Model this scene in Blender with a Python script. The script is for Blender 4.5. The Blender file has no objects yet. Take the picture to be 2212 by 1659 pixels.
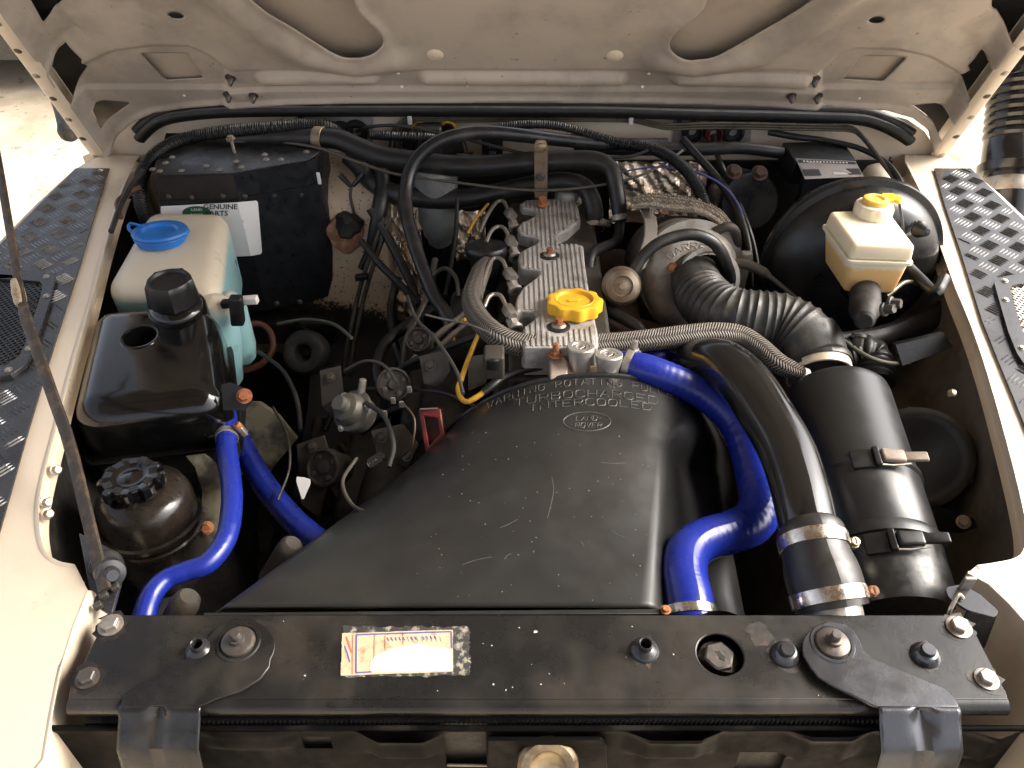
import bpy, bmesh, math, random
import numpy as np
from mathutils import Vector as V, Matrix, Quaternion
from mathutils.geometry import tessellate_polygon
from mathutils.bvhtree import BVHTree
random.seed(7)
sc = bpy.context.scene
COL = sc.collection
R = math.radians
# ---------------------------------------------------------------- camera, sky, sun
F, CX, CY, TH, CAMZ = 1750.0, 1106.0, 829.5, R(42), 0.72     # focal length etc. in units of a 2212-wide frame
cam_d = bpy.data.cameras.new('camera'); cam = bpy.data.objects.new('camera', cam_d); COL.objects.link(cam)
cam.location = (0, 0, CAMZ); cam.rotation_euler = (R(90) - TH, 0, 0)
cam_d.sensor_fit = 'HORIZONTAL'; cam_d.sensor_width = 36; cam_d.lens = 36 * F / 2212
cam_d.clip_start = 0.02; cam_d.clip_end = 500
sc.camera = cam
SUN_EL, SUN_AZ = R(39), R(80)      # azimuth clockwise from +Y: hazy sun low on the right
w = bpy.data.worlds.new('World'); sc.world = w; w.use_nodes = True
nt = w.node_tree; bgn = nt.nodes['Background']
sky = nt.nodes.new('ShaderNodeTexSky'); sky.sky_type = 'NISHITA'; sky.sun_disc = False
sky.sun_elevation = SUN_EL; sky.sun_rotation = SUN_AZ
sky.air_density = 0.55; sky.dust_density = 6.0; sky.ozone_density = 0.4; sky.altitude = 0
hs = nt.nodes.new('ShaderNodeHueSaturation'); hs.inputs['Saturation'].default_value = .42; nt.links.new(sky.outputs[0], hs.inputs['Color']); nt.links.new(hs.outputs[0], bgn.inputs[0]); bgn.inputs[1].default_value = 0.15
sd = bpy.data.lights.new('sun', 'SUN'); so = bpy.data.objects.new('sun', sd); COL.objects.link(so)
sd.energy = 1.05; sd.angle = R(28); sd.color = (1.0, 0.90, 0.76)
sdir = V((math.sin(SUN_AZ) * math.cos(SUN_EL), math.cos(SUN_AZ) * math.cos(SUN_EL), math.sin(SUN_EL)))
so.rotation_euler = sdir.to_track_quat('Z', 'Y').to_euler(); so.location = sdir * 8
vs = sc.view_settings; vs.view_transform = 'Standard'; vs.look = 'None'; vs.gamma = 1; vs.exposure = 1.75
# ---------------------------------------------------------------- measuring helpers: survey a photo point to its real place
CT, ST = math.cos(TH), math.sin(TH)
def ray(x, y):
    u, v = (x - CX) / F, (CY - y) / F
    return V((u, CT + v * ST, -ST + v * CT))
def Z(x, y, z): d = ray(x, y); t = (z - CAMZ) / d.z; return V((0, 0, CAMZ)) + d * t
def YP(x, y, Y): d = ray(x, y); return V((0, 0, CAMZ)) + d * (Y / d.y)
def XP(x, y, X): d = ray(x, y); return V((0, 0, CAMZ)) + d * (X / d.x)
def T(x, y, t): return V((0, 0, CAMZ)) + ray(x, y) * t
def P(x, y, a):                    # a < 0.45 is a height, otherwise a distance back along Y
    return Z(x, y, a) if a < 0.45 else YP(x, y, a)
def depth(p): return p.y * CT - (p.z - CAMZ) * ST
def px(p): return depth(p) / F     # metres per frame unit at p
# bonnet frame: propped open, leaning 33 degrees forward from upright and tapering towards its front edge
LEAN = R(33); HO = V((0, 1.462, 0.057)); HS = V((0, -math.sin(LEAN), math.cos(LEAN))); HN = V((0, -math.cos(LEAN), -math.sin(LEAN)))
def HP(x, y, off=0.0):             # -> (X, s) on the bonnet's inner panel
    d = ray(x, y); o = V((0, 0, CAMZ)); t = ((HO + HN * off) - o).dot(HN) / d.dot(HN); p = o + d * t
    s = (p - HO).dot(HS); return (p.x / (1 - .13 * s), s)
def HW(X, s, off=0.0): return V((X * (1 - .13 * s), 0, 0)) + HO + HS * s + HN * off
# ---------------------------------------------------------------- materials
def pm(name, col, rough=.5, metal=0, col2=None, ns=14, lo=.45, hi=.7, bump=0, bs=120, coat=0, rv=.12, sss=0, spec=.5, det=6, col3=None, n3=60, lo3=.6, hi3=.66, aniso=None):
    m = bpy.data.materials.new(name); m.use_nodes = True; t = m.node_tree; b = t.nodes['Principled BSDF']; L = t.links.new
    tc = t.nodes.new('ShaderNodeTexCoord'); co = tc.outputs['Object']
    if aniso:
        mp = t.nodes.new('ShaderNodeMapping'); mp.inputs['Scale'].default_value = aniso; L(co, mp.inputs[0]); co = mp.outputs[0]
    def noise(s, d=det):
        n = t.nodes.new('ShaderNodeTexNoise'); n.inputs['Scale'].default_value = s; n.inputs['Detail'].default_value = d; n.inputs['Roughness'].default_value = .62; L(co, n.inputs['Vector']); return n.outputs['Fac']
    def mr(f, a, c, d=0, e=1):
        n = t.nodes.new('ShaderNodeMapRange'); n.interpolation_type = 'SMOOTHSTEP'; L(f, n.inputs[0])
        for i, q in zip((1, 2, 3, 4), (a, c, d, e)): n.inputs[i].default_value = q
        return n.outputs[0]
    def mix(f, a, c):
        n = t.nodes.new('ShaderNodeMix'); n.data_type = 'RGBA'; L(f, n.inputs[0])
        for i, q in ((6, a), (7, c)):
            if isinstance(q, tuple): n.inputs[i].default_value = (*q, 1)
            else: L(q, n.inputs[i])
        return n.outputs[2]
    c = col
    nf = noise(ns)
    if col2: c = mix(mr(nf, lo, hi), c, col2)
    if col3: c = mix(mr(noise(n3, 3), lo3, hi3), c, col3)
    if isinstance(c, tuple): b.inputs['Base Color'].default_value = (*c, 1)
    else: L(c, b.inputs['Base Color'])
    b.inputs['Metallic'].default_value = metal
    L(mr(noise(ns * 1.7), .3, .7, max(.03, rough - rv), min(1, rough + rv)), b.inputs['Roughness'])
    b.inputs['Coat Weight'].default_value = coat; b.inputs['Coat Roughness'].default_value = .08
    b.inputs['Specular IOR Level'].default_value = spec
    if sss:
        b.inputs['Subsurface Weight'].default_value = sss; b.inputs['Subsurface Radius'].default_value = (.03, .02, .012); b.inputs['Subsurface Scale'].default_value = .6
    if bump:
        bn = t.nodes.new('ShaderNodeBump'); bn.inputs['Strength'].default_value = bump; bn.inputs['Distance'].default_value = .002
        L(noise(bs, 4), bn.inputs['Height']); L(bn.outputs[0], b.inputs['Normal'])
    m['_h'] = 1
    return m
CREAM = (.68, .575, .44)
M = dict(
 cream=pm('cream_paint', CREAM, .38, col2=(.56, .465, .345), ns=9, lo=.5, hi=.8, bump=.03, col3=(.30, .22, .15), n3=90, lo3=.70, hi3=.76),
 hood=pm('bonnet_underside_paint', (.47, .405, .335), .42, col2=(.28, .245, .208), ns=4, lo=.40, hi=.66, bump=.04, col3=(.22, .17, .125), n3=75, lo3=.665, hi3=.73),
 hoodin=pm('bonnet_skin_inside', (.42, .355, .285), .45, col2=(.29, .245, .195), ns=8),
 gap=pm('shade_dark_bonnet_inside', (.028, .027, .027), .6),  # near-black colour stands for the shade behind the bonnet openings
 black=pm('black_satin_plastic', (.008, .008, .008), .40, col2=(.022, .02, .017), ns=30, lo=.55, hi=.8, bump=.06),
 cowl=pm('dusty_black_moulding', (.015, .015, .0145), .36, rv=.08, col2=(.029, .028, .0255), ns=9, lo=.4, hi=.75, bump=.04, bs=220, col3=(.17, .15, .125), n3=170, lo3=.73, hi3=.78),
 gloss=pm('glossy_black_plastic', (.003, .003, .003), .16, rv=.06, col2=(.007, .0065, .006), ns=22, coat=.3, spec=.45, bump=.02),
 blackpaint=pm('worn_black_paint', (.009, .009, .009), .30, rv=.08, col2=(.032, .028, .023), ns=11, lo=.44, hi=.72, bump=.04, bs=160, col3=(.11, .085, .06), n3=60, lo3=.72, hi3=.78),
 steel_black=pm('black_enamel_steel', (.045, .045, .048), .24, rv=.06, metal=.4, col2=(.06, .05, .042), ns=20, lo=.55, hi=.8, bump=.05),
 rubber=pm('black_rubber', (.008, .0078, .0075), .5, col2=(.026, .023, .019), ns=24, lo=.5, hi=.8, bump=.1, bs=200),
 hose=pm('old_rubber_hose', (.010, .0095, .009), .45, col2=(.034, .028, .022), ns=18, lo=.48, hi=.78, bump=.1, bs=150),
 ducting=pm('grey_dusty_ducting', (.020, .019, .017), .55, col2=(.075, .068, .057), ns=26, lo=.45, hi=.75, bump=.2, bs=260),
 blue=pm('blue_silicone', (.010, .022, .23), .30, col2=(.014, .024, .15), ns=20, lo=.5, hi=.8, bump=.09, bs=130, rv=.08),
 yellow=pm('yellow_plastic', (.80, .43, .02), .42, col2=(.62, .31, .015), ns=22, lo=.5, hi=.8, bump=.04),
 yellowpale=pm('pale_yellow_plastic', (.83, .58, .12), .4, col2=(.75, .5, .1), sss=.15),
 bluecap=pm('blue_plastic', (.012, .16, .55), .36, col2=(.02, .13, .42), ns=25, bump=.03),
 alu=pm('cast_aluminium', (.50, .47, .43), .42, metal=.75, col2=(.34, .31, .27), ns=40, bump=.12, bs=350),
 rocker=pm('weathered_cast_aluminium', (.40, .38, .355), .6, metal=.15, col2=(.22, .20, .18), ns=22, lo=.45, hi=.70, bump=.3, bs=420, col3=(.55, .53, .49), n3=240, lo3=.62, hi3=.7),
 cast=pm('oily_grey_castings', (.052, .044, .034), .55, metal=.15, col2=(.022, .018, .014), ns=25, bump=.2, bs=200),
 turbo=pm('heat_stained_alloy', (.34, .315, .285), .55, metal=.3, col2=(.20, .17, .14), ns=24, lo=.42, hi=.68, bump=.2, bs=260),
 rust=pm('rusty_steel', (.32, .12, .04), .75, col2=(.17, .07, .03), ns=70, bump=.3, bs=300),
 rustbolt=pm('orange_rust', (.26, .08, .026), .75, col2=(.12, .04, .016), ns=120, bump=.3, bs=500),
 zinc=pm('dull_zinc', (.38, .35, .31), .48, metal=.8, col2=(.30, .25, .19), ns=90, lo=.45, hi=.7, bump=.08),
 boltdark=pm('dark_plated_bolt', (.10, .09, .08), .42, metal=.6, col2=(.22, .13, .08), ns=120, lo=.55, hi=.75, bump=.1),
 clamp=pm('bright_clamp_steel', (.66, .60, .53), .26, metal=.95, col2=(.45, .38, .32), ns=60),
 pipe=pm('olive_brake_pipe', (.10, .09, .06), .4, metal=.4, col2=(.05, .045, .035), ns=60),
 tanmetal=pm('tan_strap_steel', (.26, .19, .13), .5, metal=.5, col2=(.15, .10, .07), ns=50),
 brass=pm('worn_plated_brass', (.42, .33, .20), .4, metal=.85, col2=(.20, .15, .10), ns=45, lo=.4, hi=.65),
 wingplate=pm('anodised_tread_plate', (.082, .080, .079), .30, metal=.7, col2=(.055, .054, .053), ns=14, bump=.03),
 brown=pm('dusty_brown_panel', (.15, .125, .098), .7, col2=(.075, .062, .049), ns=12, lo=.4, hi=.7, bump=.15, aniso=(3, 1, 1)),
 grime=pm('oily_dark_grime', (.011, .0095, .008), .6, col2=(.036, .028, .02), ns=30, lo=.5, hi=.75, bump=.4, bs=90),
 olive=pm('dirty_olive_metal', (.17, .155, .105), .55, metal=.1, col2=(.03, .026, .019), ns=16, lo=.40, hi=.58, bump=.1),
 grey=pm('grey_plated_panel', (.36, .33, .31), .45, metal=.4, col2=(.26, .23, .2), ns=30),
 red=pm('dark_red_plastic', (.055, .004, .0035), .4, col2=(.15, .012, .01), ns=40),
 foil=pm('crinkled_heat_foil', (.80, .66, .50), .30, metal=.85, col2=(.7, .54, .4), ns=20, bump=.25, bs=60, rv=.08),
 white=pm('white_label', (.78, .76, .74), .45),
 ink=pm('black_print', (.03, .03, .032), .5),
 greyink=pm('grey_print', (.32, .32, .34), .5),
 green=pm('green_print', (.02, .10, .045), .5),
 bluein=pm('blue_print', (.10, .10, .30), .5),
 redin=pm('red_print', (.42, .14, .10), .5),
 tag=pm('pale_tag', (.6, .58, .55), .5),
 orange=pm('orange_sleeve', (.10, .034, .015), .5, col2=(.05, .02, .01)),
 yellowwire=pm('yellow_cable', (.62, .33, .03), .45, col2=(.42, .21, .02), ns=40),
 purple=pm('cable_sheath', (.03, .03, .035), .4),
 treadbar=pm('worn_tread_bars', (.15, .148, .145), .3, metal=.75, col2=(.10, .098, .096), ns=30),
 sheen=pm('black_steel_sky_sheen', (.085, .087, .094), .24, rv=.06, metal=.75, col2=(.06, .055, .05), ns=24, lo=.5, hi=.78, bump=.05),  # blue-grey sky reflection put into the base colour
 lettering=pm('scuffed_raised_lettering', (.085, .08, .072), .5, col2=(.045, .042, .038), ns=60),
 sand=pm('pale_dry_ground', (.60, .50, .37), .9, col2=(.40, .32, .22), ns=2.2, lo=.42, hi=.66, bump=.5, bs=24, col3=(.26, .20, .13), n3=14, lo3=.60, hi3=.70),
 carpaint=pm('dark_car_paint', (.02, .021, .024), .25, coat=.6), tyre=pm('tyre_rubber', (.018, .017, .016), .8, bump=.2), glass=pm('dark_glass', (.02, .022, .024), .06),
 pipeblack=pm('glossy_pipe_black', (.007, .007, .0072), .2, rv=.06, col2=(.03, .027, .024), ns=18, lo=.5, hi=.8, coat=.3, bump=.03),
 coupling=pm('grey_black_rubber_sleeve', (.020, .018, .0165), .4, col2=(.036, .031, .028), ns=18),
 palealu=pm('cream_stained_alloy', (.62, .54, .42), .4, metal=.4, col2=(.45, .38, .28), ns=30),
 cable=pm('olive_cable_sheath', (.07, .062, .048), .45),
 hosegloss=pm('blue_black_smooth_hose', (.009, .0095, .012), .33, col2=(.04, .036, .034), ns=18, rv=.07, bump=.05),
 ducthose=pm('ribbed_dark_hose', (.02, .019, .018), .6),
 pipegrey2=pm('dull_green_grey_pipe', (.055, .05, .04), .5, metal=.2, col2=(.025, .022, .018), ns=60),
 milky=pm('cream_translucent_plastic', (.74, .66, .50), .42, sss=.25, col2=(.68, .57, .39), ns=10),
)
def braid_mat():
    m = pm('braided_cloth_sleeve', (.30, .25, .19), .65); t = m.node_tree; L = t.links.new; b = t.nodes['Principled BSDF']
    uv = t.nodes.new('ShaderNodeUVMap'); s = t.nodes.new('ShaderNodeSeparateXYZ'); L(uv.outputs[0], s.inputs[0])
    def ma(op, a, b_=None, c=None):
        n = t.nodes.new('ShaderNodeMath'); n.operation = op
        for i, q in enumerate((a, b_, c)):
            if q is None: continue
            if isinstance(q, (int, float)): n.inputs[i].default_value = q
            else: L(q, n.inputs[i])
        return n.outputs[0]
    U = ma('MULTIPLY', s.outputs[0], 11.0); tri = ma('PINGPONG', U, 1.0)
    ph = ma('ADD', ma('MULTIPLY', s.outputs[1], 270.0), ma('MULTIPLY', tri, 1.15)); st = ma('PINGPONG', ph, .5); st = ma('MULTIPLY', st, 2.0)
    edge = ma('SUBTRACT', 1.0, ma('MULTIPLY', ma('ABSOLUTE', ma('SUBTRACT', tri, .5)), 1.1))
    h = ma('MULTIPLY', st, edge)
    mr = t.nodes.new('ShaderNodeMapRange'); mr.interpolation_type = 'SMOOTHSTEP'; L(h, mr.inputs[0]); mr.inputs[1].default_value = .18; mr.inputs[2].default_value = .55
    nz = t.nodes.new('ShaderNodeTexNoise'); nz.inputs['Scale'].default_value = 18; tc = t.nodes.new('ShaderNodeTexCoord'); L(tc.outputs['Object'], nz.inputs['Vector'])
    def mix(f, a, c):
        n = t.nodes.new('ShaderNodeMix'); n.data_type = 'RGBA'; L(f, n.inputs[0])
        for i, q in ((6, a), (7, c)):
            if isinstance(q, tuple): n.inputs[i].default_value = (*q, 1)
            else: L(q, n.inputs[i])
        return n.outputs[2]
    th = mix(nz.outputs['Fac'], (.15, .13, .105), (.29, .245, .19)); L(mix(mr.outputs[0], (.022, .018, .014), th), b.inputs['Base Color'])
    bn = t.nodes.new('ShaderNodeBump'); bn.inputs['Strength'].default_value = 1; bn.inputs['Distance'].default_value = .0025; L(h, bn.inputs['Height']); L(bn.outputs[0], b.inputs['Normal']); return m
M['braid'] = braid_mat()
# ---------------------------------------------------------------- object helpers
def tag(o, label=None, cat=None, group=None, kind=None):
    if label: o['label'] = label
    if cat: o['category'] = cat
    if group: o['group'] = group
    if kind: o['kind'] = kind
    return o
BASE = {}
def thing(name, label, cat, base=(0, 0, 0), group=None):
    o = bpy.data.objects.new(name, None); COL.objects.link(o); o.location = base; o.empty_display_size = .02
    BASE[o.name] = V(base); return tag(o, label, cat, group)
def basis(o):
    p = o
    while p.parent: p = p.parent
    return BASE.get(p.name, V((0, 0, 0)))
def obj(name, verts, faces, mat, parent=None, uv=None, sharp=38, bevel=0, bseg=2, label=None, cat=None, group=None, kind=None, mi=None, smooth=True, recalc=True, subsurf=0, uvl=None):
    b = basis(parent) if parent else None
    vv = [V(v) for v in verts]
    if b is None:
        c = sum(vv, V((0, 0, 0))) / len(vv); b = V((c.x, c.y, min(v.z for v in vv)))
        own = True
    else: own = False
    me = bpy.data.meshes.new(name); me.from_pydata([v - b for v in vv], [], faces)
    if uv is not None:
        l = me.uv_layers.new(name='UVMap')
        vi = np.empty(len(me.loops), dtype=np.int32); me.loops.foreach_get('vertex_index', vi)
        l.data.foreach_set('uv', np.array(uv, dtype=np.float32)[vi].ravel())
    if uvl is not None:
        l = me.uv_layers.new(name='UVMap'); l.data.foreach_set('uv', np.array(uvl, dtype=np.float32).ravel())
    mats = mat if isinstance(mat, (list, tuple)) else [mat]
    for m_ in mats: me.materials.append(m_)
    if mi: me.polygons.foreach_set('material_index', mi)
    me.update()
    if recalc:
        bm = bmesh.new(); bm.from_mesh(me); bmesh.ops.recalc_face_normals(bm, faces=bm.faces); bm.to_mesh(me); bm.free()
    if smooth:
        me.polygons.foreach_set('use_smooth', [True] * len(me.polygons))
        if sharp and not subsurf: me.set_sharp_from_angle(angle=R(sharp))
    o = bpy.data.objects.new(name, me); COL.objects.link(o)
    if own: o.location = b; BASE[o.name] = b
    if parent: o.parent = parent
    if bevel:
        md = o.modifiers.new('bevel', 'BEVEL'); md.width = bevel; md.segments = bseg; md.limit_method = 'ANGLE'; md.angle_limit = R(35)
    if subsurf:
        md = o.modifiers.new('sub', 'SUBSURF'); md.levels = subsurf; md.render_levels = subsurf
    return tag(o, label, cat, group, kind)
def merge(parts):
    vs_, fs = [], []
    for v, f in parts:
        n = len(vs_); vs_ += list(v); fs += [tuple(i + n for i in q) for q in f]
    return vs_, fs
def catmull(p, n=8):
    q = [2 * p[0] - p[1]] + list(p) + [2 * p[-1] - p[-2]]; out = []
    for i in range(1, len(q) - 2):
        for k in range(n):
            t = k / n; a, b, c, d = q[i - 1], q[i], q[i + 1], q[i + 2]
            out.append(.5 * ((2 * b) + (c - a) * t + (2 * a - 5 * b + 4 * c - d) * t * t + (3 * b - a - 3 * c + d) * t ** 3))
    out.append(q[-2]); return out
def frames(pts):
    n = len(pts); tg = [(pts[min(i + 1, n - 1)] - pts[max(i - 1, 0)]).normalized() for i in range(n)]
    a = V((0, 0, 1)) if abs(tg[0].z) < .8 else V((1, 0, 0)); nr = (a - tg[0] * a.dot(tg[0])).normalized(); out = []
    for i in range(n):
        nr = (nr - tg[i] * nr.dot(tg[i])).normalized(); out.append((tg[i], nr, tg[i].cross(nr)))
    return out
def tube_w(pts, radii, seg=14, cap=True, oval=None):
    fr = frames(pts); vs_, fs, uv = [], [], []; L = 0
    for i, (p, r) in enumerate(zip(pts, radii)):
        if i: L += (pts[i] - pts[i - 1]).length
        _, a, b = fr[i]
        for k in range(seg + 1):
            an = 2 * math.pi * k / seg
            vs_.append(p + (a * math.cos(an) + b * math.sin(an) * (oval or 1)) * r); uv.append((k / seg, L))
    s = seg + 1
    for i in range(len(pts) - 1):
        for k in range(seg): fs.append((i * s + k, i * s + k + 1, (i + 1) * s + k + 1, (i + 1) * s + k))
    if cap:
        for i, rev in ((0, 1), (len(pts) - 1, 0)):
            c = len(vs_); vs_.append(pts[i]); uv.append((0, 0))
            for k in range(seg): fs.append((c, i * s + k + 1, i * s + k) if rev else (c, i * s + k, i * s + k + 1))
    return vs_, fs, uv
def path(spec, n=8):                # spec rows (x, y, place, radius in frame units)
    pts = [P(x, y, a) for x, y, a, r in spec]; rad = [V((r * px(p), 0, 0)) for p, (_, _, _, r) in zip(pts, spec)]
    return catmull(pts, n), [v.x for v in catmull(rad, n)]
def hose(name, spec, mat, label=None, cat=None, parent=None, seg=14, n=8, group=None, fn=None, kind=None):
    p, r = path(spec, n)
    if fn:
        L = [0]
        for i in range(1, len(p)): L.append(L[-1] + (p[i] - p[i - 1]).length)
        r = [q * fn(l, L[-1]) for q, l in zip(r, L)]
    v, f, uv = tube_w(p, r, seg)
    return obj(name, v, f, mat, parent, uv=uv, label=label, cat=cat, group=group, recalc=False, sharp=50, kind=kind)
def fixnormals(): pass
def axes(n, up=None):
    n = V(n).normalized(); u = V(up) if up else (V((1, 0, 0)) if abs(n.x) < .8 else V((0, 1, 0)))
    u = (u - n * u.dot(n)).normalized(); return u, n.cross(u), n
def lathe(prof, o, ax, seg=28, lobe=None, up=None, a0=0, a1=2 * math.pi):
    u, v, n = axes(ax, up); o = V(o); vs_, fs = [], []; full = abs(a1 - a0 - 2 * math.pi) < 1e-6; S = seg if full else seg + 1
    for j, (r, h) in enumerate(prof):
        for k in range(S):
            an = a0 + (a1 - a0) * k / seg; rr = r * (lobe(an, j) if lobe else 1)
            vs_.append(o + u * (rr * math.cos(an)) + v * (rr * math.sin(an)) + n * h)
    for j in range(len(prof) - 1):
        for k in range(seg):
            k2 = (k + 1) % S
            fs.append((j * S + k, j * S + k2, (j + 1) * S + k2, (j + 1) * S + k))
    return vs_, fs
def box_w(c, u, v, n):              # half-vectors
    c, u, v, n = V(c), V(u), V(v), V(n)
    vs_ = [c + u * a + v * b + n * d for d in (-1, 1) for b in (-1, 1) for a in (-1, 1)]
    return vs_, [(0, 2, 3, 1), (4, 5, 7, 6), (0, 1, 5, 4), (2, 6, 7, 3), (0, 4, 6, 2), (1, 3, 7, 5)]
def box2(lo, hi):
    lo, hi = V(lo), V(hi); h = (hi - lo) / 2; return box_w((lo + hi) / 2, (h.x, 0, 0), (0, h.y, 0), (0, 0, h.z))
def slab(outline, thick, holes=()):  # outline: world points roughly in a plane, thick: world vector to the underside
    loops = [[V(p) for p in outline]] + [[V(p) for p in h] for h in holes]; allp = [p for l in loops for p in l]; n = len(allp); th = V(thick)
    nrm = th.normalized(); u, v, w_ = axes(nrm)
    tri = tessellate_polygon([[V((p.dot(u), p.dot(v), 0)) for p in l] for l in loops])
    fs = [tuple(t) for t in tri] + [tuple(i + n for i in reversed(t)) for t in tri]
    o = 0
    for l in loops:
        for k in range(len(l)): a, b = o + k, o + (k + 1) % len(l); fs.append((a, b, b + n, a + n))
        o += len(l)
    return allp + [p + th for p in allp], fs
def ring(c, u, v, n=24): return [V(c) + V(u) * math.cos(2 * math.pi * k / n) + V(v) * math.sin(2 * math.pi * k / n) for k in range(n)]
def smoothpoly(p, n=5, closed=True):
    p = [V(q) for q in p]; out = []
    if not closed: return catmull(p, n)
    N = len(p)
    for i in range(N):
        a, b, c, d = p[i - 1], p[i], p[(i + 1) % N], p[(i + 2) % N]
        for k in range(n):
            t = k / n; out.append(.5 * ((2 * b) + (c - a) * t + (2 * a - 5 * b + 4 * c - d) * t * t + (3 * b - a - 3 * c + d) * t ** 3))
    return out
def roundpoly(p, r, n=4):            # round the corners of a closed polygon
    p = [V(q) for q in p]; out = []; N = len(p)
    rr = r if isinstance(r, (list, tuple)) else [r] * N
    for i in range(N):
        a, b, c = p[i - 1], p[i], p[(i + 1) % N]; d1 = (a - b); d2 = (c - b); q = min(rr[i], d1.length * .48, d2.length * .48)
        s, e = b + d1.normalized() * q, b + d2.normalized() * q
        if q < 1e-5: out.append(b); continue
        for k in range(n + 1): t = k / n; out.append(s * (1 - t) ** 2 + b * 2 * t * (1 - t) + e * t * t)
    return out
def rbox(w, d, h, r, seg=4, top=None, taper=1.0):  # rounded box, local coords, base at z=0; returns verts, faces
    bm = bmesh.new(); bmesh.ops.create_cube(bm, size=1)
    for v in bm.verts:
        k = taper if v.co.z < 0 else 1
        v.co = V((v.co.x * w * k, v.co.y * d * k, (v.co.z + .5) * h))
    bmesh.ops.bevel(bm, geom=list(bm.edges), offset=r, segments=seg, profile=.5, affect='EDGES')
    vs_ = [v.co.copy() for v in bm.verts]; idx = {v: i for i, v in enumerate(bm.verts)}; fs = [tuple(idx[v] for v in f.verts) for f in bm.faces]; bm.free(); return vs_, fs
def xf(vf, o, u=(1, 0, 0), v=(0, 1, 0), n=(0, 0, 1)):
    o, u, v, n = V(o), V(u), V(v), V(n); return [o + u * p.x + v * p.y + n * p.z for p in vf[0]], vf[1]
def hexbolt(o, ax, r, h, washer=1.35, dome=False, seg=6, spin=.3):
    u, v, n = axes(ax); u2 = u * math.cos(spin) + v * math.sin(spin)
    a = lathe([(r * .0, h), (r * .86, h), (r, h * .85), (r, 0)], o, n, 6 if not dome else 20, up=u2)
    b = lathe([(r * washer * .5, -.0002), (r * washer, -.0002), (r * washer * 1.03, h * .22), (r * washer * .9, h * .28), (r * .6, h * .29)], o, n, 20)
    return merge([a, b])
def text_mesh(s, size, ext=0, res=2):
    cu = bpy.data.curves.new('t', 'FONT'); cu.body = s; cu.offset = size * .022; cu.size = size; cu.extrude = ext; cu.resolution_u = res; cu.align_x = 'CENTER'; cu.align_y = 'CENTER'
    o = bpy.data.objects.new('t', cu); COL.objects.link(o); bpy.context.view_layer.update()
    me = bpy.data.meshes.new_from_object(o.evaluated_get(bpy.context.evaluated_depsgraph_get()))
    r = ([v.co.copy() for v in me.vertices], [tuple(p.vertices) for p in me.polygons])
    bpy.data.objects.remove(o); bpy.data.curves.remove(cu); bpy.data.meshes.remove(me); return r
def strokes(s, w, h, gap, fn, rad, seg=5):  # simple stroke lettering swept along fn(x, y) -> world
    G = {'A': [[(0, 0), (.5, 1), (1, 0)], [(.2, .38), (.8, .38)]], 'B': [[(0, 0), (0, 1), (.85, 1), (.95, .75), (.8, .52), (0, .52)], [(.8, .52), (1, .26), (.85, 0), (0, 0)]], 'C': [[(1, .85), (.8, 1), (.2, 1), (0, .8), (0, .2), (.2, 0), (.8, 0), (1, .15)]], 'D': [[(0, 0), (0, 1), (.75, 1), (1, .75), (1, .25), (.75, 0), (0, 0)]], 'E': [[(1, 1), (0, 1), (0, 0), (1, 0)], [(0, .5), (.8, .5)]], 'G': [[(1, .85), (.8, 1), (.2, 1), (0, .8), (0, .2), (.2, 0), (.8, 0), (1, .2), (1, .5), (.6, .5)]], 'H': [[(0, 0), (0, 1)], [(1, 0), (1, 1)], [(0, .5), (1, .5)]], 'I': [[(.5, 0), (.5, 1)]], 'L': [[(0, 1), (0, 0), (1, 0)]], 'N': [[(0, 0), (0, 1), (1, 0), (1, 1)]], 'O': [[(.2, 0), (0, .2), (0, .8), (.2, 1), (.8, 1), (1, .8), (1, .2), (.8, 0), (.2, 0)]], 'P': [[(0, 0), (0, 1), (.8, 1), (1, .8), (.9, .5), (0, .5)]], 'R': [[(0, 0), (0, 1), (.8, 1), (1, .8), (.85, .5), (0, .5)], [(.5, .5), (1, 0)]], 'T': [[(0, 1), (1, 1)], [(.5, 0), (.5, 1)]], 'U': [[(0, 1), (0, .2), (.2, 0), (.8, 0), (1, .2), (1, 1)]], 'V': [[(0, 1), (.5, 0), (1, 1)]], 'W': [[(0, 1), (.25, 0), (.5, .8), (.75, 0), (1, 1)]], 'Y': [[(0, 1), (.5, .5), (1, 1)], [(.5, .5), (.5, 0)]], '-': [[(.1, .5), (.9, .5)]]}
    parts = []; tot = len(s) * (w + gap) - gap; x0 = -tot / 2
    for ch in s:
        for st in G.get(ch, []):
            pts = [fn(x0 + a * w, b * h) for a, b in st]
            if all(p is not None for p in pts) and len(pts) > 1:
                v, f, _ = tube_w(pts, [rad] * len(pts), seg); parts.append((v, f))
        x0 += w + gap
    return merge(parts)
def bvh_of(v, f): return BVHTree.FromPolygons([tuple(p) for p in v], f)
def hit(bvh, x, y, lift=0.0005):
    o = V((0, 0, CAMZ)); d = ray(x, y).normalized(); p, nrm, i, dist = bvh.ray_cast(o, d)
    if p is None: return None
    if nrm.dot(d) > 0: nrm = -nrm
    return p + nrm * lift
def inpoly(x, y, poly):
    c = False; n = len(poly); j = n - 1
    for i in range(n):
        xi, yi = poly[i][:2]; xj, yj = poly[j][:2]
        if (yi > y) != (yj > y) and x < (xj - xi) * (y - yi) / (yj - yi + 1e-12) + xi: c = not c
        j = i
    return c

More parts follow.
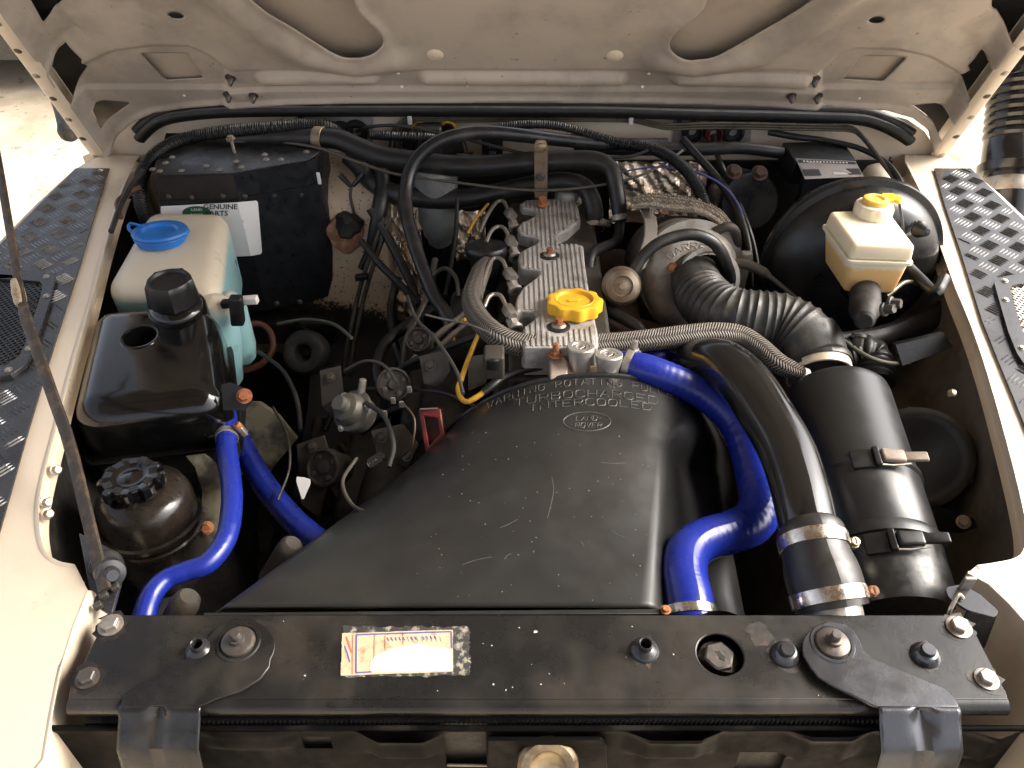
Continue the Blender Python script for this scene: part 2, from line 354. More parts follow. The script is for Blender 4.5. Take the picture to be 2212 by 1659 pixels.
def fluid_mat(name, top, low, z0, soft, coat=0):
    m = pm(name, top, .38, sss=.3); t = m.node_tree; b = t.nodes['Principled BSDF']; g = t.nodes.new('ShaderNodeNewGeometry'); s = t.nodes.new('ShaderNodeSeparateXYZ'); t.links.new(g.outputs['Position'], s.inputs[0])
    n = t.nodes.new('ShaderNodeTexNoise'); n.inputs['Scale'].default_value = 12
    ma = t.nodes.new('ShaderNodeMath'); ma.operation = 'MULTIPLY_ADD'; t.links.new(n.outputs['Fac'], ma.inputs[0]); ma.inputs[1].default_value = .012; t.links.new(s.outputs['Z'], ma.inputs[2])
    mr = t.nodes.new('ShaderNodeMapRange'); mr.interpolation_type = 'SMOOTHSTEP'; t.links.new(ma.outputs[0], mr.inputs[0]); mr.inputs[1].default_value = z0 - soft; mr.inputs[2].default_value = z0 + soft
    mx = t.nodes.new('ShaderNodeMix'); mx.data_type = 'RGBA'; t.links.new(mr.outputs[0], mx.inputs[0]); mx.inputs[6].default_value = (*low, 1); mx.inputs[7].default_value = (*top, 1); t.links.new(mx.outputs[2], b.inputs['Base Color']); return m
def spatter():
    m = pm('spattered_cream_paint', (.50, .385, .265), .45, col2=(.36, .25, .16), ns=9, lo=.45, hi=.7, col3=(.05, .035, .025), n3=150, lo3=.62, hi3=.66, bump=.05)
    t = m.node_tree; L = t.links.new; b = t.nodes['Principled BSDF']; src = b.inputs['Base Color'].links[0].from_socket   # black underseal below a ragged line
    g = t.nodes.new('ShaderNodeNewGeometry'); s = t.nodes.new('ShaderNodeSeparateXYZ'); L(g.outputs['Position'], s.inputs[0])
    n = t.nodes.new('ShaderNodeTexNoise'); n.inputs['Scale'].default_value = 26; n.inputs['Detail'].default_value = 8; L(g.outputs['Position'], n.inputs['Vector'])
    n2 = t.nodes.new('ShaderNodeTexNoise'); n2.inputs['Scale'].default_value = 190; L(g.outputs['Position'], n2.inputs['Vector'])
    a1 = t.nodes.new('ShaderNodeMath'); a1.operation = 'MULTIPLY_ADD'; L(n.outputs['Fac'], a1.inputs[0]); a1.inputs[1].default_value = .10; L(s.outputs['Z'], a1.inputs[2])
    a3 = t.nodes.new('ShaderNodeMath'); a3.operation = 'MULTIPLY_ADD'; L(s.outputs['X'], a3.inputs[0]); a3.inputs[1].default_value = .35; L(a1.outputs[0], a3.inputs[2])
    a2 = t.nodes.new('ShaderNodeMath'); a2.operation = 'MULTIPLY_ADD'; L(n2.outputs['Fac'], a2.inputs[0]); a2.inputs[1].default_value = .08; L(a3.outputs[0], a2.inputs[2])
    z0 = -.285 + .05 + .04 - .35 * .28
    mr = t.nodes.new('ShaderNodeMapRange'); L(a2.outputs[0], mr.inputs[0]); mr.inputs[1].default_value = z0 - .01; mr.inputs[2].default_value = z0 + .012
    mx = t.nodes.new('ShaderNodeMix'); mx.data_type = 'RGBA'; L(mr.outputs[0], mx.inputs[0]); mx.inputs[6].default_value = (.014, .012, .010, 1); L(src, mx.inputs[7]); L(mx.outputs[2], b.inputs['Base Color'])
    return m
M['spatter'] = spatter()
M['ruststain'] = pm('rusty_grime_stain', (.014, .011, .009), .5, col2=(.060, .034, .018), ns=110, lo=.5, hi=.68, bump=.1)
M['glue'] = pm('old_glue_residue', (.03, .029, .027), .6, col2=(.30, .27, .21), ns=90, lo=.5, hi=.62); M['papercream'] = pm('torn_paper', (.70, .62, .50), .7); M['stain'] = pm('stained_paper', (.52, .40, .26), .6, col2=(.30, .20, .11), ns=70, lo=.5, hi=.7)
M['grillepaint'] = pm('scuffed_black_panel_paint', (.0035, .0034, .0033), .5, spec=.05, col2=(.018, .016, .014), ns=22, lo=.5, hi=.75, bump=.05, rv=.1)
M['stay'] = pm('rusty_brown_stay', (.055, .046, .038), .5, metal=.4, col2=(.15, .095, .055), ns=60, lo=.45, hi=.7, bump=.1); M['staylight'] = pm('bare_stay_sleeve', (.45, .36, .25), .45, metal=.3, col2=(.2, .13, .08), ns=60)
M['tag2'] = pm('pale_scuffs', (.22, .2, .17), .6)
M['washer'] = fluid_mat('washer_bottle_with_blue_fluid', (.62, .55, .43), (.27, .46, .47), -.020, .012)
M['brakefluid'] = fluid_mat('brake_reservoir_with_amber_fluid', (.76, .68, .50), (.74, .48, .20), .052, .004)
M['palegrey'] = pm('pale_grey_print', (.22, .22, .23), .5)
M['heaterwarmsheen'] = pm('black_heater_panel_warm_sheen', (.014, .0115, .0095), .45, col2=(.022, .018, .014), ns=30); M['heatercoolsheen'] = pm('black_heater_panel_cool_sheen', (.010, .011, .013), .38, col2=(.017, .018, .02), ns=40, bump=.04)  # brown and blue tints paint in what each side of the bend reflects
M['resblack'] = pm('brown_black_moulding', (.010, .008, .0065), .28, col2=(.03, .022, .016), ns=18, lo=.45, hi=.75, bump=.04)
M['filter'] = pm('filter_satin_black', (.014, .0145, .015), .34, col2=(.024, .0225, .02), ns=20, lo=.5, hi=.8, bump=.03, rv=.05); M['latchtan'] = pm('sun_bleached_latch', (.17, .125, .09), .5, col2=(.30, .26, .2), ns=60)
M['alubright'] = pm('pinkish_clean_alloy', (.56, .47, .40), .38, metal=.55, col2=(.45, .38, .32), ns=30, bump=.08)
M['rusty'] = pm('rusty_manifold', (.07, .035, .022), .8, col2=(.03, .02, .015), ns=30, bump=.3); M['pipegrey'] = pm('grey_steel_pipe', (.24, .215, .18), .4, metal=.6, col2=(.2, .17, .13), ns=60)
M['darkiron'] = pm('dark_hot_iron', (.07, .06, .052), .6, metal=.4, col2=(.13, .11, .09), ns=20, bump=.2); M['cannister'] = pm('tan_stained_can', (.30, .26, .20), .5, metal=.3, col2=(.21, .15, .095), ns=30, lo=.4, hi=.65, col3=(.42, .38, .31), n3=40); M['strapgrey'] = pm('warm_grey_strap', (.33, .30, .26), .5, metal=.3, col2=(.26, .22, .18), ns=30)
M['wrap'] = pm('tan_woven_cloth', (.30, .255, .20), .85, col2=(.18, .15, .115), ns=50, bump=.3, bs=300)
M['servo'] = pm('glossy_black_enamel', (.007, .007, .0075), .30, rv=.08, col2=(.02, .018, .016), ns=9)
M['filtergrey'] = pm('grey_filter_can', (.25, .245, .235), .4, metal=.2, col2=(.17, .165, .155), ns=30); M['filterteal'] = pm('grey_green_bowl', (.19, .20, .185), .45, metal=.1, col2=(.13, .135, .12), ns=30, bump=.05)
M['valvegrey'] = pm('dull_grey_valve_metal', (.10, .093, .075), .5, metal=.3, col2=(.05, .045, .036), ns=40)
M['castlight'] = pm('tan_casting', (.05, .041, .03), .6, col2=(.025, .02, .016), ns=40)
M['rusttan'] = pm('rust_stained_plate', (.23, .10, .05), .75, col2=(.36, .24, .15), ns=60, bump=.2)
M['yellowwire2'] = pm('brown_lead', (.06, .035, .014), .5)
M['dish'] = pm('dusty_blue_black_dish', (.008, .0084, .0095), .38, col2=(.022, .02, .017), ns=14, rv=.06)
# ================================================================ SETTING
gv, gf = [], []
N = 40
for j in range(N + 1):
    for i in range(N + 1):
        gv.append((-60 + 120 * i / N, -40 + 120 * j / N, -1.05))
for j in range(N):
    for i in range(N): a = j * (N + 1) + i; gf.append((a, a + 1, a + N + 2, a + N + 1))
tag(obj('ground', gv, gf, M['sand']), 'pale dry ground around the vehicle', None, kind='structure')
# ---------------------------------------------------------------- parked car far left
def parked_car():
    t = thing('parked_car', 'dark parked car seen past the left side of the raised bonnet', 'car', (-3.25, 5.2, -1.05))
    b = V((-3.25, 5.2, -1.05))
    prof = [(-2.05, .18), (-2.1, .62), (-1.95, .80), (-1.0, .93), (-.45, 1.42), (.95, 1.45), (1.75, 1.0), (2.1, .92), (2.12, .2), (1.72, .2), (1.62, .55), (1.3, .66), (.98, .55), (.88, .16), (-.98, .16), (-1.08, .55), (-1.35, .66), (-1.65, .55), (-1.75, .18)]
    L = [b + V((x, -.85, z)) for x, z in prof]
    v, f = slab(L, (0, 1.7, 0)); obj('body', v, f, M['carpaint'], t, bevel=.04, bseg=3)
    for x0, x1, a, c in ((-.85, .1, -.42, .05), (.18, 1.5, .18, .95)):
        q = [b + V((x0, -.862, .98)), b + V((x1, -.862, .98)), b + V((c, -.862, 1.36)), b + V((a, -.862, 1.36))]
        v, f = slab(q, (0, .01, 0)); obj('side_window', v, f, M['glass'], t)
    for x in (-1.36, 1.3):
        for y in (-.78, .78):
            v, f = lathe([(.10, -.1), (.27, -.1), (.32, -.07), (.33, 0), (.32, .07), (.27, .1), (.10, .1)], b + V((x, y, .33)), (0, 1, 0), 32)
            wv = obj('wheel', v, f, M['tyre'], t)
            v, f = lathe([(.0, -.112), (.06, -.115), (.19, -.108), (.20, -.095), (.19, .095), (0, .1)], b + V((x, y, .33)), (0, 1, 0), 20, lobe=lambda an, j: 1 + .04 * math.cos(5 * an))
            obj('rim', v, f, M['zinc'], wv)
    for z in (.42, .5):
        v, f = xf(rbox(4.1, .03, .04, .012), b + V((0, -.86, z))); obj('side_trim', v, f, M['tyre'], t)
parked_car()
# ================================================================ BONNET
def A2(pts): return np.array([HP(*p) for p in pts])
def seg_d(X, S, pts, closed=True):
    d = np.full(X.shape, 9.0); n = len(pts)
    for i in range(n if closed else n - 1):
        a, b = pts[i], pts[(i + 1) % n]; ab = b - a; L2 = (ab ** 2).sum() + 1e-12
        t = np.clip(((X - a[0]) * ab[0] + (S - a[1]) * ab[1]) / L2, 0, 1)
        d = np.minimum(d, np.hypot(X - a[0] - t * ab[0], S - a[1] - t * ab[1]))
    return d
def near(x, s, pts):
    best = None
    for i in range(len(pts)):
        a, b = pts[i], pts[(i + 1) % len(pts)]; ab = b - a; t = min(1, max(0, ((x - a[0]) * ab[0] + (s - a[1]) * ab[1]) / ((ab ** 2).sum() + 1e-12)))
        q = a + ab * t; dd = math.hypot(x - q[0], s - q[1])
        if best is None or dd < best[0]: best = (dd, q)
    return best
def ins(X, S, pts):
    c = np.zeros(X.shape, bool); n = len(pts); j = n - 1
    for i in range(n):
        xi, yi = pts[i]; xj, yj = pts[j]
        c ^= ((yi > S) != (yj > S)) & (X < (xj - xi) * (S - yi) / (yj - yi + 1e-12) + xi); j = i
    return c
sm = lambda x: np.clip(x, 0, 1) ** 2 * (3 - 2 * np.clip(x, 0, 1))
def spl(p, n=6): return [(v.x, v.y) for v in smoothpoly([V((a, b, 0)) for a, b in p], n)]
HOLES = [A2(p) for p in (
 [(70, -60), (150, -60), (133, 0), (93, 47), (67, 0)], [(143, 93), (177, 127), (175, 134), (187, 152), (153, 200), (112, 128), (118, 112)], [(200, 232), (206, 222), (222, 217), (283, 222), (243, 250), (220, 268)],
 [(2142, -50), (2262, -50), (2225, 0), (2185, 63), (2142, 13)], [(2125, 106), (2150, 128), (2158, 145), (2142, 175), (2108, 210), (2075, 163), (2095, 148), (2090, 141)], [(1972, 228), (2022, 223), (2055, 234), (2060, 242), (2035, 277)],
 spl([(363, 31), (370, 25), (385, 26), (397, 33), (391, 39), (374, 38)]), spl([(1876, 43), (1883, 36), (1900, 34), (1910, 40), (1902, 48), (1885, 49)]),
 [(303, 126), (308, 123), (400, 123), (406, 127), (437, 172), (436, 177), (360, 181), (352, 178)], [(1822, 179), (1860, 131), (1866, 129), (1954, 131), (1957, 136), (1912, 181), (1906, 184)],
 spl([(520, -60), (560, 4), (640, 56), (690, 88), (735, 109), (775, 113), (812, 102), (828, 82), (815, 58), (770, 12), (740, -60)], 4),
 spl([(1790, -60), (1740, 0), (1640, 62), (1590, 90), (1540, 111), (1490, 116), (1456, 104), (1446, 86), (1462, 60), (1520, 10), (1560, -60)], 4))]
XL, XR = HP(157, 200)[0] , HP(2085, 200)[0]
BOT = A2([(236, 322), (244, 300), (262, 282), (290, 258), (333, 239), (400, 229), (500, 221), (737, 215), (1140, 212), (1475, 216), (1800, 226), (1915, 234), (1970, 250), (2005, 276), (2022, 318)])
TOPS = 1.0
OUT = np.array(list(BOT) + [[XR, BOT[-1][1]], [XR, TOPS], [XL, TOPS], [XL, BOT[0][1]]])
def hood_h(X, S):
    h = np.zeros(X.shape)
    for V_, ridge in ((HOLES[10], [(455, -30), (560, 60), (660, 118), (770, 142), (850, 128)]), (HOLES[11], [(1850, -30), (1745, 55), (1640, 118), (1500, 142), (1430, 128)])):
        d = seg_d(X, S, V_); h += .006 * np.exp(-(d / .010) ** 2)
        h += .016 * np.exp(-(seg_d(X, S, A2(ridge), False) / .026) ** 2)
    for arc in ([(120, 172), (177, 132), (233, 106), (330, 93), (410, 96), (450, 112), (500, 151), (500, 300), (120, 300)], [(2110, 185), (2080, 152), (2020, 118), (1940, 101), (1850, 100), (1800, 118), (1760, 156), (1760, 300), (2110, 300)]):
        a = A2(arc); i = ins(X, S, a); d = seg_d(X, S, a[:-1], False); h -= np.where(i, .009 * sm(d / .016), 0)
    for arc in ([(80, -20), (160, 62), (70, 130)], [(2260, -20), (2070, 65), (2160, 150)]):   # creases that run to the corner openings
        h -= .006 * np.exp(-(seg_d(X, S, A2(arc), False) / .012) ** 2)
    s150 = HP(1140, 150)[1]; s190 = HP(1140, 190)[1]; xl, xr = HP(480, 170)[0], HP(1790, 170)[0]
    inx = sm((X - xl) / .10) * sm((xr - X) / .10)
    h -= .005 * sm((s150 - S) / .003) * inx
    h += .007 * sm((s190 - S) / .004)
    for a, b in (((575, 171), (800, 168)), ((925, 170), (1335, 172)), ((1470, 171), (1735, 176))):
        d = seg_d(X, S, A2([a, b]), False); h += .013 * sm(1 - (d - .004) / .016)
    e = np.minimum(X - XL, XR - X); h += .034 * sm(1 - e / .030) ** 1.5
    d = seg_d(X, S, BOT, False); h += .006 * sm(1 - d / .012)
    for a in ((235, 160, 40), (2000, 160, 40)): pass
    return h
def bonnet():
    t = thing('bonnet', 'raised cream bonnet with stained pressed underside above the engine bay', 'bonnet', HW(.02, 0))
    st = .0036; xs = np.linspace(XL, XR, int((XR - XL) / st)); s0 = BOT[:, 1].min() - .004; ss = np.arange(s0, .45, st)
    ss = np.concatenate([ss, np.linspace(ss[-1] + .02, TOPS, 24)])
    X, S = np.meshgrid(xs, ss); X = X.copy(); S = S.copy()
    nx = len(xs); cX = (X[:-1, :-1] + X[1:, 1:]) / 2; cS = (S[:-1, :-1] + S[1:, 1:]) / 2
    keep = ins(cX, cS, OUT)
    for hp in HOLES: keep &= ~ins(cX, cS, hp)
    kp = np.pad(keep, 1, constant_values=False)
    n4 = kp[:-1, :-1].astype(int) + kp[1:, :-1] + kp[:-1, 1:] + kp[1:, 1:]
    polys = HOLES + [OUT]; dd = [seg_d(X, S, h) for h in polys]
    for j, i in np.argwhere((n4 > 0) & (n4 < 4)):
        if S[j, i] > .4: continue
        k = min(range(len(polys)), key=lambda q: dd[q][j, i])
        if dd[k][j, i] < st * 1.6: _, q = near(X[j, i], S[j, i], polys[k]); X[j, i], S[j, i] = q
    H = hood_h(X, S)
    v = [HW(X[j, i], S[j, i], H[j, i]) for j in range(len(ss)) for i in range(nx)]
    f = [(j * nx + i, j * nx + i + 1, (j + 1) * nx + i + 1, (j + 1) * nx + i) for j, i in np.argwhere(keep)]
    used = sorted({k for q in f for k in q}); mp = {k: n for n, k in enumerate(used)}
    o = obj('inner_panel', [v[k] for k in used], [tuple(mp[k] for k in q) for q in f], M['hood'], t, recalc=False, sharp=0)
    md = o.modifiers.new('thick', 'SOLIDIFY'); md.thickness = .0015; md.offset = 1
    # outer skin behind the inner panel
    W = .0235
    q = [HW(XL - W, BOT[0][1] + .002, -.026)] + [HW(a, b + .002, -.026) for a, b in BOT[1:-1]] + [HW(XR + W, BOT[-1][1] + .002, -.026), HW(XR + W, TOPS, -.026), HW(XL - W, TOPS, -.026)]
    vv, ff = slab(q, HN * -.002); obj('outer_skin', vv, ff, M['gap'], t)
    xa, xb = HP(293, 200)[0], HP(1968, 200)[0]; s0_ = HP(1140, 216)[1]
    vv, ff = slab([HW(xa, s0_, -.016), HW(xb, s0_, -.016), HW(xb, TOPS, -.016), HW(xa, TOPS, -.016)], HN * -.002); obj('centre_skin', vv, ff, M['hoodin'], t)
    # folded side flanges, facing the front, with their bolts
    for sx, xe, s_lo in ((-1, XL, BOT[0][1]), (1, XR, BOT[-1][1])):
        pr = [(-.004, .030), (.000, .0355), (.006, .0375), (.020, .0375), (.0235, .034), (.0245, .02), (.0245, -.03)]
        vs_, fs = [], []; rows = [s_lo - .012 + k * (TOPS - s_lo + .012) / 30 for k in range(31)]
        for s in rows:
            for a, b in pr: vs_.append(HW(xe + sx * a, s, b))
        n = len(pr)
        for j in range(30):
            for k in range(n - 1): fs.append((j * n + k, j * n + k + 1, (j + 1) * n + k + 1, (j + 1) * n + k))
        fs.append(tuple(range(n)))
        obj('side_flange', vs_, fs, M['cream'], t, recalc=True, sharp=60)
        for k in range(7):
            s = s_lo + .035 + k * .062; c = HW(xe + sx * .013, s, .0375)
            vv, ff = lathe([(.0, .0022), (.004, .0018), (.0062, .0), (.0062, -.0004)], c, HN, 14); obj('flange_bolt', vv, ff, M['boltdark' if k % 2 else 'zinc'], t)
    def on(x, y): X_, s_ = HP(x, y); return X_, s_, float(hood_h(np.array([X_]), np.array([s_]))[0])
    for x, y in ((940, 117), (1328, 119)):
        X_, s_, h = on(x, y); vv, ff = lathe([(.0, .0055), (.006, .005), (.012, .003), (.0155, .0005), (.016, -.002)], HW(X_, s_, h), HN, 24); obj('bump_stop', vv, ff, M['cream'], t)
    for x, y in ((860, 160), (868, 191), (1402, 162), (1388, 191), (398, 207), (1856, 213), (1168, 152), (1010, 190), (1250, 190)):
        X_, s_, h = on(x, y); vv, ff = lathe([(0, .003), (.0022, .0026), (.0034, .0008), (.0036, -.001)], HW(X_, s_, h), HN, 12); obj('rivet', vv, ff, M['white'], t)
    for x, y in ((498, 168), (494, 199), (547, 200), (1760, 171), (1710, 201), (1765, 201)):
        X_, s_, h = on(x, y); c = HW(X_, s_, h)
        vv, ff = merge([lathe([(.0, .003), (.005, .003), (.0095, .0015), (.0098, 0)], c, HN, 16), lathe([(0, .016), (.003, .014), (.006, .006), (.0055, .002)], c, HN + V((0, 0, -.35)), 10)])
        obj('trim_clip', vv, ff, M['boltdark'], t)
    return t
bonnet()
# ---------------------------------------------------------------- rubber seal
def seal():
    sp = [(298, 292), (322, 268), (352, 251), (400, 241), (480, 234), (600, 231), (737, 231), (940, 231), (1140, 232), (1300, 233), (1475, 238), (1640, 242), (1780, 246), (1860, 250), (1905, 262), (1940, 279), (1968, 297)]
    sp = [(x, y, 1.46) for x, y in sp]
    pts = catmull([P(*s) for s in sp], 8); prof = [(-.0125, .001), (-.011, .007), (-.0075, .009), (-.003, .007), (-.001, .0035), (.001, .0035), (.003, .008), (.0075, .011), (.012, .0085), (.0135, .002), (.012, -.006), (-.011, -.006)]
    vs_, fs = [], []; n = len(prof)
    for i, p in enumerate(pts):
        tg = (pts[min(i + 1, len(pts) - 1)] - pts[max(i - 1, 0)]).normalized(); nr = V((0, -.55, .83)); nr = (nr - tg * nr.dot(tg)).normalized(); bi = nr.cross(tg)
        for a, b in prof: vs_.append(p - bi * a * 1.35 + nr * b * 1.2)
    for i in range(len(pts) - 1):
        for k in range(n): fs.append((i * n + k, i * n + (k + 1) % n, (i + 1) * n + (k + 1) % n, (i + 1) * n + k))
    fs += [tuple(range(n)), tuple(range((len(pts) - 1) * n, len(pts) * n))]
    obj('rubber_seal', vs_, fs, M['rubber'], label='long black rubber seal strip along the top of the bulkhead under the bonnet', cat='seal strip', sharp=50)
seal()
# ================================================================ BULKHEAD
def bulkhead():
    t = thing('bulkhead', 'cream painted bulkhead wall behind the engine, spattered and stained', 'bulkhead', (0, 1.475, -.5))
    Yb = 1.475
    top = [(-.84, -.01), (-.80, .005)] + [(YP(x, y, Yb).x, YP(x, y, Yb).z) for x, y in ((238, 312), (255, 285), (290, 258), (335, 243), (420, 232), (737, 225), (1140, 223), (1500, 228), (1800, 236), (1905, 243), (1960, 258), (1998, 285), (2016, 312))] + [(.84, .005), (.88, -.01)]
    q = [V((x, Yb, z)) for x, z in top] + [V((.88, Yb, -.6)), V((-.84, Yb, -.6))]
    v, f = slab(q, (0, .004, 0)); obj('wall_panel', v, f, M['cream'], t)
    # footwell face left of the engine
    prof = [(1.474, .0), (1.40, -.02), (1.37, -.05), (1.345, -.20), (1.325, -.31), (1.30, -.36), (1.2, -.42), (1.0, -.47)]
    x0, x1 = YP(640, 500, 1.36).x, YP(838, 560, 1.35).x
    vs_, fs = [], []
    for y, z in prof:
        for k in range(9): vs_.append(V((x0 + (x1 - x0) * k / 8, y, z)))
    for j in range(len(prof) - 1):
        for k in range(8): fs.append((j * 9 + k, j * 9 + k + 1, j * 9 + k + 10, j * 9 + k + 9))
    n0 = len(vs_)
    for y, z in prof: vs_ += [V((x1, y, z)), V((x1 + .0, 1.475, z))]
    for j in range(len(prof) - 1): a = n0 + j * 2; fs.append((a, a + 1, a + 3, a + 2))
    obj('footwell_panel', vs_, fs, M['spatter'], t)
    # grommet plates
    for pts, gr in (([(640, 256), (650, 250), (790, 250), (806, 258), (806, 318), (640, 318)], ((700, 284, 22, 'black'), (738, 286, 26, 'black'), (770, 284, 27, 'black'))), ([(1455, 250), (1615, 252), (1622, 260), (1622, 306), (1455, 306)], ((1496, 284, 24, 'black'), (1541, 287, 22, 'red'), (1584, 286, 24, 'rubber')))):
        q = [YP(x, y, 1.471) for x, y in pts]; v, f = slab(q, (0, .003, 0)); o = obj('grommet_plate', v, f, M['grey'], t)
        for x, y, r, m in gr:
            c = YP(x, y, 1.47); rr = r * px(c)
            v, f = lathe([(rr * .35, -.001), (rr * .38, .004), (rr * .62, .005), (rr * .7, .010), (rr * .92, .009), (rr, .004), (rr, -.001)], c, (0, -1, 0), 24); obj('grommet', v, f, M[m], o)
        for x, y in ((pts[0][0] + 12, 258), (pts[2][0] - 12, 266)):
            c = YP(x, y, 1.47); v, f = lathe([(0, .004), (.005, .003), (.0055, 0)], c, (0, -1, 0), 10); obj('screw', v, f, M['boltdark'], o)
    # crinkled foil shield
    for pp, Y0 in (([(1322, 392), (1400, 372), (1525, 368), (1520, 470), (1330, 480)], 1.42), ([(845, 455), (900, 470), (905, 620), (860, 690), (838, 560)], 1.38), ([(1000, 470), (1040, 470), (1050, 560), (985, 560)], 1.39)):
        a = [YP(x, y, Y0) for x, y in pp]; xs = [p.x for p in a]; zs = [p.z for p in a]; vs_, fs = [], []; nn = 44
        rnd = random.Random(3); folds = [(rnd.uniform(min(xs), max(xs)), rnd.uniform(min(zs), max(zs)), rnd.gauss(.75, .35), rnd.uniform(.004, .011), rnd.uniform(.002, .006)) for k in range(26)]
        for j in range(nn):
            for i in range(nn):
                x = min(xs) + (max(xs) - min(xs)) * i / (nn - 1); z = min(zs) + (max(zs) - min(zs)) * j / (nn - 1)
                h = 0
                for px_, pz_, an, w_, am in folds:
                    e = (x - px_) * math.cos(an) + (z - pz_) * math.sin(an); h += am * max(0, 1 - abs(e) / w_)
                vs_.append(V((x, Y0 - h + .35 * (z - min(zs)) + rnd.uniform(-.0006, .0006), z)))
        for j in range(nn - 1):
            for i in range(nn - 1): b = j * nn + i; fs.append((b, b + 1, b + nn + 1, b + nn))
        obj('foil_shield', vs_, fs, M['foil'], t, sharp=25)
    v, f = slab([V((-.30, 1.466, -.012)), V((.74, 1.466, -.012)), V((.74, 1.466, -.5)), V((-.30, 1.466, -.5))], (0, -.006, 0)); obj('dark_lower_sheet', v, f, M['grime'], t)  # added dark sheet covering the lower bulkhead
    return t
# spattered paint on the footwell

bulkhead()
# ================================================================ WINGS
def XY(x, y): p = Z(x, y, 0); return p.x, p.y
LIP_L = [XY(x, y) for x, y in ((292, 350), (262, 420), (240, 490), (222, 553), (200, 640), (172, 735), (146, 830), (116, 945), (92, 1040), (83, 1100), (86, 1150), (98, 1190), (125, 1212), (162, 1220))]
LIP_L = [(q.x, q.y) for q in catmull([V((a, b, 0)) for a, b in LIP_L], 3)]
FR_L = [XY(x, y) for x, y in ((190, 1276), (160, 1350), (132, 1440), (112, 1540), (95, 1640))] + [(-.44, .22), (-.44, .14)]
OUT_L = [(-.56, .14), (-.70, .17), (-.80, .25), (-.832, .4), (-.845, .7), (-.845, .95), (-.842, 1.1), (-.838, 1.18), (-.832, 1.28), (-.818, 1.40), (-.80, 1.46), (-.72, 1.46)]
LIP_R = [XY(x, y) for x, y in ((1955, 350), (1990, 420), (2012, 480), (2038, 553), (2062, 620), (2095, 700), (2123, 780), (2150, 870), (2180, 980), (2200, 1060), (2214, 1130), (2213, 1180), (2195, 1205), (2150, 1216), (2110, 1222))]
LIP_R = [(q.x, q.y) for q in catmull([V((a, b, 0)) for a, b in LIP_R], 3)]
FR_R = [XY(x, y) for x, y in ((2090, 1238), (2135, 1262), (2180, 1305), (2215, 1345), (2250, 1450))] + [(.50, .26), (.47, .2), (.47, .14)]
OUT_R = [(.60, .14), (.74, .17), (.84, .25), (.872, .4), (.885, .7), (.885, .95), (.882, 1.1), (.878, 1.2), (.870, 1.31), (.855, 1.41), (.84, 1.46), (.76, 1.46)]
def wing(side, lip, fr, outb, label):
    t = thing('front_wing', label, 'wing', (side * .72, .8, -.5))
    q = [V((x, y, 0)) for x, y in lip + fr + outb]
    v, f = slab(q, (0, 0, -.0015)); obj('top_panel', v, f, M['cream'], t)
    # rolled inner edge: flange down from the lip, with a rounded shoulder
    def skirt(line, pr, name, mat):
        vs_, fs = [], []; n = len(pr)
        for i, (x, y) in enumerate(line):
            a = V((*line[max(i - 1, 0)], 0)); b = V((*line[min(i + 1, len(line) - 1)], 0)); d = (b - a).normalized(); nrm = V((d.y, -d.x, 0)) * (1 if side < 0 else -1)
            nrm = -nrm if side < 0 and nrm.x < -.99 else nrm
            for k, z in pr: vs_.append(V((x, y, 0)) - nrm * k + V((0, 0, z)))
        for i in range(len(line) - 1):
            for k in range(n - 1): fs.append((i * n + k, i * n + k + 1, (i + 1) * n + k + 1, (i + 1) * n + k))
        return obj(name, vs_, fs, mat, t, sharp=50)
    sk = [(x, y) for x, y in lip]
    skirt(sk, [(0, .0012), (-.004, .0008), (-.0072, -.0025), (-.008, -.007), (-.008, -.030), (-.006, -.0315), (.0, -.0315)] if side < 0 else [(0, .0012), (-.004, .0008), (-.0072, -.0025), (-.008, -.007), (-.008, -.030), (-.006, -.0315), (.0, -.0315)], 'lip_flange', M['cream'])
    skirt(fr, [(0, .0008), (-.004, -.0002), (-.006, -.004), (-.006, -.05), (-.004, -.22)], 'front_return', M['cream'])
    ob = outb[1:]
    vs_, fs = [], []
    pr = [(0, .0), (.010, -.003), (.016, -.012), (.017, -.05), (.012, -.45)]; n = len(pr)
    for i, (x, y) in enumerate(ob):
        c = V((side * .6, .5, 0)); a = V((*ob[max(i - 1, 0)], 0)); b = V((*ob[min(i + 1, len(ob) - 1)], 0)); d = (b - a).normalized(); nrm = V((d.y, -d.x, 0))
        if nrm.x * side < 0 and abs(nrm.x) > .3: nrm = -nrm
        elif abs(nrm.x) <= .3 and nrm.y > 0 and y < .35: nrm = -nrm
        for k, z in pr: vs_.append(V((x, y, z)) + nrm * k)
    for i in range(len(ob) - 1):
        for k in range(n - 1): fs.append((i * n + k, i * n + k + 1, (i + 1) * n + k + 1, (i + 1) * n + k))
    obj('outer_side', vs_, fs, M['cream'], t, sharp=50)
    return t
WL = wing(-1, LIP_L, FR_L, OUT_L, 'cream front wing on the left side of the photo, beside the coolant tank')
WR = wing(1, LIP_R, FR_R, OUT_R, 'cream front wing on the right side of the photo, beside the air filter')
for t, pts in ((WL, ((50, 1068), (100, 1090), (110, 1018))),):
    for x, y in ((118, 1015), (97, 1085), (100, 1110)):
        c = T(x, y, 1.0); c = Z(x, y, -.02)
        v, f = hexbolt(c, (.8, -.3, .45), .0052, .009); obj('hex_bolt', v, f, M['zinc'], t)
for x, y in ((2045, 592), (2058, 850)):
    c = Z(x, y, -.01); v, f = lathe([(0, .006), (.005, .005), (.006, 0)], c, (-.9, -.2, .3), 12); obj('edge_clip', v, f, M['brass'], WR)
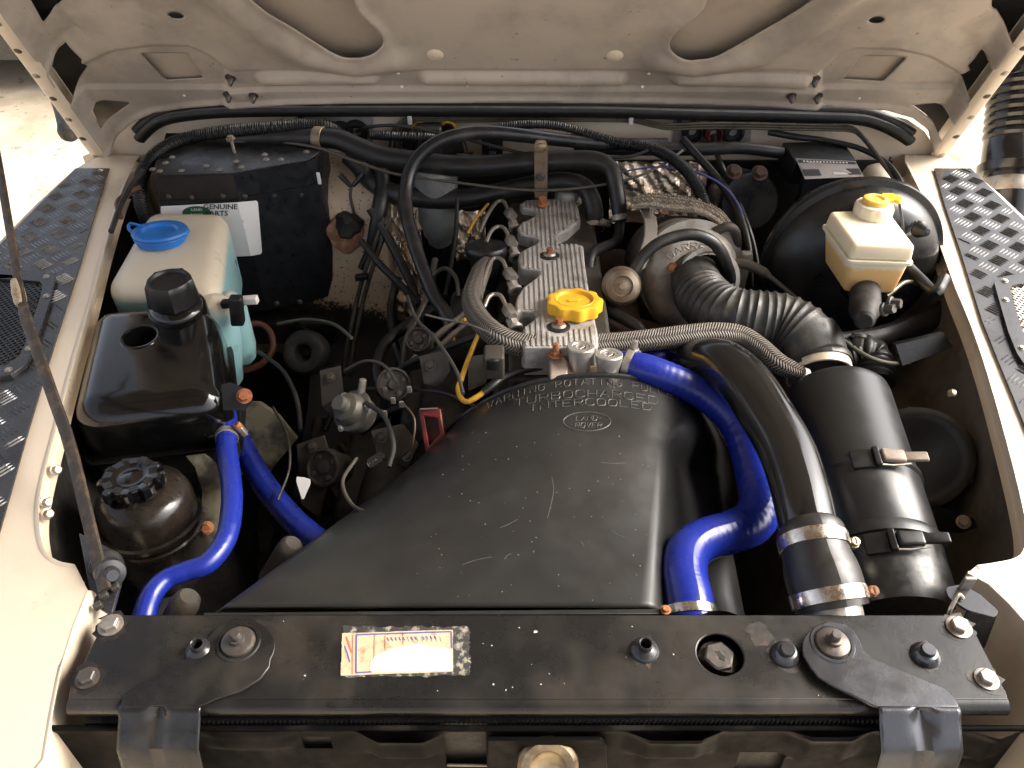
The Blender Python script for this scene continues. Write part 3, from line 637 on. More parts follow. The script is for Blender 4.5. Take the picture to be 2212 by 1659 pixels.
# ---------------------------------------------------------------- tread plates with raised bars and a grille
def tread(side, outline, hole, label, frame, mesh_poly):
    t = thing('tread_plate', label, 'tread plate', (side * .75, .85, .0015))
    q = [V((x, y, .0045)) for x, y in outline]
    hl = [V((x, y, .0045)) for x, y in hole]
    v, f = slab(q, (0, 0, -.003), [hl]); obj('plate', v, f, M['wingplate'], t)
    parts = []; pitch = .0320; ang = R(38 * side)
    xs = [p[0] for p in outline]; ys = [p[1] for p in outline]; cx0, cy0 = min(xs), min(ys)
    ca, sa = math.cos(ang), math.sin(ang)
    big = [(p.x, p.y) for p in [V((*h, 0)) for h in frame]]
    for gi in range(-40, 60):
        for gj in range(-40, 60):
            gx, gy = gi * pitch, gj * pitch; x = cx0 + gx * ca - gy * sa; y = cy0 + gx * sa + gy * ca
            if not inpoly(x, y, outline) or inpoly(x, y, big): continue
            o = (gi + gj) % 2; d = V((ca, sa, 0)) if o else V((-sa, ca, 0)); nn = V((-d.y, d.x, 0))
            for k in range(5):
                c = V((x, y, .0045)) + nn * (k - 2) * .0057
                if not inpoly(c.x + d.x * .012, c.y + d.y * .012, outline) or not inpoly(c.x - d.x * .012, c.y - d.y * .012, outline): continue
                L, wd, h = .0124, .0013, .0016
                vs_ = [c - d * L, c - d * L * .5 + nn * wd, c + d * L * .5 + nn * wd, c + d * L, c + d * L * .5 - nn * wd, c - d * L * .5 - nn * wd, c - d * L * .6 + V((0, 0, h)), c + d * L * .6 + V((0, 0, h))]
                parts.append((vs_, [(0, 6, 1), (1, 6, 7, 2), (2, 7, 3), (3, 7, 4), (4, 7, 6, 5), (5, 6, 0)]))
    v, f = merge(parts); obj('tread_bars', v, f, M['treadbar'], t, kind='stuff', sharp=0, smooth=False, recalc=True)
    # grille frame and mesh set into the plate
    v, f = slab([V((x, y, .0105)) for x, y in frame], (0, 0, -.008), [[V((x, y, .0105)) for x, y in mesh_poly]]); g = obj('vent_frame', v, f, M['steel_black' if side < 0 else 'wingplate'], t, bevel=.0015)
    parts = []; mx = [p[0] for p in mesh_poly]; my = [p[1] for p in mesh_poly]; st = .0092
    def clip(a, b):
        ps = [a + (b - a) * k / 60 for k in range(61)]; pp = [p for p in ps if inpoly(p.x, p.y, mesh_poly)]
        return (pp[0], pp[-1]) if len(pp) > 1 else None
    for k in range(-60, 60):
        for sg in (1, -1):
            x = (min(mx) + max(mx)) / 2 + k * st; a = V((x - sg * .2, (min(my) + max(my)) / 2 - .2, .006)); b = a + V((sg * .4, .4, 0))
            c = clip(a, b)
            if c:
                d = (c[1] - c[0]); 
                if d.length < .004: continue
                nn = V((-d.y, d.x, 0)).normalized(); parts.append(box_w((c[0] + c[1]) / 2 + V((0, 0, .0002 * sg)), d / 2, nn * .0011, V((0, 0, .0012))))
    v, f = merge(parts); obj('mesh_grille', v, f, M['black' if side < 0 else 'clamp'], g, kind='stuff')
    v, f = slab([V((x, y, -.012)) for x, y in mesh_poly], (0, 0, -.002)); obj('vent_tray', v, f, M['grime'], g)
    for i in range(0, len(frame), 2):
        a, b = V((*frame[i], .0105)), V((*mesh_poly[i % len(mesh_poly)], .0105)); c = a.lerp(b, .45)
        v, f = hexbolt(c, (0, 0, 1), .0038, .0028, dome=True); obj('screw', v, f, M['zinc'], t)
pl_in = [XY(x, y) for x, y in ((238, 368), (205, 470), (180, 560), (148, 660), (110, 780), (62, 940), (20, 1090), (-20, 1230), (-45, 1330))]
pl_out = [(-.838, .45), (-.838, 1.1), (-.834, 1.17), (-.828, 1.27), XY(165, 368)]
fr_l = [XY(x, y) for x, y in ((-60, 590), (60, 596), (118, 602), (126, 612), (118, 650), (98, 712), (78, 770), (62, 800), (30, 822), (-60, 840))]
ms_l = [XY(x, y) for x, y in ((-50, 612), (50, 616), (92, 620), (98, 630), (92, 655), (74, 710), (58, 760), (46, 784), (20, 800), (-50, 815))]
def clampx(p, lo, hi): return [(min(max(x, lo), hi), y) for x, y in p]
fr_l, ms_l = clampx(fr_l, -.828, 9), clampx(ms_l, -.815, 9)
tread(-1, pl_in + [(XY(-45, 1330)[0] - .03, .40), (-.80, .38)] + pl_out[0:], ms_l, 'black anodised tread plate on the left wing in the photo, with black vent grille', fr_l, ms_l)
pr_in = [XY(x, y) for x, y in ((2016, 368), (2040, 450), (2072, 545), (2095, 620), (2120, 700), (2152, 780), (2185, 860), (2225, 960), (2265, 1080), (2300, 1200))]
pr_out = [(.85, .38), (.878, .5), (.878, 1.1), (.872, 1.2), XY(2140, 412), XY(2095, 368)]
fr_r = [XY(x, y) for x, y in ((2300, 596), (2200, 602), (2150, 612), (2142, 622), (2152, 660), (2172, 730), (2190, 775), (2204, 796), (2240, 815), (2300, 830))]
ms_r = [XY(x, y) for x, y in ((2300, 618), (2215, 622), (2182, 628), (2176, 636), (2182, 660), (2198, 715), (2212, 752), (2222, 772), (2250, 790), (2300, 806))]
fr_r, ms_r = clampx(fr_r, -9, .868), clampx(ms_r, -9, .855)
tread(1, pr_in + pr_out, ms_r, 'black anodised tread plate on the right wing in the photo, reflecting the sky', fr_r, ms_r)
# ================================================================ INNER WINGS, UNDERTRAY
def sheet(name, rows, mat, parent=None, **k):
    n = len(rows[0]); v = [V(p) for r in rows for p in r]; f = [(j * n + i, j * n + i + 1, (j + 1) * n + i + 1, (j + 1) * n + i) for j in range(len(rows) - 1) for i in range(n - 1)]
    return obj(name, v, f, mat, parent, recalc=False, **k)
ysx = [.34, .5, .65, .8, .95, 1.1, 1.25, 1.47]
sheet('inner_wing', [[V((x + .58 + .22 * (y - .587), y, z)) for y in ysx] for x, z in ((.018, -.012), (.018, -.10), (.0, -.17), (-.035, -.215), (-.095, -.25), (-.155, -.285), (-.19, -.36), (-.2, -.6))], M['brown'], label='dusty brown inner wing panel behind the air filter canister', cat='inner wing')
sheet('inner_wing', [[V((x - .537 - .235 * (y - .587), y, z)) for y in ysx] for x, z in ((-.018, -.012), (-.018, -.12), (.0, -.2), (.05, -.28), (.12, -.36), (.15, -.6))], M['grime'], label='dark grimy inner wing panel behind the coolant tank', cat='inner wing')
nn = 30; vs_, fs = [], []
rnd = random.Random(5)
for j in range(nn):
    for i in range(nn):
        vs_.append(V((-.7 + 1.4 * i / (nn - 1), .40 + 1.08 * j / (nn - 1), -.52 + rnd.uniform(-.02, .02))))
for j in range(nn - 1):
    for i in range(nn - 1): b = j * nn + i; fs.append((b, b + 1, b + nn + 1, b + nn))
obj('undertray', vs_, fs, M['grime'], label='oily dark undertray below the engine', cat='undertray')

# unseen roof, added to shade the bonnet and the engine from above
def roof():
    t = thing('added_shade_roof', 'unseen brown roof added high above the vehicle for shade', 'roof', (0, 1.8, 1.7))
    v, f = box2((-1.3, -2.3, 1.70), (1.3, 2.4, 1.73)); obj('shade_deck', v, f, M['brown'], t)
    for k in range(5):
        v, f = box2((-1.3, -2.25 + k * 1.12, 1.60), (1.3, -2.18 + k * 1.12, 1.70)); obj('shade_beam', v, f, M['brown'], t)
roof()

# ================================================================ FRONT CROSSMEMBER ("slam panel")
def circ(x, y, rx, z, n=28):        # a true circle on a level plane, centred at a surveyed point
    c = Z(x, y, z); r = rx * px(c); return ring(c, (r, 0, 0), (0, r, 0), n)
def slam():
    t = thing('slam_panel', 'black front crossmember panel across the bottom of the photo with bolts and torn sticker', 'crossmember', Z(1150, 1420, -.04))
    pts = [(238, 1328), (2072, 1328), (2092, 1338), (2176, 1500), (2178, 1512), (147, 1512), (148, 1496), (228, 1334)]
    q = [Z(x, y, 0) for x, y in pts]
    v, f = slab(q, (0, 0, -.003), [circ(1556, 1413, 50, 0)])
    obj('top_plate', v, f, M['blackpaint'], t, bevel=.0012)
    yf = Z(1100, 1512, 0).y; xl, xr = Z(147, 1512, 0).x, Z(2178, 1512, 0).x
    pr = [(0, 0), (-.003, -.0004), (-.006, -.002), (-.0085, -.0045), (-.0095, -.008), (-.0095, -.0115), (-.008, -.0138), (.0, -.0145), (.02, -.0145)]
    vs_, fs = [], []; n = len(pr); K = 40
    for i in range(K + 1):
        for a, b in pr: vs_.append(V((xl + (xr - xl) * i / K, yf + a, b)))
    for i in range(K):
        for k in range(n - 1): fs.append((i * n + k, i * n + k + 1, (i + 1) * n + k + 1, (i + 1) * n + k))
    obj('rolled_front_edge', vs_, fs, M['blackpaint'], t)
    q = [Z(238, 1328, 0), Z(2072, 1328, 0)]
    v, f = slab([q[0] + V((0, 0, -.003)), q[1] + V((0, 0, -.003)), q[1] + V((0, 0, -.03)), q[0] + V((0, 0, -.03))], (0, -.002, 0)); obj('rear_flange', v, f, M['blackpaint'], t)
    for s, a, b in ((-1, (238, 1328), (147, 1512)), (1, (2092, 1338), (2178, 1512))):
        A, B = Z(*a, -.003), Z(*b, -.003); v, f = slab([A, B, B + V((0, 0, -.0115)), A + V((0, 0, -.0115))], (-s * .003, 0, 0)); obj('end_flange', v, f, M['blackpaint'], t)
    for x, y, r, m, tilt in ((240, 1352, 25, 'zinc', -.1), (190, 1466, 24, 'boltdark', -.1), (2070, 1356, 25, 'zinc', .1), (2130, 1468, 24, 'zinc', .1)):
        c = Z(x, y, 0); rr = r * px(c) * .8; v, f = hexbolt(c, (0, 0, 1), rr, rr * .95, washer=1.3, spin=.5); obj('hex_bolt', v, f, M[m], t)
    # stud sockets and rubber-topped cones
    for x, y, kind in ((432, 1406, 't'), (1392, 1405, 't'), (1696, 1415, 's'), (1998, 1416, 's')):
        c = Z(x, y, 0); p_ = px(c)
        if kind == 't': prof = [(12 * p_, .013), (13.5 * p_, .0135), (15 * p_, .012), (15 * p_, .007), (26 * p_, .004), (31 * p_, .0012), (32 * p_, -.001)]; prof = [(11.5 * p_, .004)] + prof
        else: prof = [(0, .0125), (14 * p_, .0125), (16 * p_, .011), (16 * p_, .0085), (21 * p_, .008), (30 * p_, .003), (32 * p_, -.001)]
        v, f = lathe(prof, c, (0, 0, 1), 26); obj('stud_socket', v, f, M['sheen' if x > 1500 else 'steel_black'], t)
    # drain plug seen through the round hole
    c = Z(1550, 1425, -.016); rr = 34 * px(c)
    a = hexbolt(c, (0, -.05, 1), rr, .010, washer=1.2, spin=.2); v, f = a; pl = obj('radiator_plug', v, f, M['boltdark'], t)
    k = [c + V((x * rr * .9, y * rr * .9, .0102)) for x, y in ((-.28, .5), (.05, .5), (.12, .1), (.38, -.2), (.3, -.5), (-.02, -.35), (-.12, .05), (-.3, .2))]; v, f = slab(k, (0, 0, -.0006)); obj('key_slot', v, f, M['grime'], pl)
    c = Z(1556, 1413, -.03); v, f = lathe([(0, 0), (.034, 0), (.034, .026)], c, (0, 0, 1), 24); obj('hole_backing', v, f, M['grime'], t)
    # rusty grime round the bolts and studs
    rnd = random.Random(31)
    for x, y in ((240, 1352), (190, 1466), (2070, 1356), (2130, 1468), (432, 1406), (1392, 1405), (1696, 1415), (1998, 1416), (1640, 1370), (560, 1372)):
        c = Z(x, y, .00025); rr = (34 if x != 1640 else 26) * px(c); a0 = rnd.random() * 6
        q = [c + V((math.cos(k * .349) * rr * rnd.uniform(.75, 1.35), math.sin(k * .349) * rr * rnd.uniform(.75, 1.35), 0)) for k in range(18)]
        vv, ff = slab(q, (0, 0, -.0003)); obj('rust_stain', vv, ff, M['ruststain'], t)
    # flecks of paint
    rnd = random.Random(11); parts = []
    for k in range(22):
        x, y = (rnd.uniform(300, 2050), rnd.uniform(1340, 1505)) if k > 12 else (min(1400, 1080 + rnd.gauss(0, 110)), min(1506, 1330 + 170 * rnd.random() ** .6)); c = Z(x, y, .0003); s = rnd.uniform(.0003, .0009) * (2.4 if k == 3 else 1)
        an = rnd.random() * 6; q = [c + V((math.cos(an + i * 1.25) * s * rnd.uniform(.5, 1.3), math.sin(an + i * 1.25) * s * rnd.uniform(.5, 1.3), 0)) for i in range(5)]; parts.append(slab(q, (0, 0, -.0003)))
    v, f = merge(parts); obj('paint_flecks', v, f, M['tag'], t, kind='stuff', smooth=False)
    return t
slam()
def sticker():
    t = thing('torn_sticker', 'small torn cream paper sticker on the black crossmember', 'sticker', Z(860, 1410, .0003))
    def zz(pts, z): return [Z(x, y, z) for x, y in pts]
    rnd = random.Random(4)
    def jag(pts, n, a):
        out = []
        for i in range(len(pts)):
            p, q = pts[i], pts[(i + 1) % len(pts)]
            for k in range(n): out.append((p[0] + (q[0] - p[0]) * k / n + rnd.uniform(-a, a), p[1] + (q[1] - p[1]) * k / n + rnd.uniform(-a, a)))
        return out
    v, f = slab(zz(jag([(740, 1353), (1014, 1354), (1016, 1460), (738, 1462)], 24, 3), .0004), (0, 0, -.0003)); obj('old_glue', v, f, M['glue'], t)
    v, f = slab(zz(jag([(739, 1368), (978, 1360), (979, 1450), (736, 1460)], 14, .8), .0009), (0, 0, -.0004)); obj('paper', v, f, M['stain'], t)
    w_ = [(800, 1450), (800, 1428), (815, 1415), (838, 1404), (870, 1394), (905, 1392), (935, 1396), (962, 1400), (977, 1405), (977, 1448)]
    v, f = slab(zz(jag(w_, 5, 1.5), .0012), (0, 0, -.0002)); obj('bare_paper', v, f, M['papercream'], t)
    def bar(a, b, wd, m, z=.00125):
        p, q = Z(*a, z), Z(*b, z); d = q - p; n = V((-d.y, d.x, 0)).normalized() * wd; v, f = slab([p - n, q - n, q + n, p + n], (0, 0, -.0001)); obj('printed_line', v, f, M[m], t)
    bar((770, 1371), (974, 1364), .0007, 'bluein'); bar((770, 1371), (769, 1453), .0007, 'bluein'); bar((975, 1364), (976, 1400), .0007, 'bluein'); bar((769, 1453), (803, 1451), .0007, 'bluein')
    bar((748, 1375), (760, 1410), .0008, 'redin'); bar((745, 1395), (756, 1430), .0006, 'bluein'); bar((762, 1372), (761, 1456), .0004, 'redin'); bar((809, 1372), (808, 1425), .0003, 'redin'); bar((832, 1372), (832, 1404), .0003, 'redin'); bar((870, 1368), (871, 1392), .0003, 'redin')
    for k in range(13):
        if k not in (5, 8): bar((836 + k * 8.5, 1377 - k * .3), (840 + k * 8.5, 1384 - k * .3), .0005, 'bluein')
    for k in range(8): bar((880 + k * 10, 1374), (884 + k * 10, 1386), .00035, 'greyink')
sticker()
# ---------------------------------------------------------------- latch brackets on the crossmember
def bracket(name, lab, outline, fold, z, flange_x, mat, dent, boss, hole_r):
    t = thing(name, lab, 'bracket', Z(*boss, .003))
    q = [Z(x, y, z) for x, y in outline]; v, f = slab(q, (0, 0, -.0035)); obj('arm_plate', v, f, M[mat], t, bevel=.0014)
    (xa, xb) = fold; A, B = Z(xa[0], xa[1], z), Z(xb[0], xb[1], z)
    pr = [(0, 0), (-.004, -.0008), (-.0065, -.003), (-.009, -.007), (-.018, -.014), (-.030, -.024), (-.038, -.05), (-.046, -.09), (-.054, -.16)]
    vs_, fs = [], []; n = len(pr); K = 24
    for i in range(K + 1):
        p = A.lerp(B, i / K)
        for a, b in pr:
            dd = 0
            c = Z(*dent, z); e = math.hypot((p.x - c.x) / .009, (b + .008) / .012); dd = .010 * math.exp(-e * e * 1.2)
            vs_.append(p + V((0, a + dd, b)))
    for i in range(K):
        for k in range(n - 1): fs.append((i * n + k, i * n + k + 1, (i + 1) * n + k + 1, (i + 1) * n + k))
    o = obj('hanging_flange', vs_, fs, M[mat], t, recalc=False); md = o.modifiers.new('thick', 'SOLIDIFY'); md.thickness = .0025; md.offset = -1
    c = Z(*boss, z); p_ = px(c)
    v, f = lathe([(38 * p_, .0002), (40 * p_, .0014), (46 * p_, .0014), (48 * p_, .0)], c, (0, 0, 1), 30); obj('pressed_ring', v, f, M[mat], t)
    v, f = lathe([(0, .0055), (26 * p_, .0055), (35 * p_, .0035), (37 * p_, .0008), (37 * p_, 0)], c, (0, 0, 1), 30); w_ = obj('washer', v, f, M['boltdark'], t)
    v, f = lathe([(0, .017), (9 * p_, .017), (11 * p_, .0155), (11 * p_, .0095), (16 * p_, .009), (17 * p_, .005)], c + V((0, 0, 0)), (0, 0, 1), 18); obj('stud', v, f, M['boltdark'], w_)
def arc2(cx, cy, rx, ry, a0, a1, n=14): return [(cx + rx * math.cos(R(a0 + (a1 - a0) * k / n)), cy - ry * math.sin(R(a0 + (a1 - a0) * k / n))) for k in range(n + 1)]
out_r = arc2(1796, 1398, 63, 55, 20, 215) + [(1752, 1442), (1768, 1462), (1800, 1482), (1843, 1502), (1882, 1522), (1896, 1527), (2072, 1527), (2062, 1506), (2042, 1487), (1960, 1452), (1890, 1424), (1870, 1410), (1862, 1396)]
bracket('latch_bracket', 'shiny black latch bracket bolted on the right end of the crossmember in the photo', out_r, ((1898, 1527), (2073, 1527)), .0095, None, 'sheen', (1992, 1527), (1798, 1390), 0)
out_l = arc2(522, 1394, 72, 58, -30, 150) + [(428, 1402), (400, 1425), (350, 1452), (300, 1478), (266, 1505), (260, 1524), (432, 1524), (470, 1508), (520, 1492), (562, 1466), (582, 1440)]
bracket('latch_bracket', 'dull dusty black latch bracket at the left end of the crossmember in the photo', out_l, ((258, 1524), (434, 1524)), .0045, None, 'blackpaint', (340, 1524), (515, 1388), 0)
# ---------------------------------------------------------------- radiator, grille panel
def front():
    yf = Z(1100, 1512, 0).y
    t = thing('radiator', 'dark radiator core with fine fins just below the front crossmember', 'radiator', (0, yf, -.4))
    v, f = box2((-.40, yf - .012, -.40), (.42, yf + .012, -.021)); obj('core', v, f, M['grime'], t)
    parts = []
    for i in range(150):
        x = -.30 + i * .0044; parts.append(box_w((x, yf - .0125, -.022), (.0009, 0, .0008), (0, .0015, 0), (.0005, 0, .006)))
    v, f = merge(parts); obj('fins', v, f, M['black'], t, kind='stuff')
    g = thing('grille_panel', 'black embossed front panel below the radiator along the bottom edge', 'grille panel', (0, yf - .06, -.4))
    # vertical-ish panel, with a rolled top edge and pressed features
    def G(x, y): return YP(x, y, gy(y))
    def gy(y): return yf - .018 - .012 * max(0, min(1, (y - 1570) / 90))
    X0, X1 = YP(95, 1600, yf - .02).x, YP(2200, 1600, yf - .02).x
    feats = [((770, 968), 1588, 1652, .011), ((1350, 1560), 1590, 1652, .011), ((1700, 1885), 1592, 1660, .009), ((420, 640), 1598, 1645, .005), ((2095, 2200), 1590, 1660, .009)]
    nx, ny = 300, 50; vs_, fs = [], []
    zt, zb = YP(1100, 1573, yf - .017).z, -.20
    conv = [((YP(a[0], 1620, yf - .03).x, YP(a[1], 1620, yf - .03).x), YP(1100, b, yf - .028).z, YP(1100, c, yf - .03).z, h) for a, b, c, h in feats]
    slots = [((YP(683, 1630, yf).x, YP(742, 1630, yf).x), YP(1100, 1612, yf - .026).z, YP(1100, 1634, yf - .026).z), ((YP(968, 1630, yf).x, YP(1052, 1630, yf).x), YP(1100, 1598, yf - .026).z, YP(1100, 1668, yf - .026).z), ((YP(1560, 1650, yf).x, YP(1660, 1650, yf).x), YP(1100, 1642, yf - .026).z, YP(1100, 1690, yf - .026).z)]
    for j in range(ny + 1):
        z = zt + (zb - zt) * j / ny
        for i in range(nx + 1):
            x = X0 + (X1 - X0) * i / nx; h = 0
            for (a, b), z1, z0, hh in conv:
                e = min(x - a, b - x) / .022; e2 = min(z1 - z, z - z0) / .010; h = max(h, hh * max(0, min(1, e)) * max(0, min(1, e2)) if e > 0 and e2 > 0 else 0)
            h += .004 * max(0, 1 - abs(z - zt) / .012)
            vs_.append(V((x, yf - .016 - .06 * (zt - z) - h, z)))
    for j in range(ny):
        for i in range(nx):
            a = j * (nx + 1) + i; c = (vs_[a] + vs_[a + nx + 2]) / 2
            if any(s[0][0] < c.x < s[0][1] and s[2] < c.z < s[1] for s in slots): continue
            fs.append((a, a + 1, a + nx + 2, a + nx + 1))
    obj('pressed_panel', vs_, fs, M['grillepaint'], g, sharp=28)
    v, f = slab([V((X0, yf - .024, zb + .002)), V((X1, yf - .024, zb + .002)), V((X1 - .03, yf - .01, -.52)), V((X0 + .03, yf - .01, -.52))], (0, .003, 0)); obj('lower_panel', v, f, M['grillepaint'], g)
    v, f, _ = tube_w([V((X0, yf - .017, zt)), V((X1, yf - .017, zt))], [.0028] * 2, 10); obj('top_bead', v, f, M['grillepaint'], g)
    q = [V((X0, yf - .014, zt)), V((X1, yf - .014, zt)), V((X1, yf + .0, zt + .012)), V((X0, yf + .0, zt + .012))]
    c = YP(1183, 1652, yf - .034); u = px(c)
    v, f = lathe([(0, .004), (20 * u, .0045), (34 * u, .006), (40 * u, .009), (58 * u, .010), (66 * u, .006), (67 * u, -.004)], c, (0, -.75, .66), 36); b = obj('round_latch_plate', v, f, M['brass'], g)
    q = [YP(x, y, yf - .026) for x, y in ((1052, 1600), (1300, 1600), (1312, 1612), (1312, 1690), (1052, 1690))]; v, f = slab(q, (0, .004, 0)); obj('latch_plate', v, f, M['grillepaint'], g, bevel=.001)
    v, f, _ = tube_w([YP(966, 1652, yf - .02), YP(1054, 1653, yf - .02)], [.0015] * 2, 8); obj('latch_rod', v, f, M['zinc'], g)
    v, f = xf(rbox(.014, .010, .02, .003), YP(900, 1690, yf - .03)); 
front()
# right-hand hinge tab and clips at the ends of the crossmember
def tab():
    t = thing('cable_tab', 'folded black metal tab with clip beside the right end of the crossmember', 'bracket', Z(2080, 1300, -.02))
    q = [Z(x, y, .002) for x, y in roundpoly_d([(2042, 1268), (2078, 1262), (2118, 1284), (2158, 1320), (2150, 1334), (2090, 1318), (2048, 1290)], 10)]
    v, f = slab(q, (0, 0, -.003)); obj('tab_plate', v, f, M['steel_black'], t, bevel=.001)
    A = [Z(x, y, .001) for x, y in ((2090, 1318), (2158, 1322))]
    v, f = slab([A[0], A[1], A[1] + V((.0, -.012, -.05)), A[0] + V((0, -.012, -.05))], (0, .0025, 0)); obj('folded_leg', v, f, M['steel_black'], t, bevel=.001)
    v, f = xf(rbox(.012, .004, .02, .0012), Z(2082, 1272, .0)); obj('spring_clip', v, f, M['zinc'], t)
    v, f, _ = tube_w(catmull([Z(2048, 1330, -.01), Z(2056, 1310, .0), Z(2070, 1285, .008), Z(2080, 1292, .004)], 5), [.0022] * 16, 8); obj('wire_hook', v, f, M['zinc'], t)
def roundpoly_d(p, r): return [(q.x, q.y) for q in roundpoly([V((a, b, 0)) for a, b in p], r)]
tab()
# left: stay pivot, clips
def stay():
    t = thing('bonnet_stay', 'long rusty steel bonnet stay rod rising along the left side', 'stay rod', Z(222, 1272, -.01))
    sp = [(226, 1275, .004), (192, 1130, .03), (150, 960, .062), (112, 850, .085), (76, 745, .11), (48, 655, .132), (18, 480, .185), (-14, 300, .245), (-60, 100, .32)]
    pts = catmull([P(*s) for s in sp], 6); vs_, fs = [], []
    for i, p in enumerate(pts):
        tg = (pts[min(i + 1, len(pts) - 1)] - pts[max(i - 1, 0)]).normalized(); s = V((1, -.15, .25)); s = (s - tg * s.dot(tg)).normalized(); n = s.cross(tg); fr = i / (len(pts) - 1)
        wd = .0066 if fr < .62 else .0052
        for a, b in ((-1, .3), (-1, -.35), (-.7, -.5), (.7, -.5), (1, -.35), (1, .3), (.72, .45), (-.72, .45)): vs_.append(p + s * wd * a + n * wd * b)
    for i in range(len(pts) - 1):
        for k in range(8): fs.append((i * 8 + k, i * 8 + (k + 1) % 8, (i + 1) * 8 + (k + 1) % 8, (i + 1) * 8 + k))
    fs += [tuple(range(8)), tuple(range((len(pts) - 1) * 8, len(pts) * 8))]
    obj('rod', vs_, fs, M['stay'], t)
    c = P(40, 632, .137); d = (P(18, 480, .185) - P(76, 745, .11)).normalized()
    v, f = lathe([(0, -.018), (.0062, -.018), (.0072, -.014), (.0078, .0), (.0064, .014), (.006, .018), (0, .018)], c, d, 14); obj('joint_sleeve', v, f, M['staylight'], t)
    c = Z(238, 1238, .004); v, f = lathe([(0, .014), (.006, .014), (.008, .011), (.009, .006), (.0145, .005), (.016, .001), (.016, -.004), (0, -.004)], c, (.55, -.55, .5), 22); obj('pivot_bolt', v, f, M['steel_black'], t)
    c = Z(232, 1225, -.004); v, f = lathe([(0, .002), (.013, .002), (.0175, -.002), (.0175, -.006), (0, -.008)], c, (.55, -.55, .5), 20); obj('pivot_bush', v, f, M['black'], t)
    q = [Z(x, y, -.008) for x, y in ((170, 1150), (250, 1190), (262, 1250), (240, 1330), (196, 1300), (185, 1230))]; v, f = slab(q, (0, 0, -.006)); obj('pivot_plate', v, f, M['steel_black'], t, bevel=.001)
    for x, y in ((228, 1290), (215, 1312), (252, 1272)):
        v, f = xf(rbox(.009, .007, .007, .0015), Z(x, y, -.006), (.8, .5, .2), (-.5, .8, .1), (-.1, -.1, 1)); obj('plate_clip', v, f, M['boltdark'], t)
stay()
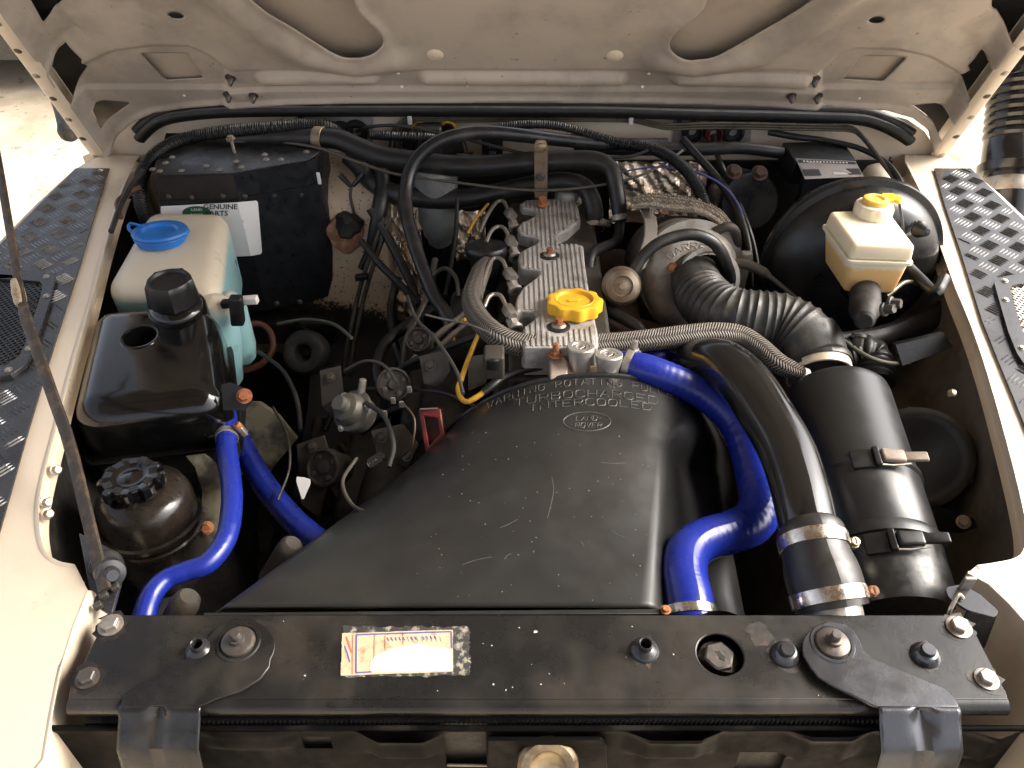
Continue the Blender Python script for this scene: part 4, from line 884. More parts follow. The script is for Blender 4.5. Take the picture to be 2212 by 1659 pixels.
# ================================================================ FAN COWL
COWLN = (46, 84)
def cowl():
    Yr, Yf = .82, .468
    arcD = [(862, 1170), (866, 1110), (882, 1060), (905, 1010), (940, 960), (1010, 893), (1095, 846), (1187, 820), (1290, 811), (1400, 822), (1480, 856), (1532, 905), (1564, 960), (1582, 1010), (1584, 1060), (1572, 1120), (1552, 1170)]
    arc = catmull([YP(x, y, Yr) for x, y in arcD], 12)
    L = [0]
    for i in range(1, len(arc)): L.append(L[-1] + (arc[i] - arc[i - 1]).length)
    def at(pl, Ls, s):
        s *= Ls[-1]
        for i in range(1, len(pl)):
            if Ls[i] >= s - 1e-9: k = (s - Ls[i - 1]) / max(1e-9, Ls[i] - Ls[i - 1]); return pl[i - 1].lerp(pl[i], k)
        return pl[-1]
    zf = -.010
    a, b = P(455, 1322, zf).x, P(1412, 1314, zf).x
    xr_ = P(1655, 1330, -.028).x
    box = roundpoly([V((a - .0, Yf, -.30)), V((a, Yf, zf)), V((b, Yf, zf)), V((b + .016, Yf, -.038)), V((b + .048, Yf, -.072)), V((xr_, Yf, -.085)), V((xr_ + .02, Yf, -.30))], [0, .012, .006, .01, .02, .03, 0], 8)[0:]
    fr = box
    # matched parameter: left wall | top | right wall
    def split(pl, ia, ib, n1, n2, n3):
        def seg(p, n):
            l = [0]
            for i in range(1, len(p)): l.append(l[-1] + (p[i] - p[i - 1]).length)
            return [at(p, l, k / n) for k in range(n + 1)]
        return seg(pl[:ia + 1], n1)[:-1] + seg(pl[ia:ib + 1], n2)[:-1] + seg(pl[ib:], n3)
    im = max(range(len(fr)), key=lambda i: fr[i].z * 40 + fr[i].x if fr[i].z > zf - .0004 else -99); il = max(range(len(fr)), key=lambda i: -fr[i].x + fr[i].z * 40 if fr[i].z > zf - .0004 else -99); fr2 = split(fr, il, im, 16, 46, 34)
    ia = min(range(len(arc)), key=lambda i: (arc[i] - YP(920, 988, Yr)).length); ib = min(range(len(arc)), key=lambda i: (arc[i] - YP(1470, 850, Yr)).length)
    ar2 = split(arc, ia, ib, 16, 46, 34)
    NC, NR = len(ar2), 56; vs_, fs = [], []
    ss = lambda x: max(0, min(1, x)) ** 2 * (3 - 2 * max(0, min(1, x)))
    for j in range(NR + 1):
        w_ = j / NR; Y = Yr + (Yf - Yr) * w_
        for i in range(NC):
            s = i / (NC - 1); k_l = w_; fo = ss((s - .80) / .16); k_r = (.62 * ss((w_ - .10) / .22) + .38 * w_) * (1 - fo) + w_ * fo
            rt = ss((s - .58) / .18); k = k_l * (1 - rt) + k_r * rt
            k = max(0, min(1, k))
            p = ar2[i].lerp(fr2[i], k); z = p.z; x = p.x
            if .2 < s < .75: z += .006 * math.sin(math.pi * w_) * ss((s - .2) / .2) * ss((.75 - s) / .15)
            # shallow pressed valley on the flank beside the ridge
            z -= 0
            vs_.append(V((x, Y, z)))
    for j in range(NR):
        for i in range(NC - 1): fs.append((j * NC + i, (j + 1) * NC + i, (j + 1) * NC + i + 1, j * NC + i + 1))
    t = thing('fan_cowl', 'large dusty black plastic fan cowl with raised lettering in the centre', 'fan cowl', (0, .64, -.3))
    o = obj('shroud', vs_, fs, M['cowl'], t, recalc=False, sharp=0); md = o.modifiers.new('thick', 'SOLIDIFY'); md.thickness = .0035; md.offset = -1
    bv = bvh_of(vs_, fs)
    # rolled rim at the back, flange lip at the front
    rim = [p + V((0, .001, .0005)) for p in ar2]; v, f, _ = tube_w(rim, [.0032] * len(rim), 8); obj('rear_rim', v, f, M['cowl'], t)
    q = [P(440, 1323, zf - .002), P(1440, 1315, zf - .002), P(1440, 1326, zf - .002), P(440, 1330, zf - .002)]; v, f = slab(q, (0, 0, -.004)); obj('front_lip', v, f, M['cowl'], t, bevel=.0008)
    for x in (1438,):
        v, f = hexbolt(P(x, 1318, zf), (0, 0, 1), .004, .004); obj('lip_screw', v, f, M['rust'], t)
    # lettering follows the curve of the rim
    def arcfn(cx, cy, rx, ry, size):
        def fn(x, y):
            an = x / rx; return hit(bv, cx + (rx + y) * math.sin(an), cy - (ry + y * .62) * math.cos(an) , .0004)
        return fn
    def sag(y0, k, cx, k3=0):
        def fn(x, y): return hit(bv, cx + x, y0 + k * x * x + k3 * x - y, .0003)
        return fn
    LT = M['lettering']
    for txt, w_, h, g, fn, rr in (('WARNING ROTATING PULLEY', 12.6, 13, 5.9, sag(832, .00100, 1262, -.036), .0007), ('TURBOCHARGED', 19, 15, 7.2, sag(858, .00080, 1266, -.018), .0007), ('INTERCOOLED', 18, 14, 6.6, sag(876, .00072, 1274, -.010), .0007)):
        v, f = strokes(txt, w_, h, g, fn, rr); obj('raised_lettering', v, f, LT, t)
    el = [hit(bv, 1268 + 51 * math.cos(a_), 911 + 20.5 * math.sin(a_), .0003) for a_ in [2 * math.pi * k / 48 for k in range(49)]]
    v, f, _ = tube_w(el, [.0006] * len(el), 6); e_ = obj('oval_emblem', v, f, LT, t)
    for txt, dx, dy in (('LAND-', 4, 909), ('-ROVER', -4, 924)):
        v, f = strokes(txt, 8.6, 10.5, 3.4, (lambda dx, dy: (lambda x, y: hit(bv, 1268 + dx + x + y * .25, dy - y, .0003)))(dx, dy), .00042); obj('emblem_lettering', v, f, LT, e_)
    # scratches
    rnd = random.Random(8); parts = []
    for pts in ([(1192, 1030), (1196, 1060), (1190, 1090), (1182, 1120)], [(945, 1130), (935, 1180), (926, 1240), (918, 1310)], [(1000, 1220), (1020, 1212), (1045, 1206), (1062, 1203)], [(1298, 999), (1325, 1001), (1352, 1000)], [(1080, 1140), (1100, 1132), (1118, 1122)], [(1090, 1208), (1096, 1200), (1104, 1196)], [(1320, 1145), (1335, 1155), (1350, 1160)], [(1255, 1170), (1262, 1180)]):
        w3 = [hit(bv, x, y, .0001) for x, y in catmull_d(pts)]
        if all(w3): v, f, _ = tube_w(w3, [.00013] * len(w3), 4); parts.append((v, f))
    for k in range(70):
        x, y = rnd.uniform(900, 1400), rnd.uniform(930, 1300); p = hit(bv, x, y, .0002)
        if p is None: continue
        s = rnd.uniform(.0003, .0008); parts.append(lathe([(0, .0002), (s, .0001), (s, -.0002)], p, (0, 0, 1), 5))
    v, f = merge(parts); obj('scratches_and_flecks', v, f, M['tag2'], t, kind='stuff')
    return bv
def catmull_d(p): return [(q.x, q.y) for q in catmull([V((a, b, 0)) for a, b in p], 6)]
COWL = cowl()
# fan blades and drive inside the cowl are hidden; engine front sits behind it
# ================================================================ COOLANT TANK
def warp(vf, w, d, h, top, bot, z0, z1):   # map a w x d x h rounded box to 4 top and 4 bottom corners (rl, rr, fr, fl)
    out = []
    for p in vf[0]:
        a, b, c = p.x / w + .5, p.y / d + .5, p.z / h
        def bl(q): return (V(q[3]) * (1 - a) + V(q[2]) * a) * (1 - b) + (V(q[0]) * (1 - a) + V(q[1]) * a) * b
        lo, hi = bl(bot), bl(top); out.append(lo.lerp(hi, c))
    return out, vf[1]
def cut(o, vf):
    me = bpy.data.meshes.new('c'); me.from_pydata([tuple(p) for p in vf[0]], [], vf[1]); bm = bmesh.new(); bm.from_mesh(me); bmesh.ops.recalc_face_normals(bm, faces=bm.faces); bm.to_mesh(me); bm.free()
    c = bpy.data.objects.new('c', me); COL.objects.link(c); md = o.modifiers.new('b', 'BOOLEAN'); md.operation = 'DIFFERENCE'; md.object = c; md.solver = 'EXACT'
    bpy.context.view_layer.update(); n = bpy.data.meshes.new_from_object(o.evaluated_get(bpy.context.evaluated_depsgraph_get())); o.modifiers.clear(); o.data = n; bpy.data.objects.remove(c)
    n.polygons.foreach_set('use_smooth', [True] * len(n.polygons)); n.set_sharp_from_angle(angle=R(40))
def coolant_tank():
    zt, zs, zb = .0, -.085, -.155
    t = thing('coolant_tank', 'glossy black coolant expansion tank with black screw cap on the left', 'coolant tank', Z(320, 800, zb))
    top = [Z(196, 655, zt), Z(462, 646, zt), Z(480, 854, zt), Z(136, 898, zt)]
    c = sum(top, V((0, 0, 0))) / 4
    def low(k, z): return [V((c.x + (p.x - c.x) * k, c.y + (p.y - c.y) * k, z)) for p in top]
    bx = rbox(.19, .24, .10, .038, 7); v, f = warp(bx, .19, .24, .10, top, low(1.05, zs - .02), 0, 0); o = obj('upper_shell', v, f, M['gloss'], t)
    wc = Z(302, 728, zt); wr = 36 * px(wc)
    cut(o, lathe([(0, .03), (wr, .03), (wr * .92, -.03), (wr * .8, -.045), (0, -.045)], wc, (0, 0, 1), 32))
    v, f = lathe([(wr * 1.0, -.0005), (wr * 1.01, .0014), (wr * 1.08, .0018), (wr * 1.16, .0006), (wr * 1.2, -.001)], wc, (0, 0, 1), 36); obj('well_rim', v, f, M['gloss'], t)
    bx = rbox(.19, .24, .07, .024, 5); v, f = warp(bx, .19, .24, .07, low(1.035, zs), low(.93, zb), 0, 0); obj('lower_shell', v, f, M['black'], t)
    fl = roundpoly(low(1.085, zs), .035, 8); v, f = slab(fl, (0, 0, -.005)); obj('seam_flange', v, f, M['gloss'], t, bevel=.0014)
    # neck and lobed cap
    nc = Z(382, 662, .002); r = 55 * px(nc)
    v, f = lathe([(r * 1.12, -.03), (r * 1.10, .0), (r * 1.0, .006), (r * .8, .010), (r * .8, .02)], nc, (0, 0, 1), 36); obj('filler_neck', v, f, M['gloss'], t)
    def lob(an, j): 
        if j in (1, 2, 3, 4, 5): return 1 + .10 * max(0, math.cos(5 * an)) ** 6
        return 1
    v, f = lathe([(r * .55, .010), (r * .9, .010), (r * .93, .014), (r * .86, .038), (r * .84, .044), (r * .80, .047), (r * .72, .0475), (r * .66, .0435), (0, .042)], nc, (0, .04, 1), 80, lobe=lob); obj('screw_cap', v, f, M['black'], t)
    p0 = Z(300, 775, zt); 
    v, f = text_mesh('CAUTION', .012, .0003); v = [V((p.x, p.y, p.z)) for p in v]; a = R(8); v, f = xf((v, f), p0 + V((0, 0, .0003)), (math.cos(a), math.sin(a), 0), (-math.sin(a), math.cos(a), 0)); 
    # bracket bolts at the right side
    q = [T(x, y, 1.08) for x, y in ((478, 830), (500, 825), (535, 842), (545, 862), (530, 880), (482, 880))]; v, f = slab(q, (0, -.003, -.003)); br = obj('mounting_ear', v, f, M['black'], t, bevel=.001)
    v, f = hexbolt(T(528, 856, 1.075), (.15, -.6, .75), .0075, .008); obj('ear_bolt', v, f, M['rustbolt'], br)
coolant_tank()
# ================================================================ WASHER BOTTLE

def washer_bottle():
    t = thing('washer_bottle', 'translucent washer bottle of blue fluid with blue flip cap, in front of the heater box', 'washer bottle', Z(370, 560, -.25))
    top = [Z(318, 446, .0), Z(492, 448, .0), Z(470, 628, .0), Z(212, 622, .0)]
    b0 = [V((p.x, p.y, -.16)) for p in top]
    c = sum(b0, V((0, 0, 0))) / 4; b0 = [c + (p - c) * .97 for p in b0]
    bx = rbox(.17, .20, .16, .030, 6); v, f = warp(bx, .17, .20, .16, top, b0, 0, 0); obj('bottle_body', v, f, M['washer'], t)
    c2 = T(506, 690, 1.30)
    v, f = lathe([(0, .05), (.012, .047), (.021, .036), (.024, .02), (.024, -.05), (.020, -.075), (.012, -.085), (0, -.088)], c2, (0, .05, 1), 28); obj('pump_bulge', v, f, M['washer'], t)
    v, f = lathe([(0, .05), (.02, .045), (.03, .03), (.033, 0), (.031, -.04), (.022, -.11), (.012, -.125), (0, -.128)], T(470, 700, 1.27), (.05, .05, 1), 28); obj('lower_neck', v, f, M['washer'], t)
    # pump
    v, f = xf(rbox(.02, .016, .05, .004), T(515, 700, 1.235), (1, 0, 0), (0, 1, 0), (.12, .05, 1)); pu = obj('washer_pump', v, f, M['black'], t)
    v, f = xf(rbox(.036, .013, .012, .003), T(506, 662, 1.235), (1, -.05, .12), (.05, 1, 0), (-.1, 0, 1)); obj('pump_arm', v, f, M['black'], pu)
    v, f = xf(rbox(.024, .011, .012, .002), T(543, 655, 1.225), (1, -.05, .12), (.05, 1, 0), (-.1, 0, 1)); obj('white_connector', v, f, M['tag'], pu)
    # flip cap
    cc = Z(347, 508, .008); r = 56 * px(cc); ax = (.0, .20, 1)
    v, f = lathe([(r * .7, -.012), (r * .9, -.012), (r * .93, -.005), (r * .98, -.004), (r, -.001), (r * .97, .001), (r * .9, .0015), (0, .0015)], cc, ax, 40); cp = obj('cap_ring', v, f, M['bluecap'], t)
    def lb(an, j): return 1 + .10 * math.exp(-((an - 0.05) / .28) ** 2) + .10 * math.exp(-((an - 6.33) / .28) ** 2)
    v, f = lathe([(0, .0032), (r * .55, .0032), (r * .60, .0044), (r * .66, .0085), (r * .90, .0090), (r * 1.0, .0075), (r * 1.03, .004), (r * 1.0, .002), (0, .002)][::-1], cc + V((0, 0, .002)), (0.02, .16, 1), 60, lobe=lb); cl = obj('flip_lid', v, f, M['bluecap'], t)
    v, f, _ = tube_w(catmull([Z(312, 512, .004), Z(292, 505, .010), Z(278, 494, .014), Z(282, 484, .016), Z(300, 487, .016), Z(318, 492, .014)], 6), [.0042] * 31, 10, oval=.6); obj('cap_strap', v, f, M['bluecap'], cl)
washer_bottle()
# ================================================================ HEATER BOX
def heater_box():
    t = thing('heater_box', 'black sheet metal heater box with white sticker behind the washer bottle', 'heater box', YP(500, 600, 1.32))
    zt = .05
    A, B, C, D, E = Z(326, 378, zt), Z(502, 374, zt), Z(665, 345, zt), Z(700, 322, zt), Z(348, 318, zt)
    zb = -.245
    def dn(p, z, k=0): return V((p.x, p.y + k, z))
    q = [A, B, C, D, D + V((.0, .06, 0)), E + V((-.01, .06, 0))]; v, f = slab(q, (0, 0, -.003)); obj('lid_plate', v, f, M['blackpaint'], t, bevel=.001)
    z1 = YP(1100, 432, A.y).z
    v, f = slab([dn(A, zt - .003), dn(B, zt - .003), dn(B, z1), dn(A, z1)], (0, .002, 0)); obj('front_upper_panel', v, f, M['heaterwarmsheen'], t)
    C2, D2 = C + V((.004, 0, 0)), V((YP(690, 330, C.y).x, C.y + .006, zt))
    cu = [B, B.lerp(C, .5), B.lerp(C, .93), C + V((.006, .004, 0)), C + V((.013, .013, 0)), C + V((.016, .026, 0)), C + V((.017, .09, 0))]
    def curtain(name, line, za, zb_, mat, off=0):
        vs_ = [V((p.x, p.y - off, za)) for p in line] + [V((p.x, p.y - off, zb_)) for p in line]; n = len(line)
        return obj(name, vs_, [(i, i + 1, i + n + 1, i + n) for i in range(n - 1)], mat, t, recalc=False, sharp=60)
    curtain('angled_upper_panel', cu, zt - .003, z1, M['heatercoolsheen'])
    curtain('angled_lower_panel', cu, z1, zb, M['heatercoolsheen'], .0025)
    v, f = slab([dn(A, z1, -.0025), dn(B, z1, -.0025), dn(B, zb, -.0025), dn(A, zb, -.0025)], (0, .002, 0)); obj('front_lower_panel', v, f, M['heatercoolsheen'], t)
    curtain('left_side_panel', [A + V((-.002, .09, 0)), A], zt - .003, zb, M['heaterwarmsheen'])
    q = [dn(B, zb), dn(C, zb), C * 1 + V((.017, .0, zb - zt)), C + V((.017, .09, zb - zt)), dn(A, zb, .09), dn(A, zb)]; v, f = slab(q, (0, 0, -.004)); obj('base_flange', v, f, M['blackpaint'], t, bevel=.001)
    for x, y in ((365, 424), (415, 426), (482, 423)):
        v, f = hexbolt(YP(x, y, A.y - .001), (0, -1, 0), .0036, .003, dome=True); obj('panel_screw', v, f, M['boltdark'], t)
    for k, (x, y) in enumerate(((517, 424), (578, 422), (637, 420))):
        p = B.lerp(C, (x - 502) / 163); p.z = YP(x, y, p.y).z; v, f = hexbolt(p - V((0, .001, 0)), (.25, -1, 0), .0036, .003, dome=True); obj('panel_screw', v, f, M['boltdark'], t)
    for x, y in ((345, 370), (358, 352), (372, 340), (392, 369), (445, 359), (474, 367), (510, 349), (521, 361), (572, 334), (607, 345), (575, 345), (662, 328), (330, 366)):
        v, f = hexbolt(Z(x, y, zt), (0, 0, 1), .0042, .0022, dome=True); obj('lid_screw', v, f, M['zinc'], t)
    # flap lever with a wire on the lid
    c = Z(507, 330, zt); v, f, _ = tube_w([c, c + V((-.001, 0, .028))], [.003] * 2, 10); lv = obj('flap_lever', v, f, M['zinc'], t)
    v, f = hexbolt(c + V((-.001, 0, .026)), (0, 0, 1), .006, .006); obj('lever_nut', v, f, M['brass'], lv)
    for x, y in ((598, 655), (648, 652)):
        v, f = hexbolt(T(x, y, 1.52), (0, -1, .2), .004, .003); obj('base_screw', v, f, M['boltdark'], t)
    v, f = xf(rbox(.006, .002, .022, .0009), T(691, 398, 1.39)); obj('white_chip', v, f, M['tag'], t)
    # sticker
    s = thing('parts_sticker', 'white printed parts sticker stuck on the front of the heater box', 'sticker', YP(470, 500, A.y))
    yq = A.y - .0045
    def fp(x, y):              # point on the folded front face
        p = YP(x, y, yq)
        if p.x > B.x:
            d = ray(x, y); n = V((-(C.y - B.y), (C.x - B.x), 0)); o = V((0, 0, CAMZ)); tt = (V((B.x, B.y - .0045, 0)) - o).dot(n) / d.dot(n); p = o + d * tt
        return p
    L = [fp(347, 446), fp(425, 441), V((B.x, B.y - .0045, fp(501.5, 437).z)), fp(502, 437), fp(555, 433), fp(558, 436)]
    def fold(y): return V((B.x, yq, YP(502, y, yq).z))
    pan1 = [fp(347, 446), fold(437.2), fold(553), fp(347, 560)]; v, f = slab(pan1, (0, .0006, 0)); obj('sticker_left_half', v, f, M['white'], s)
    pan2 = [fold(437.2), fp(553, 433.5), fp(557, 437), fp(566, 545), fp(563, 549), fold(553)]; v, f = slab(pan2, (0, .0006, 0)); obj('sticker_right_half', v, f, M['white'], s)
    u = px(fp(450, 450))
    def put(txt, x, y, size, mat):
        v, f = text_mesh(txt, size * u); v, f = [fp(x + p.x / u * 1, y - p.y / u * .86) + V((0, -.0005, 0)) for p in v], f; obj('print', v, f, M[mat], s, smooth=False)
    put('GENUINE', 476, 447, 17.5, 'ink'); put('PARTS', 468, 461, 17.5, 'ink')
    v, f = slab([fp(425 + 31 * math.cos(a), 459 + 14 * math.sin(a)) + V((0, -.0004, 0)) for a in [k * math.pi / 16 for k in range(32)]], (0, .0003, 0)); obj('green_oval', v, f, M['green'], s)
    put('LAND', 425, 453, 9, 'tag'); put('ROVER', 425, 464, 9, 'tag')
    rnd = random.Random(2)
    for k, y in enumerate((476, 479, 482, 492, 495, 498, 501, 508, 511, 514, 521, 526, 533, 538)):
        x1 = 545 + rnd.uniform(-14, 6) + (y - 476) * .1
        a, b, c_, d = fold(y), fp(x1, y - 1.6), fp(x1, y - .6), fold(y + 1); obj('print_line', [p + V((0, -.0004, 0)) for p in (a, b, c_, d)], [(0, 1, 2, 3)], M['palegrey'], s, smooth=False)
heater_box()

# ================================================================ STEERING RESERVOIR
def steering_reservoir():
    c = Z(300, 1052, -.045); r = 104 * px(c)
    t = thing('steering_reservoir', 'round black power steering fluid reservoir with star shaped cap below the coolant tank', 'fluid reservoir', c + V((0, 0, -.15)))
    ax = V((0, .10, 1)).normalized()
    v, f = lathe([(0, .0), (r * .55, .0), (r * .74, -.003), (r * .90, -.011), (r * .98, -.024), (r, -.042), (r * 1.0, -.050), (r * 1.06, -.052), (r * 1.07, -.058), (r * 1.0, -.061), (r * 1.0, -.066), (r * 1.04, -.068), (r * 1.04, -.073), (r * .97, -.076), (r * .94, -.11), (r * .85, -.15), (0, -.15)], c, ax, 48); obj('reservoir_body', v, f, M['resblack'], t)
    cc = c + ax * .006 + V((-.006, .0, 0)); cr = 62 * px(cc)
    def lob(an, j):
        k = math.cos(9 * an)
        return 1 + (.16 * max(-.6, min(1, k * 2.2)) if j in (2, 3, 4, 5) else 0)
    v, f = lathe([(cr * .7, -.008), (cr * .85, -.006), (cr * .94, -.003), (cr * .96, .004), (cr * .92, .0115), (cr * .84, .014), (cr * .60, .0135), (cr * .52, .0115), (cr * .34, .0115), (cr * .30, .0125), (0, .0128)], cc, ax, 108, lobe=lob); cap = obj('star_cap', v, f, M['gloss'], t)
    u_, v_, n_ = axes(ax)
    for k in range(9):
        a = 2 * math.pi * (k + .5) / 9; d = u_ * math.cos(a) + v_ * math.sin(a); s = n_.cross(d)
        q = [cc + d * cr * .62 + s * cr * .13, cc + d * cr * .90 + s * cr * .17, cc + d * cr * .90 - s * cr * .17, cc + d * cr * .62 - s * cr * .13]; vv, ff = slab([p + n_ * .0142 for p in q], n_ * -.0012); obj('grip_pocket', vv, ff, M['gloss'], cap)
    # support band and bracket
    q = [T(x, y, 1.06) for x, y in ((400, 985), (440, 980), (468, 1000), (482, 1060), (478, 1140), (455, 1200), (415, 1228), (405, 1180), (432, 1130), (436, 1060), (420, 1010))]; v, f = slab(q, (0, .004, -.004)); b = obj('mounting_bracket', v, f, M['olive'], t, bevel=.001)
    for x, y, m in ((437, 1108, 'boltdark'), (447, 1140, 'rust')):
        v, f = hexbolt(T(x, y, 1.052), (.2, -.7, .6), .0065, .009); obj('bracket_bolt', v, f, M[m], b)
steering_reservoir()
# ================================================================ BLUE HOSES
def rib(l, L): return 1 + .012 * math.sin(l * 2 * math.pi / .0042)
hose('coolant_hose', [(487, 872, -.085, 20), (490, 910, -.075, 22), (489, 960, -.065, 22), (497, 1020, -.06, 22), (501, 1085, -.06, 23), (489, 1160, -.06, 23), (450, 1215, -.06, 23), (400, 1235, -.06, 22), (358, 1252, -.06, 22), (328, 1285, -.06, 24), (312, 1335, -.065, 26), (306, 1380, -.08, 26)], M['blue'], 'slim blue silicone hose curling down beside the round steering reservoir', 'hose', n=14, seg=20, fn=rib)
hose('coolant_hose', [(478, 870, -.19, 22), (510, 935, -.19, 24), (540, 995, -.19, 25), (580, 1060, -.19, 26), (640, 1130, -.19, 27), (705, 1180, -.19, 28), (790, 1230, -.19, 28)], M['blue'], 'blue silicone hose running down under the left side of the fan cowl', 'hose', n=14, seg=20, fn=rib)
hose('coolant_hose', [(1330, 783, -.005, 25), (1352, 786, -.005, 28), (1380, 794, -.005, 33), (1420, 806, -.008, 33), (1480, 830, -.02, 33), (1540, 862, -.035, 37), (1590, 908, -.05, 41), (1617, 965, -.055, 43), (1634, 1030, -.058, 44), (1643, 1085, -.056, 46), (1625, 1128, -.05, 47), (1575, 1150, -.042, 46), (1520, 1167, -.036, 46), (1486, 1195, -.032, 48), (1478, 1240, -.032, 50), (1488, 1300, -.036, 53), (1492, 1345, -.045, 54)], M['blue'], 'thick bright blue silicone hose bending round the right side of the fan cowl', 'hose', n=14, seg=26, fn=rib)
hose('coolant_hose', [(1370, 800, -.06, 26), (1395, 775, -.045, 27), (1425, 772, -.045, 27), (1448, 795, -.07, 27), (1455, 840, -.12, 27)], M['blue'], 'short blue hose stub showing behind the alloy thermostat housing', 'hose', n=10, seg=20)
def band(name, pts_r, w_, label, mat='clamp', screw=None, parent=None, cat='hose clamp'):
    # pts_r: (x, y, place, radius) centre, and a second point giving the axis
    (x, y, a, r), (x2, y2, a2) = pts_r; c = P(x, y, a); ax = (P(x2, y2, a2) - c).normalized(); R_ = r * px(c)
    t = thing(name, label, cat, c) if parent is None else parent
    v, f = lathe([(R_ * .96, -w_), (R_ * 1.0, -w_), (R_ + .0009, -w_ * .92), (R_ + .0012, -w_ * .6), (R_ + .0012, w_ * .6), (R_ + .0009, w_ * .92), (R_, w_), (R_ * .96, w_)], c, ax, 40); obj('band', v, f, M[mat], t)
    if screw:
        sx, sy, sa, sm_ = screw; s = P(sx, sy, sa); d = (s - c); d = (d - ax * d.dot(ax)).normalized(); tg = ax.cross(d); tg = tg if tg.z > 0 else -tg
        p0 = c + d * (R_ + .004); v, f = xf(rbox(.011, .016, .008, .002), p0 - tg * .002, ax, tg, d); h = obj('screw_housing', v, f, M[mat], t)
        v, f = hexbolt(p0 + tg * .006 + d * .003, tg, .0052, .006, washer=1.1, dome=True); obj('clamp_screw', v, f, M[sm_], t)
        v, f = box_w(p0 + tg * .0122 + d * .003, ax * .0035, d * .0006, tg * .0004); obj('screw_slot', v, f, M['grime'], t)
    return t
band('hose_clamp', ((490, 944, -.069, 23), (489, 975, -.064)), .0055, 'dull worm clamp on the slim blue hose beside the coolant tank', 'zinc', (520, 942, -.06, 'rust'))
band('hose_clamp', ((1357, 787, -.005, 30), (1400, 800, -.006)), .0055, 'flat grey clamp where the blue hose joins the alloy housing', 'zinc')
band('hose_clamp', ((1490, 1322, -.040, 55), (1486, 1290, -.035)), .005, 'bright clamp on the blue hose end just behind the crossmember', 'clamp')
# ================================================================ INTERCOOLER PIPE
hose('intercooler_pipe', [(1478, 800, -.07, 52), (1510, 786, -.03, 54), (1560, 790, .0, 56), (1610, 830, .018, 57), (1655, 895, .022, 58), (1700, 975, .022, 60), (1727, 1055, .018, 61), (1744, 1130, .012, 62), (1756, 1175, .006, 63)], M['pipeblack'] if 'pipeblack' in M else M['black'], 'long glossy black metal intercooler pipe curving down to the front right', 'intercooler pipe', n=12, seg=32)
hose('rubber_coupling', [(1746, 1140, .010, 64), (1750, 1152, .009, 72), (1756, 1172, .006, 72), (1762, 1196, .003, 71), (1772, 1230, -.004, 78), (1782, 1262, -.010, 80), (1790, 1290, -.016, 79), (1797, 1316, -.022, 77)], M['coupling'] if 'coupling' in M else M['rubber'], 'grey black rubber coupling sleeve at the front end of the intercooler pipe', 'hose coupling', n=8, seg=36)
band('hose_clamp', ((1757, 1175, .0055, 73), (1763, 1200, .002)), .0078, 'upper bright steel clamp around the rubber coupling', 'clamp', (1850, 1170, .0, 'brass'))
band('hose_clamp', ((1790, 1291, -.016, 80), (1797, 1316, -.021)), .0078, 'lower bright steel clamp around the rubber coupling', 'clamp', (1890, 1296, -.02, 'rust'))
hose('intercooler_neck', [(1794, 1305, -.019, 62), (1799, 1330, -.026, 63), (1804, 1370, -.04, 63)], M['alu'], 'pale alloy pipe neck below the rubber coupling behind the crossmember', 'pipe neck', seg=30)
# ================================================================ AIR FILTER
def air_filter():
    a, b = P(1800, 862, -.062), P(1932, 1345, -.105); ax = (b - a).normalized(); L = (b - a).length; r = 114 * px(a)
    t = thing('air_filter', 'black cylindrical air filter canister with two clip latches on the right', 'air filter', (a + b) / 2 + V((0, 0, -r)))
    v, f = lathe([(0, -.004), (r * .8, -.004), (r * .93, -.001), (r * .985, .005), (r, .013), (r * 1.0, L * .44), (r * 1.01, L * .45), (r * 1.04, L * .453), (r * 1.045, L * .47), (r * 1.02, L * .475), (r * 1.0, L * .48), (r * 1.0, L * .72), (r * .985, L * .725)], a, ax, 64); obj('canister_body', v, f, M['filter'], t)
    v, f = lathe([(r * .95, L * .70), (r * 1.035, L * .725), (r * 1.05, L * .745), (r * 1.045, L * .765), (r * 1.0, L * .77), (r * .99, L * .8), (r * .97, L * .96), (r * .9, L), (0, L)], a, ax, 64); obj('end_cover', v, f, M['black'], t)
    up, side, _ = axes(ax, (0, 0, 1))
    for (x1, y1), (x2, y2), m in (((1850, 992), (2015, 1002), 'latchtan'), ((1882, 1174), (2064, 1188), 'black')):
        # locate around the surface
        def surf(x, y, lift=0):
            d = ray(x, y); o = V((0, 0, CAMZ)); best = None
            for k in range(400):
                p = o + d * (.5 + k * .003); q = p - a; h = q.dot(ax); rr = (q - ax * h).length
                if rr < r * 1.03 + lift: best = p; break
            return best
        c = surf(x1 + 12, y1); nrm = (c - a); nrm = (nrm - ax * nrm.dot(ax)).normalized(); tg = ax.cross(nrm); tg = tg if tg.x > 0 else -tg
        v, f = xf(rbox(.026, .026, .004, .0012), c - nrm * .0012, tg, ax, nrm); l = obj('latch', v, f, M['black'], t)
        v, f = xf(rbox(.008, .027, .008, .002), c + tg * .017 - nrm * .001, tg, ax, nrm); obj('latch_hinge', v, f, M['black'], l)
        c2 = c + tg * .034 - nrm * .006
        v, f = xf(rbox(.030, .018, .009, .0035), c2 + nrm * .002, (tg - nrm * .35).normalized(), ax, (nrm + tg * .35).normalized()); obj('latch_lever', v, f, M[m], l)
        v, f = xf(rbox(.030, .013, .006, .002), c2 + tg * .027 - nrm * .008 + nrm * .004, (tg + V((.25, -.05, -.10))).normalized(), ax, nrm); obj('latch_tip', v, f, M[m], l)
        v, f, _ = tube_w([c + tg * .016 + ax * .012 + nrm * .004, c2 + ax * .012 + nrm * .004, c2 + tg * .02 + ax * .010], [.0013] * 3, 8); obj('latch_wire', v, f, M['zinc'], l)
air_filter()
